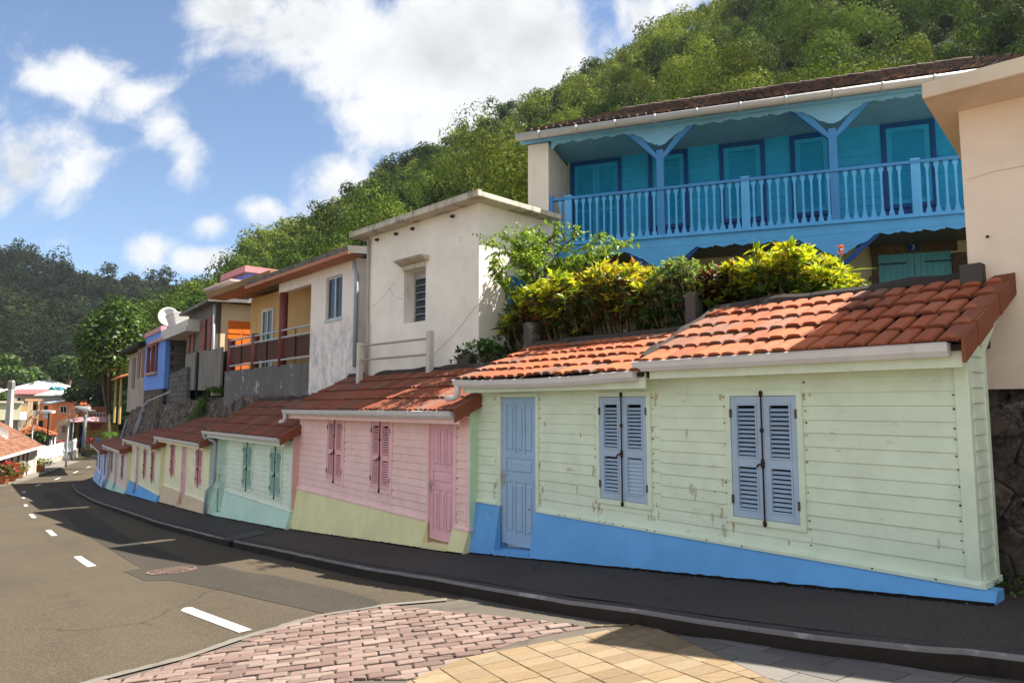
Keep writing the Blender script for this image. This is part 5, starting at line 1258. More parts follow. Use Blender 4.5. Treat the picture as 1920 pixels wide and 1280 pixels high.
    for p, q, x0, x1 in ((a - .16, a, z0, z1 - .40), (a - .24, a, z1 - .40, z1 - .05), (b, b + .16, z0, z1 - .40), (b, b + .10, z1 - .40, z1 + .0), (a - .10, -4.75, z1, z1 + .20), (-4.75, -4.45, z1, z1 + .25), (-4.45, b + .12, z1, z1 + .20)): fr.box(mb, p, q, D - .06, D1 + .03, x0, x1)
    mb.build('stone_surround', stn, root, bevel=.008)
    dmat = paint('pale turquoise shutter paint', c('6fc0cf'), .55, .4)
    for p, q in ((a, (a + b) / 2 - .004), ((a + b) / 2 + .004, b)):
        mb = MB(); k = 6; w = (q - p) / k
        for i in range(k): fr.box(mb, p + i * w + .004, p + (i + 1) * w - .004, D - .045, D - .015, z0, z1)
        fr.box(mb, p, q, D - .05, D - .03, z0, z1); dr_ = mb.build('door', dmat, root)
        mb = MB(); x0, x1 = (p, p + (q - p) * .72) if p == a else (q - (q - p) * .8, q); fr.box(mb, x0, x1, D - .014, D - .002, z1 - .20, z1 - .165); mb.build('strap_hinge', plain('blue grey strap', (.06, .13, .2), .6), dr_)
    mb = MB(); fr.box(mb, -4.70, -4.50, D + .031, D + .04, z1 + .03, z1 + .165); pl_ = mb.build('number_plate', paint('enamel blue plate', (.02, .06, .30), .25, .1), root)
    text_mesh('3', .13, fr, -4.60, D + .042, z1 + .097, plain('enamel white', (.8, .8, .8), .4), pl_, 'numeral')
    # other ground-floor shutters glimpsed over the hedge
    for p, q in ((-3.2, -2.3), (-.9, .2)): mb = MB(); fr.box(mb, p, q, D - .04, D - .01, .85, 2.75); mb.build('ground_floor_shutter', dmat, root)
balcony_house()

# ---- cream house at the right edge
def cream_house():
    fr = Fr((4.0, 6.02), (-.75, .66)); root = thing('cream_house', fr.pt(-2, -1, .3), 'peach plastered house with a deep overhanging roof slab at the right edge', 'house')
    m = plaster('peach plaster', (.92, .76, .62), (.55, .42, .32), .22, True, (.86, .73, .60), .60, bump=.12); mb = MB()
    fr.box(mb, -7, -.07, -.3, 0, .15, 2.74); fr.box(mb, -.3, -.07, -5, -.3, .15, 2.74); mb.build('wall', m, root)
    m2 = plaster('cream slab edge', (.76, .64, .50), (.4, .3, .2), .25); mb = MB(); fr.box(mb, -7, .12, -5.2, .52, 2.66, 2.80); mb.build('roof', m2, root, bevel=.01)
    mb = MB(); mb.tube([fr.pt(-.10, .001, 2.02), fr.pt(-.3, .001, 2.05), fr.pt(-.5, .001, 2.05), fr.pt(-.7, .001, 2.09), fr.pt(-1.1, .001, 2.08)], .0025, 4); mb.build('wall_crack', plain('pale crack shadow', (.42, .33, .25), .9, .1), root)
    mb = MB(); p = fr.hit(1852, 444); mb.tube([fr.pt(p[0], 0, p[1]), fr.pt(p[0], .02, p[1])], .012, 8); mb.build('bolt', M_iron, root)
cream_house()
def garden_posts():
    f1 = H[1][0]; dk = plaster('blackened post', (.10, .088, .08), (.03, .028, .025), .8, True, (.30, .27, .23), .55)
    for px, py0, py1, lab, w in ((1301, 549, 600, 'weathered concrete post on the wall where the lime roof steps up', .075), (996, 605, 640, 'short split timber post in front of the croton hedge', .10), (875, 664, 700, 'black concrete block at the left end of the lime roof', .19), (1826, 496, 530, 'black stone block on the right end of the lime roof ridge', .085)):
        t = f1.hit(px, py1, -1.32 if px < 1800 else -1.0)[0]; z1 = f1.hit(px, py0, -1.32 if px < 1800 else -1.0)[1]; mb = MB(); dd = -1.32 if px < 1800 else -1.0; f1.box(mb, t - w, t + w, dd - .1, dd + .08, .5, z1)
        tag(mb.build('garden_post', dk, bevel=.012), lab, 'post', 'old posts along the terrace edge')
    mb = MB(); rr = random.Random(2)
    for k in range(3):
        t = -.55 - k * .38; x, y, z = f1.pt(t, -1.12, .42); R_ = .16 - .02 * k
        bm = bmesh.new(); bmesh.ops.create_icosphere(bm, subdivisions=3, radius=R_)
        for v in bm.verts: v.co *= 1 + .35 * mnoise.noise(v.co * 6 + Vector((k * 3, 0, 0))); v.co.z *= .75
        me = bpy.data.meshes.new('rock'); bm.to_mesh(me); bm.free(); me.materials.append(M_stone); o = bpy.data.objects.new('loose_stone', me); COL.objects.link(o); o.location = (x, y, z)
        tag(o, 'dark loose stone lying on top of the stone wall beneath the peach house', 'stone', 'stones on the wall top')
garden_posts()

# ================================================================== PLANTS
def leaves(P, D, Ln, W, C, fold=.22, droop=.18, up=None):
    n = len(P); r = rng.normal(size=(n, 3)) * .6 + np.array([0, 0, 1.0]); side = np.cross(D, r); side /= np.linalg.norm(side, axis=1, keepdims=True) + 1e-9
    nm = np.cross(side, D); Ln = Ln[:, None]; W = W[:, None]; dz = np.zeros((n, 3)); dz[:, 2] = -1
    mid = P + D * Ln * .5; l = P + D * Ln * .42 + side * W * .5 + nm * W * fold; rr = P + D * Ln * .42 - side * W * .5 + nm * W * fold; tip = P + D * Ln + dz * Ln * droop
    V = np.stack([P, l, mid, rr, tip], 1).reshape(-1, 3); b = np.arange(n)[:, None] * 5
    F = np.concatenate([b + np.array([[0, 2, 1]]), b + np.array([[0, 3, 2]]), b + np.array([[1, 2, 4]]), b + np.array([[2, 3, 4]])], 0)
    return V, F, np.repeat(C, 5, 0)
def rand_dirs(n, zmin=-1, zmax=1):
    z = rng.uniform(zmin, zmax, n); a = rng.uniform(0, 2 * PI, n); r = np.sqrt(1 - z * z); return np.stack([r * np.cos(a), r * np.sin(a), z], 1)
M_leaf = leafmat('shrub leaf', .42, .38); M_tleaf = leafmat('tree leaf', .35, .45); M_bark = plain('brown bark', (.13, .095, .065), .9, .1, 0, .4); M_stem = plain('pale shrub stem', (.24, .19, .12), .8, .1, 0, .4)
LEAF_K = .85; LEAF_V = .30
def pick(pal, n):
    pal = np.array(pal); w = pal[:, 3] / pal[:, 3].sum(); i = rng.choice(len(pal), n, p=w); return pal[i, :3] * rng.uniform(1 - LEAF_V, 1 + LEAF_V * .7, (n, 1)) * LEAF_K
def bush(name, label, cat, fr, t0, t1, d0, d1, z0, top, nst, Ln, W, pal_hi, pal_lo, ros=3, per=10, low=.35, group=None, spread=.18, droop=.15):
    base = fr.pt((t0 + t1) / 2, (d0 + d1) / 2, z0); root = thing(name, base, label, cat, group)
    P = []; D = []; C = []; mb = MB()
    for i in range(nst):
        t = rng.uniform(t0, t1); d = rng.uniform(d0, d1); zt = top(t); f = rng.uniform(low, 1) ** .7
        e = min((t - t0), (t1 - t)) / (t1 - t0) * 2; f *= (.55 + .45 * min(1, e * 2.2))
        h = z0 + (zt - z0) * f; bt = t + rng.normal() * spread * .5; bd = (d0 + d1) / 2 + (d - (d0 + d1) / 2) * .5
        A = np.array(fr.pt(bt, bd, z0)); B = np.array(fr.pt(t, d, h)); M_ = (A + B) / 2 + rng.normal(size=3) * .04
        mb.tube([A, M_, B], [.010, .008, .005], 5, False)
        for k in range(ros):
            q = B if k == 0 else A + (B - A) * rng.uniform(.45, .95) + rng.normal(size=3) * .05
            hf = (q[2] - z0) / max(.1, zt - z0); m = int(per * rng.uniform(.7, 1.3)); dd = rand_dirs(m, -.15, .95)
            P.append(np.repeat(q[None], m, 0) + dd * .015); D.append(dd)
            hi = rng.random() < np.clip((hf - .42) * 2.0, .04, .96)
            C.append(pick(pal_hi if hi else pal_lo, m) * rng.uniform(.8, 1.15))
    mb.build('stems', M_stem, root, recalc=False)
    P = np.concatenate(P); D = np.concatenate(D); C = np.concatenate(C); n = len(P)
    V, F, cc = leaves(P, D, Ln * rng.uniform(.45, 1.25, n), W * rng.uniform(.6, 1.3, n), C, droop=droop)
    npmesh('foliage', V, F, M_leaf, cc, root)
    return root
f1 = H[1][0]
def topline(fr, pts, d):
    q = sorted((fr.hit(px, py + 13, d)) for px, py in pts); a = [x for x, _ in q]; b = [z for _, z in q]
    return lambda t: float(np.interp(t, a, b)), a[0], a[-1]
YG = [(.55, .58, .04, 3), (.40, .50, .04, 2), (.68, .60, .05, 1.5), (.20, .33, .03, 1.3)]
OR = [(.62, .44, .04, 2.5), (.66, .56, .05, 2.5), (.45, .24, .03, .8), (.30, .38, .03, 1.5)]
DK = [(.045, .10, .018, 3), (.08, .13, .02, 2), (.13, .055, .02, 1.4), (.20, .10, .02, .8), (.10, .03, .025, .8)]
tf, a, b = topline(f1, [(970, 560), (1000, 525), (1060, 505), (1110, 505)], -1.75)
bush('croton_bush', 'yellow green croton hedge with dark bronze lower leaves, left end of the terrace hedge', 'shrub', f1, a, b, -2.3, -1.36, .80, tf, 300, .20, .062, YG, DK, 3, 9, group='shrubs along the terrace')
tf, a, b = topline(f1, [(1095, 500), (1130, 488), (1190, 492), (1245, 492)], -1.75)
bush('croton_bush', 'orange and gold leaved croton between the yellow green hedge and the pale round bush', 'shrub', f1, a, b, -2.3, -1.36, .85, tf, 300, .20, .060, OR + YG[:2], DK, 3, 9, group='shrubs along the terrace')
tf, a, b = topline(f1, [(1225, 500), (1260, 486), (1300, 478), (1345, 492)], -1.75)
bush('pale_bush', 'pale grey green small leaved bush behind the concrete post', 'shrub', f1, a, b, -2.2, -1.42, .9, tf, 330, .085, .050, [(.30, .40, .14, 2), (.42, .50, .22, 1), (.16, .27, .07, 2)], [(.06, .12, .03, 3), (.10, .17, .05, 1)], 4, 11, .2, group='shrubs along the terrace')
tf, a, b = topline(f1, [(1325, 510), (1345, 500), (1375, 498), (1405, 505)], -1.75)
bush('red_cordyline', 'dark wine red leaved shrub between the pale bush and the yellow croton', 'shrub', f1, a, b, -1.9, -1.45, .95, tf, 80, .20, .05, [(.12, .018, .022, 3), (.055, .012, .014, 3), (.20, .24, .03, 1)], [(.04, .010, .012, 3), (.03, .06, .015, 1)], 3, 9, group='shrubs along the terrace')
tf, a, b = topline(f1, [(1335, 500), (1380, 482), (1430, 470), (1480, 448), (1520, 458), (1550, 480), (1580, 503), (1606, 550)], -1.75)
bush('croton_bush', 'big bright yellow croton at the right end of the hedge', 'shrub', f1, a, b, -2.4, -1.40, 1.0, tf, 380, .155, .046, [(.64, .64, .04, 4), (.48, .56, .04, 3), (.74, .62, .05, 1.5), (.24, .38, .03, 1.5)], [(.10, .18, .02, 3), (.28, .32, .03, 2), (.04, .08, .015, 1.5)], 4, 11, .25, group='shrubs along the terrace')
tf, a, b = topline(f1, [(872, 655), (900, 625), (935, 630), (960, 640)], -1.5)
bush('spurge_plant', 'low dark green plant sprawling over the left end of the lime roof', 'shrub', f1, a, b, -1.9, -1.2, .78, tf, 60, .11, .045, [(.07, .17, .03, 3), (.12, .25, .04, 1)], [(.04, .10, .02, 3)], 3, 9, .3, group='shrubs along the terrace')
def leggy_tree():
    fr = f1; base = fr.hit(1000, 640, -2.2); b0 = np.array(fr.pt(base[0], -2.2, .75))
    root = thing('leggy_tree', tuple(b0), 'thin open shrub with arching branches and bare twigs against the white house', 'tree')
    tg = [(915, 455, -1.2), (945, 445, -1.0), (975, 440, -1.3), (950, 480, -1.1), (1000, 455, -1.4), (925, 505, -1.3), (985, 490, -1.2), (905, 430, -2.6), (925, 470, -2.2), (955, 425, -2.7), (1000, 440, -2.3), (1045, 430, -2.7), (1085, 440, -2.3), (1125, 455, -2.5), (1165, 470, -2.3), (1180, 462, -2.8), (1100, 490, -2.0), (1040, 500, -2.0), (910, 530, -2.3), (930, 590, -2.1), (985, 520, -2.0), (945, 620, -2.0), (1010, 470, -2.6), (1140, 480, -2.9), (915, 500, -2.7), (950, 550, -2.2), (970, 470, -2.4), (900, 455, -2.4)]
    mb = MB(); P = []; D = []
    knots = [np.array(fr.pt(base[0] + .02 * k, -2.2 - .05 * k, .75 + .45 * k)) for k in range(5)]
    mb.tube([knots[0], knots[1], knots[2], knots[3], knots[4]], [.035, .030, .026, .02, .012], 7)
    k2 = np.array(fr.pt(base[0] + .35, -2.15, 1.5)); mb.tube([knots[0], (knots[0] + k2) / 2 + np.array([.05, 0, .05]), k2], [.03, .022, .015], 6)
    for (px, py, d) in tg:
        t, z = fr.hit(px, py, d); e = np.array(fr.pt(t, d, z)); s = knots[2 if z < 2.3 else 3] if px > 930 else k2
        if py > 560: s = k2 * .6 + knots[0] * .4
        m1 = s + (e - s) * .35 + np.array([0, 0, .18]) + rng.normal(size=3) * .05; m2 = s + (e - s) * .7 + np.array([0, 0, .14]) + rng.normal(size=3) * .05
        mb.tube([s, m1, m2, e], [.016, .011, .008, .004], 5, False)
        for k in range(40 if px < 1010 else 30):
            f = rng.uniform(.42, 1.05); q = s + (e - s) * f + np.array([0, 0, .15 * (1 - abs(f - .6))]); v = rand_dirs(1, -.5, .6)[0]; ln = rng.uniform(.10, .30)
            mb.tube([q, q + v * ln * .5 + np.array([0, 0, .02]), q + v * ln], [.004, .003, .002], 3, False)
            if px < 902: continue
            for j in range(7):
                P.append(q + v * ln * rng.uniform(.2, 1.05)); D.append(rand_dirs(1, -.7, .5)[0])
    for (px, py) in ((870, 470), (880, 440), (885, 500), (875, 525), (890, 545), (868, 490)):      # bare twigs reaching left
        t, z = fr.hit(px, py, -2.4); e = np.array(fr.pt(t, -2.4, z)); t, z = fr.hit(925, 480, -2.3); s = np.array(fr.pt(t, -2.3, z))
        m = (s + e) / 2 + rng.normal(size=3) * .10; mb.tube([s, m, e], [.014, .010, .006], 4, False)
        for k in range(4): q = m + (e - m) * rng.uniform(0, 1); mb.tube([q, q + rng.normal(size=3) * .07, q + rng.normal(size=3) * .14], [.008, .006, .004], 3, False)
    mb.build('trunk', M_bark, root, recalc=False)
    P = np.array(P); D = np.array(D); n = len(P); C = pick([(.18, .33, .03, 3), (.30, .44, .05, 2.4), (.44, .54, .07, 1.2), (.08, .17, .02, 1.6)], n)
    V, F, cc = leaves(P, D, .085 * rng.uniform(.6, 1.4, n), .036 * rng.uniform(.7, 1.3, n), C, droop=.3); npmesh('crown', V, F, M_leaf, cc, root)
leggy_tree()
def ginger_flower():
    fr = f1; t, z = fr.hit(1575, 470, -2.3); root = thing('ginger_plant', fr.pt(t, -2.3, 1.0), 'orange spiky flower on a thin stem above the yellow croton', 'flower')
    mb = MB(); mb.tube([fr.pt(t + .05, -2.3, 1.0), fr.pt(t, -2.3, z - .05)], .009, 6); mb.build('stem', plain('green stem', (.14, .25, .05), .6), root)
    P = []; D = []
    for k in range(26): f = k / 25; P.append(fr.pt(t, -2.3, z - .07 + .13 * f)); v = rand_dirs(1, .1, .8)[0]; D.append(v)
    P = np.array(P); D = np.array(D); V, F, cc = leaves(P, D, np.full(26, .06), np.full(26, .022), pick([(.85, .12, .03, 1), (.8, .2, .06, 1)], 26)); npmesh('bracts', V, F, M_leaf, cc, root)
    e = fr.hit(1648, 500, -2.3); s = fr.hit(1590, 508, -2.3)
    P = np.array([fr.pt(s[0], -2.3, s[1]), fr.pt(t, -2.3, z - .2)]); q = np.array(fr.pt(e[0], -2.3, e[1])) - P[0]; D = np.array([q / np.linalg.norm(q), rand_dirs(1, 0, .4)[0]])
    V, F, cc = leaves(P, D, np.array([np.linalg.norm(q), .3]), np.array([.05, .07]), np.array([(.30, .42, .04), (.2, .36, .05)]), droop=.05); npmesh('long_leaf', V, F, M_leaf, cc, root)
ginger_flower()
def tuft(fr, px, py, d, label, n=90, L=.30, hang=False):
    t, z = fr.hit(px, py, d); p = np.array(fr.pt(t, d, z)); P = p + rng.normal(size=(n, 3)) * np.array([.16, .16, .05]); D = rand_dirs(n, .1 if not hang else -.8, .95 if not hang else .3)
    C = pick([(.10, .22, .03, 3), (.20, .34, .05, 2), (.05, .12, .02, 2)], n); V, F, cc = leaves(P, D, L * rng.uniform(.5, 1.2, n), np.full(n, .035), C, droop=.45)
    o = npmesh('weed_tuft', V, F, M_leaf, cc); tag(o, label, 'weeds', 'weeds on the old walls')
for px, py, s in ((388, 748, 0), (383, 762, 0), (378, 775, 0), (372, 786, 0)): tuft(H[4][0], px, py, -1.15 + (786 - py) * .0, 'bright green grass streak hanging from the wall onto the pale yellow house roof', 130, .34, True)
tuft(H[4][0], 405, 733, -1.3, 'dark green fern growing under the grey house', 120, .34)
tuft(H[7][0], 205, 812, -1.1, 'green weeds at the low left end of the stone wall', 160, .4, True)
tuft(f1, 1893, 1098, -.42, 'small weeds in the corner beyond the blue plinth', 70, .09)

# ---- trees
LEAF_K = .55
def canopy(C0, R, n, size, pal, squash=.8, lumps=9, jit=.55):
    """Leaf cards spread through lumpy clusters of one crown; returns V, F (quads), colours."""
    cl = rand_dirs(lumps, -.45, 1) * rng.uniform(.35, .72, (lumps, 1)) * R; cl[:, 2] *= squash; cr = R * rng.uniform(.34, .56, lumps)
    k = rng.integers(0, lumps, n); d = rand_dirs(n, -.6, 1); rad = cr[k] * rng.uniform(.55, 1.05, n) ** .6
    P = C0 + cl[k] + d * rad[:, None] * np.array([1, 1, squash]); nrmv = d + rng.normal(size=(n, 3)) * jit; nrmv /= np.linalg.norm(nrmv, axis=1, keepdims=True)
    a = np.cross(nrmv, rng.normal(size=(n, 3))); a /= np.linalg.norm(a, axis=1, keepdims=True) + 1e-9; b = np.cross(nrmv, a); s = (size * rng.uniform(.55, 1.35, n))[:, None] * .5
    V = np.stack([P - a * s * 1.3, P - b * s * .62 + nrmv * s * .25, P + a * s * 1.3, P + b * s * .62 + nrmv * s * .25], 1).reshape(-1, 3); F = np.arange(n * 4).reshape(-1, 4)
    tint = rng.uniform(.82, 1.18, (lumps, 1))[k]; col = pick(pal, n) * tint
    return V, F, np.repeat(col, 4, 0), cl, cr
GREEN = [(.055, .125, .022, 3), (.085, .17, .028, 3), (.13, .22, .035, 1.5), (.035, .08, .018, 2)]
BRIGHT = [(.10, .21, .03, 3), (.16, .28, .04, 2), (.22, .33, .06, 1), (.05, .12, .02, 2)]
def tree(name, label, px, ybase, dist, ytop, wpx, pal=GREEN, n=2500, size=.3, lumps=14, squash=.9, group=None, trunk_h=None):
    r = ray(px, ybase); k = dist / r[1]; x, y, z = r[0] * k, dist, r[2] * k; zt = dist * ray(px, ytop)[2] / ray(px, ytop)[1]; R = wpx / 1280 * dist / 2; H_ = zt - z
    root = thing(name, (x, y, z), label, 'tree', group); th = trunk_h or max(.3, H_ - 1.75 * R * squash)
    cc = np.array([x, y, z + th + (H_ - th) * .5]); sq = (H_ - th) * .5 / R
    V, F, col, cl, cr = canopy(cc, R, n, size, pal, sq, lumps); npmesh('crown', V, F, M_tleaf, col, root)
    mb = MB(); b = np.array([x, y, z]); f = np.array([x, y, z + th * .9]); w = max(.10, R * .07); mb.tube([b, (b + f) / 2 + np.array([.1, 0, 0]) * R * .3, f], [w * 1.4, w, w * .85], 8)
    for q in cl[:9]: e = cc + q * .8; mb.tube([f, (f + e) / 2 + np.array([0, 0, -.1 * R]), e], [w * .6, w * .4, w * .15], 5, False)
    mb.build('trunk', M_bark, root, recalc=False)

# ================================================================== THE VILLAGE BEYOND THE BEND
def at(px, py, y): r = ray(px, py); k = y / r[1]; return (r[0] * k, y, r[2] * k)
def facade(px, y, u): p = at(px, 762, y); return Fr(p[:2], u)
def wall_block(fr, m, a, b, depth, z0, z1, parent, name='wall'):
    mb = MB(); fr.box(mb, a, b, -depth, 0, z0, z1); return mb.build(name, m, parent)
def opening(fr, a, b, z0, z1, trim, parent, name='window', inner=None, bars=0):
    f = (b - a) * .12; mb = MB()
    for p, q, x0, x1 in ((a - f, a, z0 - f, z1 + f), (b, b + f, z0 - f, z1 + f), (a, b, z0 - f, z0), (a, b, z1, z1 + f)): fr.box(mb, p, q, -.05, .06, x0, x1)
    for k in range(bars): t = a + (b - a) * (k + 1) / (bars + 1); fr.box(mb, t - f * .35, t + f * .35, .0, .05, z0, z1)
    w = mb.build(name, trim, parent); mb = MB(); fr.box(mb, a, b, .004, .012, z0, z1); mb.build('pane', inner or M_dark, w); return w
GREYW = plaster('distant pale render', (.50, .46, .40), (.25, .22, .18), .3)
def tin(name, col): return paint(name, col, .5, .6)
# -- low brown-tiled cottage on the left of the road
def cottage():
    x0, y0 = ghit(62, 886, RZ + .08); u = (.43, -.9); fr = Fr((x0, y0), u)     # runs towards the camera
    root = thing('brown_roof_cottage', (x0, y0, S(x0, y0)), 'low white cottage with brown tiled roof and dark wooden posts beside the road', 'house')
    L = 16; ze = fr.hit(70, 838, .4)[1]; zr = ze + 2.9; D = 7
    wall_block(fr, plaster('cottage limewash', (.66, .61, .53), (.4, .33, .25), .3), 0, L, D, S(x0, y0) - .6, ze + .2, root)
    mb = MB()
    mp = paint('dark red timber post', (.22, .06, .05), .6, .6)
    for px in (50, 42.5, 33, 21, 7): t = fr.hit(px, 860)[0]; mb = MB(); fr.box(mb, t - .09, t + .09, .003, .08, S(*fr.xy(t)) - .3, ze); mb.build('wall_post', mp, root)
    mb = MB(); fr.box(mb, -.15, .25, -.05, .14, S(x0, y0) - .3, ze); mb.build('corner_pillar', plaster('cottage limewash', (1, 1, 1)), root)
    mb = MB(); n = 26; cols = int(L / .28); rr = random.Random(9)
    for i in range(n):
        for j in range(cols):
            a = -.5 + j * .28 + rr.uniform(-.02, .02); fa, fb = i / n, (i + 1.15) / n
            if a < -.5 + 2.2 * max(0, fa): continue
            mb.col = mul(rr.choice([(.22, .10, .06), (.28, .135, .08), (.17, .085, .055)]), rr.uniform(.7, 1.2)); A_ = lambda f, l: (.45 - (.45 + D / 2) * f, ze + (zr - ze) * f + l)
            (da, za), (db, zb) = A_(fa, .05), A_(fb, .0); mb.hexa([fr.pt(a, da, za - .04), fr.pt(a + .26, da, za - .04), fr.pt(a + .26, db, zb - .04), fr.pt(a, db, zb - .04), fr.pt(a, da, za), fr.pt(a + .26, da, za), fr.pt(a + .26, db, zb), fr.pt(a, db, zb)])
    mb.col = (.09, .05, .04); mb.add([fr.pt(-.5, .45, ze - .03), fr.pt(L, .45, ze - .03), fr.pt(L, -D / 2, zr - .03), fr.pt(1.7, -D / 2, zr - .03), fr.pt(-.5, -D - .4, ze - .03), fr.pt(L, -D - .4, ze - .03)], [(0, 1, 2, 3), (0, 3, 4), (3, 2, 5, 4)])
    mb.build('roof', tilemat('brown cottage tile', .6, 3), root, col=True)
    mb = MB(); fr.box(mb, -.55, L, .40, .52, ze - .12, ze + .02); mb.build('gutter', M_pvc, root)
    dc = Vector(fr.pt(fr.hit(-2, 815, -.9)[0], -.9, fr.hit(-2, 815, -.9)[1])); sat = thing('satellite_dish', tuple(dc), 'grey satellite dish on the brown cottage roof at the left edge', 'satellite dish')
    mb = MB(); ax = Vector((.75, -.6, .3)).normalized(); e1 = ax.cross(Vector((0, 0, 1))).normalized(); e2 = ax.cross(e1); V = [dc - ax * .1]; F = []; n = 20
    for i in range(1, 4): V += [dc + (e1 * math.cos(2 * PI * k / n) + e2 * math.sin(2 * PI * k / n)) * .5 * i / 3 + ax * (.12 * (i / 3) ** 2 - .1) for k in range(n)]
    F += [(0, 1 + k, 1 + (k + 1) % n) for k in range(n)]
    for i in range(2): F += [(1 + i * n + k, 1 + (i + 1) * n + k, 1 + (i + 1) * n + (k + 1) % n, 1 + i * n + (k + 1) % n) for k in range(n)]
    mb.add(V, F); mb.build('reflector', paint('grey dish', (.36, .35, .33), .5, .5), sat).modifiers.new('thick', 'SOLIDIFY').thickness = .02
    mb = MB(); mb.tube([dc, dc + Vector((-.1, 0, -1.0))], .04, 6); mb.tube([dc + e2 * .4, dc + ax * .5], .015, 5); mb.build('mast', M_alu, sat)
cottage()
def pots():
    terra = plain('terracotta pot', (.42, .15, .07), .8, .2, 0, .3)
    def pot(px, py, r, h, label, group, pal, wide, tall, n, nm, fl=None):
        x, y = ghit(px, py, RZ + .09); z = S(x, y) + RZ + .09; root = thing(nm, (x, y, z), label, 'potted plant', group)
        mb = MB(); mb.lathe((x, y, z), [(r * .7, 0), (r, h), (r * 1.1, h), (r * 1.1, h * 1.12), (r * .9, h * 1.12), (r * .85, h * .95)], 16); mb.build('pot', terra, root)
        P = np.array([x, y, z + h]) + rand_dirs(n, 0, 1) * np.array([wide, wide, tall]) * rng.uniform(.3, 1, (n, 1)); D = rand_dirs(n, -.1, 1); V, F, cc = leaves(P, D, .20 * rng.uniform(.6, 1.3, n), np.full(n, .09), pick(pal, n)); npmesh('foliage', V, F, M_leaf, cc, root)
        if fl is not None:
            m = 160; P = np.array([x, y, z + h]) + rand_dirs(m, .2, 1) * np.array([wide * 1.05, wide * 1.05, tall * 1.1]); V, F, cc = leaves(P, rand_dirs(m, -.2, 1), np.full(m, .13), np.full(m, .11), pick(fl, m)); npmesh('flowers', V, F, M_leaf, cc, root)
    G = [(.12, .22, .04, 3), (.20, .30, .06, 2), (.30, .34, .12, 1)]
    pot(5, 907, .32, .42, 'terracotta pot full of red flowers at the left edge by the cottage', 'flower pots by the cottage', G, .6, .75, 420, 'flower_pot', [(.75, .05, .06, 3), (.75, .2, .2, 1)])
    pot(21, 902, .30, .38, 'terracotta pot with orange flowers between the red flowered pot and the variegated one', 'flower pots by the cottage', G, .55, .62, 380, 'flower_pot', [(.8, .22, .05, 2), (.7, .1, .05, 1)])
    pot(34, 896, .32, .38, 'terracotta pot of cream variegated leaves, third along the cottage wall', 'flower pots by the cottage', [(.30, .36, .14, 2), (.5, .5, .3, 1), (.14, .24, .05, 2)], .6, .6, 420, 'flower_pot', [(.75, .72, .6, 1)])
    pot(75, 884, .28, .42, 'single potted yellow green palm beside the picket fence', None, [(.34, .40, .05, 3), (.2, .3, .04, 2)], .75, .65, 300, 'potted_palm')
pots()
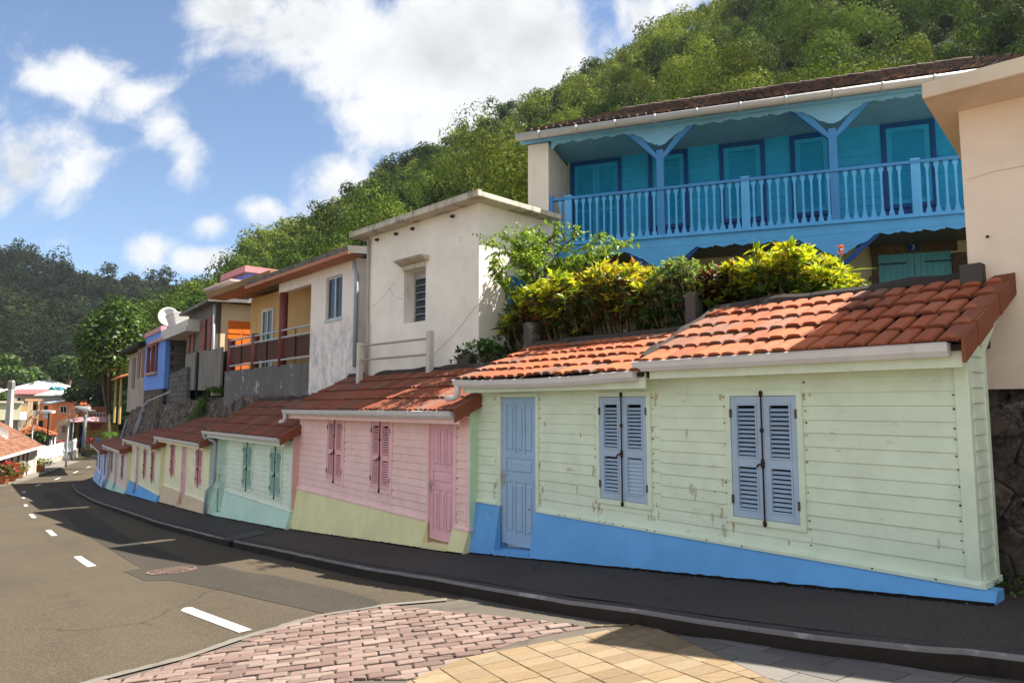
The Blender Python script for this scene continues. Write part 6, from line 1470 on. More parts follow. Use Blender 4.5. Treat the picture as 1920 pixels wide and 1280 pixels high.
def picket_fence():
    a = ghit(64, 873, RZ + .05); b = ghit(128, 858, RZ + .05); e = ghit(142, 850, RZ + .05)
    wl = thing('low_stone_wall', (*a, S(*a)), 'low rough stone wall under the white picket fence', 'wall'); mwall = plaster('pale rubble', (.36, .33, .29), (.07, .065, .06), .8, False, (.50, .46, .40), .5, bump=1.0)
    fe = thing('picket_fence', (*a, S(*a)), 'white picket fence with round topped boards along the bend', 'fence'); mw = paint('white fence paint', (.78, .79, .83), .5, .3)
    f = Fr(a, (b[0] - a[0], b[1] - a[1])); L = math.hypot(b[0] - a[0], b[1] - a[1]); f2 = Fr(b, (e[0] - b[0], e[1] - b[1])); L2 = math.hypot(e[0] - b[0], e[1] - b[1])
    sgn = 1 if f.f[0] > 0 else -1
    def zfence(fr, t, px0): return None
    mb = MB()
    for fr, l0, l1, za, zb in ((f, 0, L, f.hit(64, 864)[1], f.hit(128, 848)[1]),):
        for k in range(24):
            p, q = k / 24, (k + 1) / 24; T = lambda v: l0 + (l1 - l0) * v; Z = lambda v: za + (zb - za) * v
            mb.hexa([fr.pt(T(p), -.25, fr.S(T(p)) - .6), fr.pt(T(q), -.25, fr.S(T(q)) - .6), fr.pt(T(q), .25, fr.S(T(q)) - .6), fr.pt(T(p), .25, fr.S(T(p)) - .6), fr.pt(T(p), -.2, Z(p)), fr.pt(T(q), -.2, Z(q)), fr.pt(T(q), .2, Z(q)), fr.pt(T(p), .2, Z(p))])
    mb.build('stonework', mwall, wl)
    def pickets(fr, l, za, zb, ha, hb, w, gap, n0):
        cnt = int(l / (w + gap))
        for i in range(cnt):
            v = (i + .5) / cnt; t = l * v; z0 = za + (zb - za) * v; z1 = ha + (hb - ha) * v; w2 = l / cnt * w / (w + gap) / 2; mb = MB()
            ring = [(-w2, z0 + .04), (w2, z0 + .04)] + [(w2 * math.cos(PI * k / 6), z1 - w2 * 1.0 + w2 * math.sin(PI * k / 6)) for k in range(7)]
            mb.prism([fr.pt(t + p, -.02, z) for p, z in ring], [fr.pt(t + p, .02, z) for p, z in ring]); mb.build('picket', mw, fe)
        for q in (.12, .75): mb = MB(); z = lambda v: (za + (zb - za) * v) * (1 - q) + (ha + (hb - ha) * v) * q; mb.hexa([fr.pt(0, -.06, z(0) - .06), fr.pt(l, -.06, z(1) - .06), fr.pt(l, -.021, z(1) - .06), fr.pt(0, -.021, z(0) - .06), fr.pt(0, -.06, z(0) + .06), fr.pt(l, -.06, z(1) + .06), fr.pt(l, -.021, z(1) + .06), fr.pt(0, -.021, z(0) + .06)]); mb.build('rail', mw, fe)
    tg = f.hit(88, 855)[0]
    zt = lambda px, y: f.hit(px, y)[1]
    pickets(f, tg, zt(64, 864), zt(88, 861), zt(64, 836.5), zt(88, 836), .16, .13, 0)
    g = Fr(f.xy(tg), f.u); L_ = L - tg; pickets(g, L_, zt(88, 861), zt(128, 848), zt(88, 836), zt(127, 826), .42, .03, 0)
    pickets(f2, L2, f2.hit(129, 848)[1], f2.hit(142, 843)[1], f2.hit(129, 827)[1], f2.hit(142, 822)[1], .42, .04, 0)
    mb = MB(); f2.box(mb, -.1, L2 + .2, -.2, .2, f2.S(0) - .6, f2.hit(135, 845)[1]); mb.build('stonework', mwall, wl)
picket_fence()
def lamp(px, ybase, ytop, dist, arm, label, two=False, dark=False):
    x, y, z1 = at(px, ytop, dist); z0 = S(x, y) - .2; root = thing('street_lamp', (x, y, z0), label, 'street lamp', 'street lamps at the bend'); m = paint('dark lamp post', (.10, .10, .11), .5, .4) if dark else paint('pale lamp post', (.34, .35, .37), .4, .4)
    mb = MB(); mb.tube([(x, y, z0), (x, y, z0 + 1.2), (x, y, z1)], [.085, .06, .045] if not dark else [.20, .18, .17], 10); mb.build('pole', m, root, smooth=True)
    if arm:
        for k in range(2 if two else 1):
            ex, ey, ez = at(arm[0] + k * 8, arm[1] + k * 3, dist); pts = [(x, y, z1)]
            for q in range(1, 7): a = q / 6 * PI / 2; pts.append((x + (ex - x) * math.sin(a) if False else x + (ex - x) * (1 - math.cos(a)), y, z1 + (ez - z1) * math.sin(a)))
            mb = MB(); mb.tube(pts, .035, 8); mb.build('arm', m, root, smooth=True); s = 1 if ex > x else -1; mb = MB(); mb.prism([(ex - .15 * s, y - .16, ez - .05), (ex - .15 * s, y + .16, ez - .05), (ex - .15 * s, y + .12, ez + .09), (ex - .15 * s, y - .12, ez + .09)], [(ex + .95 * s, y - .20, ez - .08), (ex + .95 * s, y + .20, ez - .08), (ex + .95 * s, y + .12, ez + .05), (ex + .95 * s, y - .12, ez + .05)]); mb.build('lamp_head', paint('lamp head', (.40, .40, .39), .4, .3), root)
lamp(129, 857, 782, 55, (146, 763), 'pale lamp post with one curved arm at the fence corner')
lamp(138.5, 842, 780, 66, (151, 766), 'pale lamp post with two heads behind the fence corner', True)
lamp(62, 840, 792, 60, (82, 770), 'pale lamp post with long arm behind the cottage roof')
lamp(161, 830, 770, 72, None, 'thick dark grey post without lamp in front of the shop', False, True)
def utility_pole():
    x, y, z1 = at(22, 713, 58); root = thing('utility_pole', (x, y, S(x, y)), 'tall square concrete utility pole rising behind the brown roof', 'pole'); m = plaster('pale concrete pole', (.42, .41, .40), (.15, .14, .13), .5); z0 = S(x, y) - .3
    mb = MB(); b, t = .26, .16; mb.hexa([(x - b, y - b, z0), (x + b, y - b, z0), (x + b, y + b, z0), (x - b, y + b, z0), (x - t, y - t, z1), (x + t, y - t, z1), (x + t, y + t, z1), (x - t, y + t, z1)]); mb.build('shaft', m, root, bevel=.02)
    mb = MB(); mb.box(x - t - .04, x + t + .04, y - t - .04, y + t + .04, z1 - .7, z1 - .15); mb.build('clamp', plain('galvanised clamp', (.2, .2, .2), .5), root)
    x2, y2, z2 = at(92, 770, 62); r2 = thing('signboard', (x2, y2, S(x2, y2)), 'small square pale board on a thin post in front of the orange house', 'sign'); mb = MB(); mb.tube([(x2, y2, S(x2, y2)), (x2, y2, z2)], .06, 6); mb.build('post', M_dark, r2)
    mb = MB(); p, q = at(83, 774, 62), at(91, 784, 62); mb.box(p[0], q[0], 61.9, 62, q[2], p[2]); mb.build('board', paint('pale blue board', (.45, .52, .6), .5, .5), r2); mb = MB(); p, q = at(80, 770, 62), at(101, 774, 62); mb.box(p[0], q[0], 61.7, 62.2, q[2], p[2]); mb.build('hood', paint('lamp head', (.66, .66, .64), .4, .3), r2)
utility_pole()
U1 = (-.80, .60)
def village():
    F0 = lambda px, d, u: facade(px, d, u)
    # orange house
    u = (.94, .34); fr = F0(99, 100, u); fr = Fr(fr.o, (-.94, -.34)) if fr.f[1] > 0 else fr
    root = thing('orange_house', (*fr.o, -5.2), 'bright orange two storey house with blue grey sloping roof', 'house'); m = plaster('orange render', (.80, .27, .13), (.45, .15, .08), .2, True, (.78, .33, .19), .6)
    a = fr.hit(141, 790)[0]; z0 = -6; zt = fr.hit(99, 757)[1]; zr = fr.hit(141, 747)[1]; s = 1 if a > 0 else -1
    mb = MB(); mb.hexa([fr.pt(0, 0, z0), fr.pt(a, 0, z0), fr.pt(a, -6.5, z0), fr.pt(0, -6.5, z0), fr.pt(0, 0, zt), fr.pt(a, 0, zr), fr.pt(a, -6.5, zr), fr.pt(0, -6.5, zt)]); mb.build('wall', m, root)
    # left-hand wing in shade
    g = Fr(fr.xy(0), (-.55 * s * s - .3, .75)); g = Fr(fr.o, (-.80, .60)); w = g.hit(73, 780)[0]
    mb = MB(); g.box(mb, .01, w, -5, -.01, z0, zt - .1); mb.build('side_wall', plaster('orange render', (1, 1, 1)), root)
    for px0, px1, y0, y1 in ((83, 91, 760, 771), (73.5, 82, 788, 801)):
        p, q = sorted((g.hit(px0, y0)[0], g.hit(px1, y0)[0])); opening(g, p, q, g.hit(px0, y1)[1], g.hit(px0, y0)[1], plaster('orange render', (1, 1, 1)), root)
    p, q = sorted((fr.hit(114, 762)[0], fr.hit(125, 762)[0])); opening(fr, p, q, fr.hit(119, 773)[1], fr.hit(119, 762)[1], paint('white window trim', (.7, .66, .62), .5, .5), root, bars=1)
    rf = MB(); zz = lambda t: zt + (zr - zt) * t / a; rf.hexa([fr.pt(-s * .3, .6, zz(0)), fr.pt(a + s * .4, .6, zz(a) + .05), fr.pt(a + s * .4, -7, zz(a) + .05), g.pt(w + .8, -.5, zt + .1), fr.pt(-s * .3, .6, zz(0) + .18), fr.pt(a + s * .4, .6, zz(a) + .23), fr.pt(a + s * .4, -7, zz(a) + .23), g.pt(w + .8, -.5, zt + .28)]); rf.build('roof', tin('blue grey sheet roof', (.42, .47, .58)), root)
    # pink-roofed shop
    fs = F0(110, 84, (.94, .34)); fs = Fr(fs.o, (-.94, -.34)) if fs.f[1] > 0 else fs; root = thing('pink_roof_shop', (*fs.o, -5.0), 'small beige shop with ribbed pink roof, red sign and yellow band', 'shop')
    b = fs.hit(132, 800)[0]; c_ = fs.hit(205, 800)[0]; sg = 1 if b > 0 else -1; zt = fs.hit(130, 792)[1]; m = plaster('shop beige', (.52, .36, .27), (.3, .2, .15), .25)
    fs.box(mb := MB(), min(0, b), max(0, b), -6, 0, -6, zt + .1); mb.build('wall', m, root)
    mb = MB(); apx = fs.hit(121, 786)[0]; mb.prism([fs.pt(0, 0, zt + .1), fs.pt(b, 0, zt + .1), fs.pt(apx, 0, fs.hit(121, 785)[1])], [fs.pt(0, -6, zt + .1), fs.pt(b, -6, zt + .1), fs.pt(apx, -6, fs.hit(121, 785)[1])]); mb.build('gable', m, root)
    mb = MB(); lo, hi = min(b, c_), max(b, c_); fs.box(mb, lo, hi, -6, -2.2, -6, zt); mb.build('shop_wall', plaster('ochre shop wall', (.62, .40, .10), (.4, .25, .08), .2), root)
    mb = MB(); zr = fs.hit(135, 784)[1]; n = 34
    for k in range(n): t0, t1 = lo - 1 + (hi - lo + 1) * k / n, lo - 1 + (hi - lo + 1) * (k + .96) / n; mb.hexa([fs.pt(t0, .7, zt + .05), fs.pt(t1, .7, zt + .05), fs.pt(t1, -3, zr), fs.pt(t0, -3, zr), fs.pt(t0, .7, zt + .12), fs.pt(t1, .7, zt + .12 + (k % 2) * .06), fs.pt(t1, -3, zr + .08 + (k % 2) * .06), fs.pt(t0, -3, zr + .08)])
    mb.build('roof', tin('faded pink sheet roof', (.62, .36, .36)), root)
    p, q = sorted((fs.hit(116, 800)[0], fs.hit(124, 800)[0])); opening(fs, p, q, fs.hit(120, 810)[1], fs.hit(120, 797)[1], m, root, inner=plain('brown shutter', (.2, .13, .08)))
    mb = MB(); p, q = sorted((fs.hit(163, 800)[0], fs.hit(183, 800)[0])); fs.box(mb, p, q, -2.19, -2.05, fs.hit(170, 806)[1], fs.hit(170, 795)[1]); sgn = mb.build('shop_sign', paint('crimson sign', (.42, .03, .05), .4, .2), root)
    for px in (140, 152): mb = MB(); t = fs.hit(px, 800)[0]; fs.box(mb, t - .1, t + .1, .2, .4, -6, zt); mb.build('veranda_post', M_dark, root)
    p, q = sorted((fs.hit(141, 800)[0], fs.hit(152, 800)[0])); mb = MB(); fs.box(mb, p, q, -2.19, -2.1, -5.2, zt - .4); mb.build('shop_door', M_dark, root)
    # kiosk with the orange hipped roof
    p0 = at(66, 800, 70); x, y = p0[0], 70; root = thing('orange_kiosk', (x, y, -4.9), 'small open kiosk with bright orange hipped tile roof behind the fence', 'kiosk'); ze = at(66, 815, 70)[2]; za = at(54, 795, 70)[2]; r = 1.75; ax_ = at(54, 795, 70)[0]
    mb = MB(); rr = random.Random(3); n = 9; cs = [(-1, -1), (1, -1), (1, 1), (-1, 1)]; ang = .5; ca, sa = math.cos(ang), math.sin(ang); rot = lambda a, b: (x + (a * ca - b * sa) * r * 1.05, y + (a * sa + b * ca) * r * 1.05)
    for i in range(4):
        A0, B0 = rot(*cs[i]), rot(*cs[(i + 1) % 4])
        for k in range(n):
            f0, f1_ = k / n, (k + 1.1) / n; m_ = 12 - k
            for j in range(m_):
                mb.col = mul((.72, .22, .09), rr.uniform(.75, 1.15)); P_ = lambda s, f, l: (A0[0] + (B0[0] - A0[0]) * (s * (1 - f) + .5 * f) + 0, A0[1] + (B0[1] - A0[1]) * (s * (1 - f) + .5 * f), 0)
                Q = []
                for s, f, l in ((j / m_, f0, .07), ((j + .8) / m_, f0, .07), ((j + .8) / m_, min(f1_, 1), 0), (j / m_, min(f1_, 1), 0)):
                    bx, by = A0[0] + (B0[0] - A0[0]) * s, A0[1] + (B0[1] - A0[1]) * s; Q.append((bx + (ax_ * .5 + x * .5 - bx) * f, by + (y - by) * f, ze + (za - ze) * f + l))
                mb.add(Q, [(0, 1, 2, 3)])
    top = (ax_ * .5 + x * .5, y, za - .04); mb.col = (.25, .08, .04); mb.add([(*rot(*q), ze - .05) for q in cs] + [top], [(0, 1, 4), (1, 2, 4), (2, 3, 4), (3, 0, 4)]); mb.build('roof', vcol('orange kiosk tile', .8, 20, .2), root, col=True)
    mb = MB(); mb.lathe((top[0], y, za - .05), [(.08, 0), (.12, .15), (.04, .3), (.07, .42), (.01, .55)], 8); mb.build('finial', plain('terracotta pot', (1, 1, 1)), root)
    for q in cs: mb = MB(); px_, py_ = rot(q[0] * .85, q[1] * .85); mb.box(px_ - .1, px_ + .1, py_ - .1, py_ + .1, -5.2, ze); mb.build('kiosk_post', paint('white fence paint', (.78, .79, .83)), root)
    mb = MB(); mb.box(x - 1.2, x + 1.2, y - .9, y + .9, -5.2, ze - .3); mb.build('kiosk_body', plaster('kiosk dark wall', (.12, .10, .10), (.05, .05, .05), .3), root)
    # low shed with a red edge in front of the orange house
    fr2 = F0(92, 74, (-.85, -.5)); root = thing('low_shed', (*fr2.o, -5), 'low dark shed with red roof edge behind the picket fence', 'shed'); p, q = sorted((0, fr2.hit(124, 825)[0])); mb = MB(); fr2.box(mb, p, q, -3, 0, -5.3, fr2.hit(100, 829)[1]); mb.build('wall', M_dark, root)
    mb = MB(); fr2.box(mb, p - .2, q + .2, -3, .3, fr2.hit(100, 829)[1], fr2.hit(100, 826)[1]); mb.build('roof', tin('red roof edge', (.55, .12, .10)), root)
    # cream flat-roofed building
    fc = F0(0, 92, (-.82, -.57)); root = thing('cream_building', (*fc.o, -5), 'long cream flat roofed building behind the utility pole', 'house'); m = plaster('pale lime render', (.62, .60, .42), (.4, .36, .25), .25); p, q = sorted((fc.hit(-60, 770)[0], fc.hit(38, 770)[0])); zt, zb = fc.hit(10, 755)[1], fc.hit(10, 787)[1]
    mb = MB(); fc.box(mb, p, q, -8, 0, zb, zt); mb.build('wall', m, root); mb = MB(); fc.box(mb, p, q, -8, -.6, -6, zb); mb.build('undercroft', M_conc, root); mb = MB(); fc.box(mb, p - .2, q + .2, -8, .25, zt, zt + .25); mb.build('parapet', paint('cream coping', (.66, .6, .48), .6, .5), root)
    e, f_ = sorted((fc.hit(38, 770)[0], fc.hit(50, 770)[0])); mb = MB(); fc.box(mb, e, f_, -8, -1.5, zb, zt - .4); mb.build('loggia_wall', plaster('ochre loggia', (.5, .33, .16), (.3, .2, .1), .3), root)
    for px in (40, 44, 48): t = fc.hit(px, 780)[0]; mb = MB(); fc.box(mb, t - .12, t + .12, -.2, .0, zb, zb + 1.1); mb.build('baluster', paint('cream coping', (1, 1, 1)), root)
    # cream house with balconies
    fb = F0(52, 105, (-.82, -.57)); root = thing('balcony_flats', (*fb.o, -5), 'cream house with stacked balconies and an orange slab, left of the orange house', 'house'); p, q = sorted((fb.hit(50, 770)[0], fb.hit(76, 770)[0])); m = plaster('soft cream render', (.70, .52, .34), (.4, .3, .2), .25)
    mb = MB(); fb.box(mb, p, q, -6, -1.2, -6, fb.hit(60, 752)[1]); mb.build('wall', m, root)
    for yy in (750, 782, 800): mb = MB(); z = fb.hit(60, yy)[1]; fb.box(mb, p - .3, q + .3, -6, .1, z - .15, z + .2); mb.build('balcony_slab', paint('pale orange slab', (.66, .38, .20), .6, .4), root)
    for px in (53, 58, 72): t = fb.hit(px, 780)[0]; mb = MB(); fb.box(mb, t - .15, t + .15, -.2, .08, -6, fb.hit(60, 751)[1]); mb.build('pillar', m, root)
    mb = MB(); fb.box(mb, p, q, -.05, .0, fb.hit(60, 781)[1], fb.hit(60, 769)[1]); mb.build('balcony_grille', paint('pale grille', (.52, .47, .43), .6, .6), root)
    for px in (62, 68): t = fb.hit(px, 765)[0]; opening(fb.off(-1.2), t - .4, t + .4, fb.hit(60, 780)[1], fb.hit(60, 758)[1], m, root)
    # big grey hip roof, red-roofed house, pale green roof
    def hip(name, label, px0, px1, ye, yr, d, depth, rcol, wcol, rpx0, rpx1, wins=()):
        f = F0(px0, d, (-.82, -.57)); a, b = f.hit(px0, ye)[0], f.hit(px1, ye)[0]; ze, zr = f.hit(px0, ye)[1], f.hit(px0, yr)[1] * 1.0; r0, r1 = f.hit(rpx0, yr)[0], f.hit(rpx1, yr)[0]; root = thing(name, (*f.o, -5), label, 'house')
        mb = MB(); f.box(mb, min(a, b) + .5, max(a, b) - .5, -depth, -.5, -6.5, ze + .05); mb.build('wall', plaster(name + ' render', wcol, mul(wcol, .5), .3), root)
        k = 1 + depth / 2 / d * 0; mb = MB(); mb.add([f.pt(a, 0, ze), f.pt(b, 0, ze), f.pt(b, -depth, ze), f.pt(a, -depth, ze), f.pt(r0, -depth / 2, zr * (1 + 0)), f.pt(r1, -depth / 2, zr)], [(0, 1, 5, 4), (1, 2, 5), (2, 3, 4, 5), (3, 0, 4), (0, 1, 2, 3)]); mb.build('roof', rcol, root)
        for q0, q1, y0, y1 in wins: p, q = sorted((f.hit(q0, y0)[0], f.hit(q1, y0)[0])); opening(f.off(-.5), p, q, f.hit(q0, y1)[1], f.hit(q0, y0)[1], paint('white window trim', (1, 1, 1)), root)
        return f, root
    hip('grey_roof_hall', 'large hall with wide pale grey hipped roof at the back of the village', 2, 163, 731, 709, 150, 16, plaster('pale grey sheet roof', (.50, .51, .49), (.33, .32, .30), .5, False), (.50, .42, .34), 78, 100)
    f, root = hip('red_roof_house', 'house with dull red roof band in front of the grey hall', 26, 94, 738, 728, 132, 10, tin('dull red sheet roof', (.46, .10, .10)), (.38, .29, .22), 30, 94, ((34, 39, 744, 751),))
    f, root = hip('green_roof_house', 'house with pale green grey roof, right of the red roofed one', 63, 135, 741, 729, 118, 10, tin('pale green sheet roof', (.50, .53, .45)), (.42, .41, .38), 100, 128)
    mb = MB(); fg = F0(90, 117, (-1, 0)); a, b = fg.hit(88, 731)[0], fg.hit(104, 731)[0]; z0, z1 = fg.hit(96, 731)[1], fg.hit(96, 724)[1]; mb.prism([fg.pt(a, 0, z0), fg.pt(b, 0, z0), fg.pt((a + b) / 2, 0, z1)], [fg.pt(a, -3, z0), fg.pt(b, -3, z0), fg.pt((a + b) / 2, -3, z1)]); mb.build('gable', paint('teal gable', (.06, .28, .32), .6, .4), root)
    hip('pink_roof_bungalow', 'bungalow with pale salmon roof at the left edge', -70, 15, 736, 726, 125, 10, tin('salmon sheet roof', (.62, .42, .34)), (.56, .44, .33), -60, 2)
    # white parapet terrace behind the tree
    ft = F0(140, 108, (-.85, -.52)); root = thing('white_terrace_house', (*ft.o, -5), 'red brown house with white balcony railing partly behind the big tree', 'house'); p, q = sorted((ft.hit(140, 770)[0], ft.hit(200, 770)[0])); mb = MB(); ft.box(mb, p, q, -6, -1.5, -6, ft.hit(150, 762)[1]); mb.build('wall', plaster('red brown render', (.36, .12, .08), (.2, .08, .05), .3), root)
    mb = MB(); ft.box(mb, p, q, -.1, .05, ft.hit(150, 775)[1], ft.hit(150, 773)[1]); ft.box(mb, p, q, -.1, .05, ft.hit(150, 784)[1], ft.hit(150, 782)[1])
    k = p
    while k < q: ft.box(mb, k, k + .12, -.08, .03, ft.hit(150, 784)[1], ft.hit(150, 774)[1]); k += .45
    mb.build('balcony_railing', paint('white fence paint', (.78, .79, .83)), root)
village()
def small_roof():
    fr = H[7][0]; t0 = fr.hit(237, 705, -1.8)[0]; t1 = fr.hit(217, 705, -1.8)[0]; z = fr.hit(230, 706, -1.8)[1]; root = thing('lean_to', fr.pt(t0, -1.8, -1), 'little lean-to with orange tiled roof on poles at the end of the upper houses', 'shelter')
    mb = MB(); fr.hexa = None; mb.hexa([fr.pt(t0, -1.4, z - .15), fr.pt(t1, -1.4, z - .15), fr.pt(t1, -3.4, z + .5), fr.pt(t0, -3.4, z + .5), fr.pt(t0, -1.4, z - .03), fr.pt(t1, -1.4, z - .03), fr.pt(t1, -3.4, z + .62), fr.pt(t0, -3.4, z + .62)]); mb.build('roof', tin('orange sheet roof', (.62, .22, .10)), root)
    for t in (t0 + (t1 - t0) * .25, t0 + (t1 - t0) * .75): mb = MB(); mb.tube([fr.pt(t, -1.7, -1.2), fr.pt(t + .1, -1.7, z - .05)], .08, 6); mb.build('pole', plain('yellow timber pole', (.42, .30, .12), .7), root)
    mb = MB(); mb.tube([H[7][0].pt(7.0, -.9, -2.6), H[7][0].pt(5.7, -1.2, -.7)], .06, 6); o = mb.build('drain_pipe', M_pvcg); tag(o, 'thin grey pole leaning on the low left end of the stone wall', 'pipe', 'drain pipes on the stone wall')
small_roof()

# ---- a few people outside the shop
def person(px, py, d, label, shirt, legs, turn=0.0):
    x, y, z = at(px, py, d); z = S(x, y) - .1; h = 1.68; q = lambda a, b, c_: (a * math.cos(turn) - b * math.sin(turn), a * math.sin(turn) + b * math.cos(turn), c_)
    P = [q(0, 0, .95), q(0, 0, 1.2), q(0, .01, 1.42), q(0, 0, 1.50), q(0, -.02, 1.60), q(0, -.01, 1.70), q(.10, 0, .90), q(.11, -.03, .50), q(.11, .02, .08), q(.12, -.12, .03), q(-.10, 0, .90), q(-.11, -.02, .50), q(-.12, .04, .08), q(-.12, -.10, .03), q(.20, 0, 1.40), q(.25, .03, 1.12), q(.24, -.08, .88), q(-.20, 0, 1.40), q(-.25, .02, 1.12), q(-.23, -.10, .90)]
    E = [(0, 1), (1, 2), (2, 3), (3, 4), (4, 5), (0, 6), (6, 7), (7, 8), (8, 9), (0, 10), (10, 11), (11, 12), (12, 13), (2, 14), (14, 15), (15, 16), (2, 17), (17, 18), (18, 19)]
    R = [.15, .145, .13, .055, .095, .085, .095, .065, .045, .04, .095, .065, .045, .04, .065, .05, .04, .065, .05, .04]
    me = bpy.data.meshes.new('person'); me.from_pydata(P, E, []); o = bpy.data.objects.new('person', me); COL.objects.link(o); sk = o.modifiers.new('skin', 'SKIN'); o.modifiers.new('sub', 'SUBSURF').render_levels = 1
    o.modifiers['sub'].levels = 1
    for i, r in enumerate(R): me.skin_vertices[0].data[i].radius = (r, r)
    me.skin_vertices[0].data[0].use_root = True
    dg = bpy.context.evaluated_depsgraph_get(); m2 = bpy.data.meshes.new_from_object(o.evaluated_get(dg)); o.modifiers.clear(); o.data = m2
    for m in (plain('brown skin', (.16, .08, .05)), plain('cloth ' + label[:14], shirt, .9, .1), plain('trousers ' + label[:14], legs, .9, .1)): m2.materials.append(m)
    for p in m2.polygons: zc = p.center.z; p.material_index = 0 if zc > 1.47 or zc < .10 or (abs(p.center.x) + abs(p.center.y) > .22 and zc < 1.0 and zc > .8) else (1 if zc > .93 else 2)
    o.location = (x, y, z); tag(o, label, 'person', 'people outside the shop')
    mb = MB(); mb.lathe((x, y, z + 1.60), [(.10, -.02), (.115, .06), (.10, .12), (.05, .155)], 10); mb.build('hair', plain('black hair', (.012, .010, .010), .6), o)
person(169, 838, 80, 'person in a pink shirt standing with their back turned by the shop', (.55, .06, .12), (.25, .22, .22), .3)
person(184, 836, 81, 'person in a bright blue shirt outside the shop, beside the pink shirted one', (.05, .28, .70), (.04, .05, .10), 2.6)
person(152, 836, 82, 'person in dark blue standing at the shop door', (.03, .05, .22), (.02, .025, .06), 1.2)
# trees
tree('almond_tree', 'big glossy leaved tree at the end of the upper houses', 200, 850, 52, 552, 112, GREEN + BRIGHT, 9500, .27, 34, group=None, trunk_h=2.6)
tree('village_tree', 'round green tree behind the pale grey hall roof, nearest the big glossy tree', 128, 745, 165, 662, 78, GREEN + BRIGHT, 1900, .8, 14, group='trees around the village')
tree('village_tree', 'broad bushy tree at the left edge above the salmon roof', 12, 745, 155, 668, 84, GREEN + BRIGHT, 2000, .8, 14, group='trees around the village')
tree('village_tree', 'low tree between the utility pole and the grey hall', 58, 730, 170, 688, 62, GREEN + BRIGHT, 1500, .8, 12, group='trees around the village')
tree('village_tree', 'dark clipped tree beside the green grey roof, left of the big glossy tree', 142, 775, 88, 725, 46, GREEN, 1500, .45, 12, group='trees around the village')
tree('garden_bush_tree', 'bright green bush growing beside the orange kiosk', 70, 842, 66, 808, 40, BRIGHT, 1500, .26, 12, group='trees around the village', trunk_h=.3)
tree('village_tree', 'small green tree at the left edge below the salmon roof', 2, 762, 100, 735, 34, BRIGHT, 900, .5, 10, group='trees around the village')

# ================================================================== THE FORESTED HILLS
def hill(name, sky_pts, ridge, base, zb, pw, mat_col, drop=0):
    sx = [p[0] for p in sky_pts]; sy = [p[1] + drop for p in sky_pts]
    def prof(p, f):
        """A point of the slope: p sets the bearing, f runs from the foot (0) to the ridge (1)."""
        yr = float(np.interp(p, *zip(*ridge))); yb = float(np.interp(p, *zip(*base))); z0 = float(np.interp(p, *zip(*zb)))
        r = ray(p, float(np.interp(p, sx, sy))); zr = yr * r[2] / r[1]; y = yb + (yr - yb) * f; z = z0 + (zr - z0) * (f ** pw)
        x = y * (p - 960) / 1280 / (cp_ - (640 - 640) / 1280 * sp_)
        return x, y, z
    cols = np.linspace(sx[0], sx[-1], 110); V = []; F = []; fs = list(np.linspace(0, 1, 22))
    for p in cols:
        for f in fs:
            x, y, z = prof(p, f); s = 1 + 0 * f; n = mnoise.noise(Vector((x * .03, y * .03, 0))) * 5 * f * (1 - f) * 2; V.append((x, y, z - 3.0 + n))
        x, y, z = prof(p, 1); V.append((x * 1.25, y * 1.25, z * .8)); V.append((x * 1.7, y * 1.7, -8))
    m = len(fs) + 2
    for i in range(len(cols) - 1):
        for k in range(m - 1): F.append((i * m + k, (i + 1) * m + k, (i + 1) * m + k + 1, i * m + k + 1))
    mb = MB(); mb.add(V, F); t = NT(name + ' undergrowth'); v = t.mix(t.ramp(t.noise(1.2, 8, .7), .40, .60), mul(mat_col, .7), mul(mat_col, .25)); t.bump(t.noise(.9, 8, .7), 1.0, 1.2); o = mb.build(name, t.done(v, .95, .05)); tag(o, kind='structure')  # ground colour darkened so gaps between the crowns read as shade
    return prof
LEAF_K = .68; LEAF_V = .15
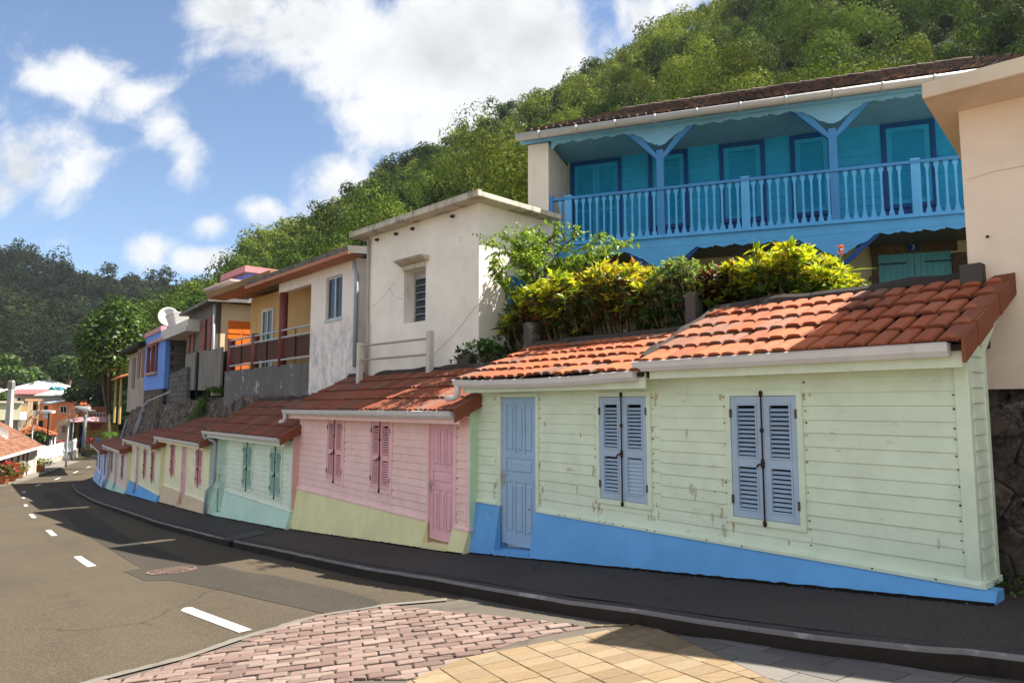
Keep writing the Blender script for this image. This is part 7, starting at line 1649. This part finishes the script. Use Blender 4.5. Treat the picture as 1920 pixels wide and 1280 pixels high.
def forest(name, label, prof, p0, p1, n, Rr, card, cover, pals, fmin=0.0, seed=1, ridge_extra=0, tone=(.65, 1.35)):
    global rng
    rng = np.random.default_rng(seed); Vs = []; Fs = []; Cs = []; nb = 0
    bm = bmesh.new(); bmesh.ops.create_icosphere(bm, subdivisions=2, radius=1); iv = np.array([v.co[:] for v in bm.verts]); fi = np.array([[v.index for v in f.verts] for f in bm.faces]); bm.free()
    CV = []; CF = []; CC = []; cb = 0
    grid = {}; pts = []; tries = 0
    while len(pts) < n and tries < n * 14:        # crowns keep their distance, so each one reads on its own
        tries += 1; p = rng.uniform(p0, p1); a = prof(p, 0)[1]; b = prof(p, 1)[1]
        y = math.sqrt(rng.uniform(a * a, b * b)); f = (y - a) / (b - a)
        if len(pts) < ridge_extra: f = rng.uniform(.95, 1.0)
        x, y, z = prof(p, f); R = Rr[0] + (Rr[1] - Rr[0]) * rng.random() ** 1.6
        if f > .95: R *= .8
        g = (int(x // 8), int(y // 8)); ok = True
        for i in (-1, 0, 1):
            for j in (-1, 0, 1):
                for (qx, qy, qr) in grid.get((g[0] + i, g[1] + j), ()):
                    if math.hypot(qx - x, qy - y) < (qr + R) * .60: ok = False
        if not ok: continue
        grid.setdefault(g, []).append((x, y, R)); pts.append((p, f, x, y, z, R))
    for (p, f, x, y, z, R) in pts:
        dist = math.hypot(x, y); sz = max(card * dist, .27); up = rng.uniform(-.1, .9) * R * (.35 if f > .93 else 1)
        pn = mnoise.noise(Vector((x * .014, y * .014, 3))) * 1.3 + rng.normal() * .30; pal = pals[0] if pn < -.10 else (pals[1] if pn < .22 else pals[2])
        k = int(cover * 4 * PI * R * R * .6 / (sz * sz)); k = max(60, min(k, 6000)); tall = rng.uniform(.8, 1.35)
        V, F, C, cl, cr = canopy(np.array([x, y, z + R * .35 + up]), R, k, sz, pal, tall, int(rng.integers(6, 11)), .26)
        Vs.append(V); Fs.append(F + nb); Cs.append(C * rng.uniform(*tone)); nb += len(V)
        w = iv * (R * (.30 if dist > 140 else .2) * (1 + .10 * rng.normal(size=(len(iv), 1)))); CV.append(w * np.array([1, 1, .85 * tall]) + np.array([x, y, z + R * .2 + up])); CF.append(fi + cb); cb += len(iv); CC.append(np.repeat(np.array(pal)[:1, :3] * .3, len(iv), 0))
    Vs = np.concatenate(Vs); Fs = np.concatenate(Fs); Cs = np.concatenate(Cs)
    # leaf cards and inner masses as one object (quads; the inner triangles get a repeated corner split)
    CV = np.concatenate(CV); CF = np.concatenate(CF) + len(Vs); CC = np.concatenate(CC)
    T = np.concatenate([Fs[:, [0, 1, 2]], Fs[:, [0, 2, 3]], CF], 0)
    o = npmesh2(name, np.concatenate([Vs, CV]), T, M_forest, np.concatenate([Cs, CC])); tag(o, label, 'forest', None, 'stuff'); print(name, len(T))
def npmesh2(name, V, F, mat, cols):
    me = bpy.data.meshes.new(name); n, (m, k) = len(V), F.shape
    me.vertices.add(n); me.vertices.foreach_set('co', np.ascontiguousarray(V, dtype=np.float32).ravel()); me.loops.add(m * k); me.loops.foreach_set('vertex_index', np.ascontiguousarray(F, dtype=np.int32).ravel())
    me.polygons.add(m); me.polygons.foreach_set('loop_start', np.arange(0, m * k, k, dtype=np.int32)); me.polygons.foreach_set('loop_total', np.full(m, k, dtype=np.int32))
    at_ = me.attributes.new('Col', 'FLOAT_COLOR', 'POINT'); at_.data.foreach_set('color', np.concatenate([cols, np.ones((n, 1))], 1).astype(np.float32).ravel()); me.materials.append(mat); me.update()
    o = bpy.data.objects.new(name, me); COL.objects.link(o); return o
M_forest = leafmat('forest leaf', .26, .8); M_forest.node_tree.nodes['Principled BSDF'].inputs['Specular IOR Level'].default_value = .06
SKY_R = [(215, 628), (250, 612), (280, 602), (320, 570), (350, 550), (400, 522), (430, 497), (455, 470), (480, 440), (560, 415), (620, 380), (670, 355), (710, 320), (775, 292), (830, 268), (880, 246), (940, 220), (990, 192), (1060, 160), (1120, 124), (1190, 82), (1250, 52), (1310, 22), (1345, 5), (1500, -80), (1700, -160), (2100, -260), (2600, -300)]
pR = hill('hillside', SKY_R, [(215, 125), (350, 165), (430, 205), (600, 225), (900, 215), (1100, 195), (1345, 175), (1700, 165), (2600, 150)], [(215, 75), (420, 62), (700, 48), (1000, 42), (1345, 38), (2600, 34)], [(215, 1), (420, 3), (700, 6), (1000, 8), (1345, 8), (2600, 8)], 1.12, (.045, .075, .02), 22)
SKY_L = [(-900, 330), (-300, 390), (-60, 432), (0, 446), (40, 448), (85, 470), (130, 486), (165, 488), (230, 494), (290, 498), (345, 514), (400, 512), (470, 520), (560, 530), (800, 560)]
pL = hill('far_hill', SKY_L, [(-900, 380), (0, 400), (400, 430), (800, 450)], [(-900, 150), (0, 165), (400, 175), (800, 190)], [(-900, -6), (0, -5), (400, -3), (800, 0)], 1.05, (.022, .040, .014), 42)
DARK_ = [(.062, .105, .022, 3), (.085, .14, .028, 2), (.045, .08, .018, 2)]; MID_ = [(.12, .185, .032, 3), (.15, .22, .04, 2), (.085, .14, .026, 2)]; LITE_ = [(.22, .28, .045, 3), (.27, .33, .065, 2), (.16, .22, .035, 2)]
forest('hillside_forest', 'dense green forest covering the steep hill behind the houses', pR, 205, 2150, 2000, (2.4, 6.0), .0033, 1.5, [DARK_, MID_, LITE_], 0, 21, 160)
FDK = [(.030, .048, .026, 3), (.042, .062, .032, 2), (.022, .036, .022, 2)]; FMD = [(.042, .066, .028, 3), (.055, .080, .032, 2)]; FLT = [(.075, .10, .036, 2), (.10, .10, .07, 1), (.055, .08, .03, 2)]  # cloud shade and bluish distance put into these leaf colours
LEAF_K = .46
forest('far_forest', 'dark forest covering the distant hill on the left', pL, -350, 640, 900, (4.5, 10.0), .0028, 1.25, [FDK, FMD, FLT], 0, 31, 60, (.75, 1.25))

# ---- the air: one even, thin box of haze round everything
def haze():
    mb = MB(); mb.box(-700, 900, -300, 900, -9.5, 260); m = bpy.data.materials.new('thin haze'); m.use_nodes = True; nt = m.node_tree; nt.nodes.clear()
    v = nt.nodes.new('ShaderNodeVolumePrincipled'); v.inputs['Color'].default_value = (.80, .88, 1.0, 1); v.inputs['Density'].default_value = .00010; v.inputs['Anisotropy'].default_value = .2
    o = nt.nodes.new('ShaderNodeOutputMaterial'); nt.links.new(v.outputs[0], o.inputs['Volume']); h = mb.build('haze', m); tag(h, 'thin pale haze over the valley', None, None, 'stuff')
haze()
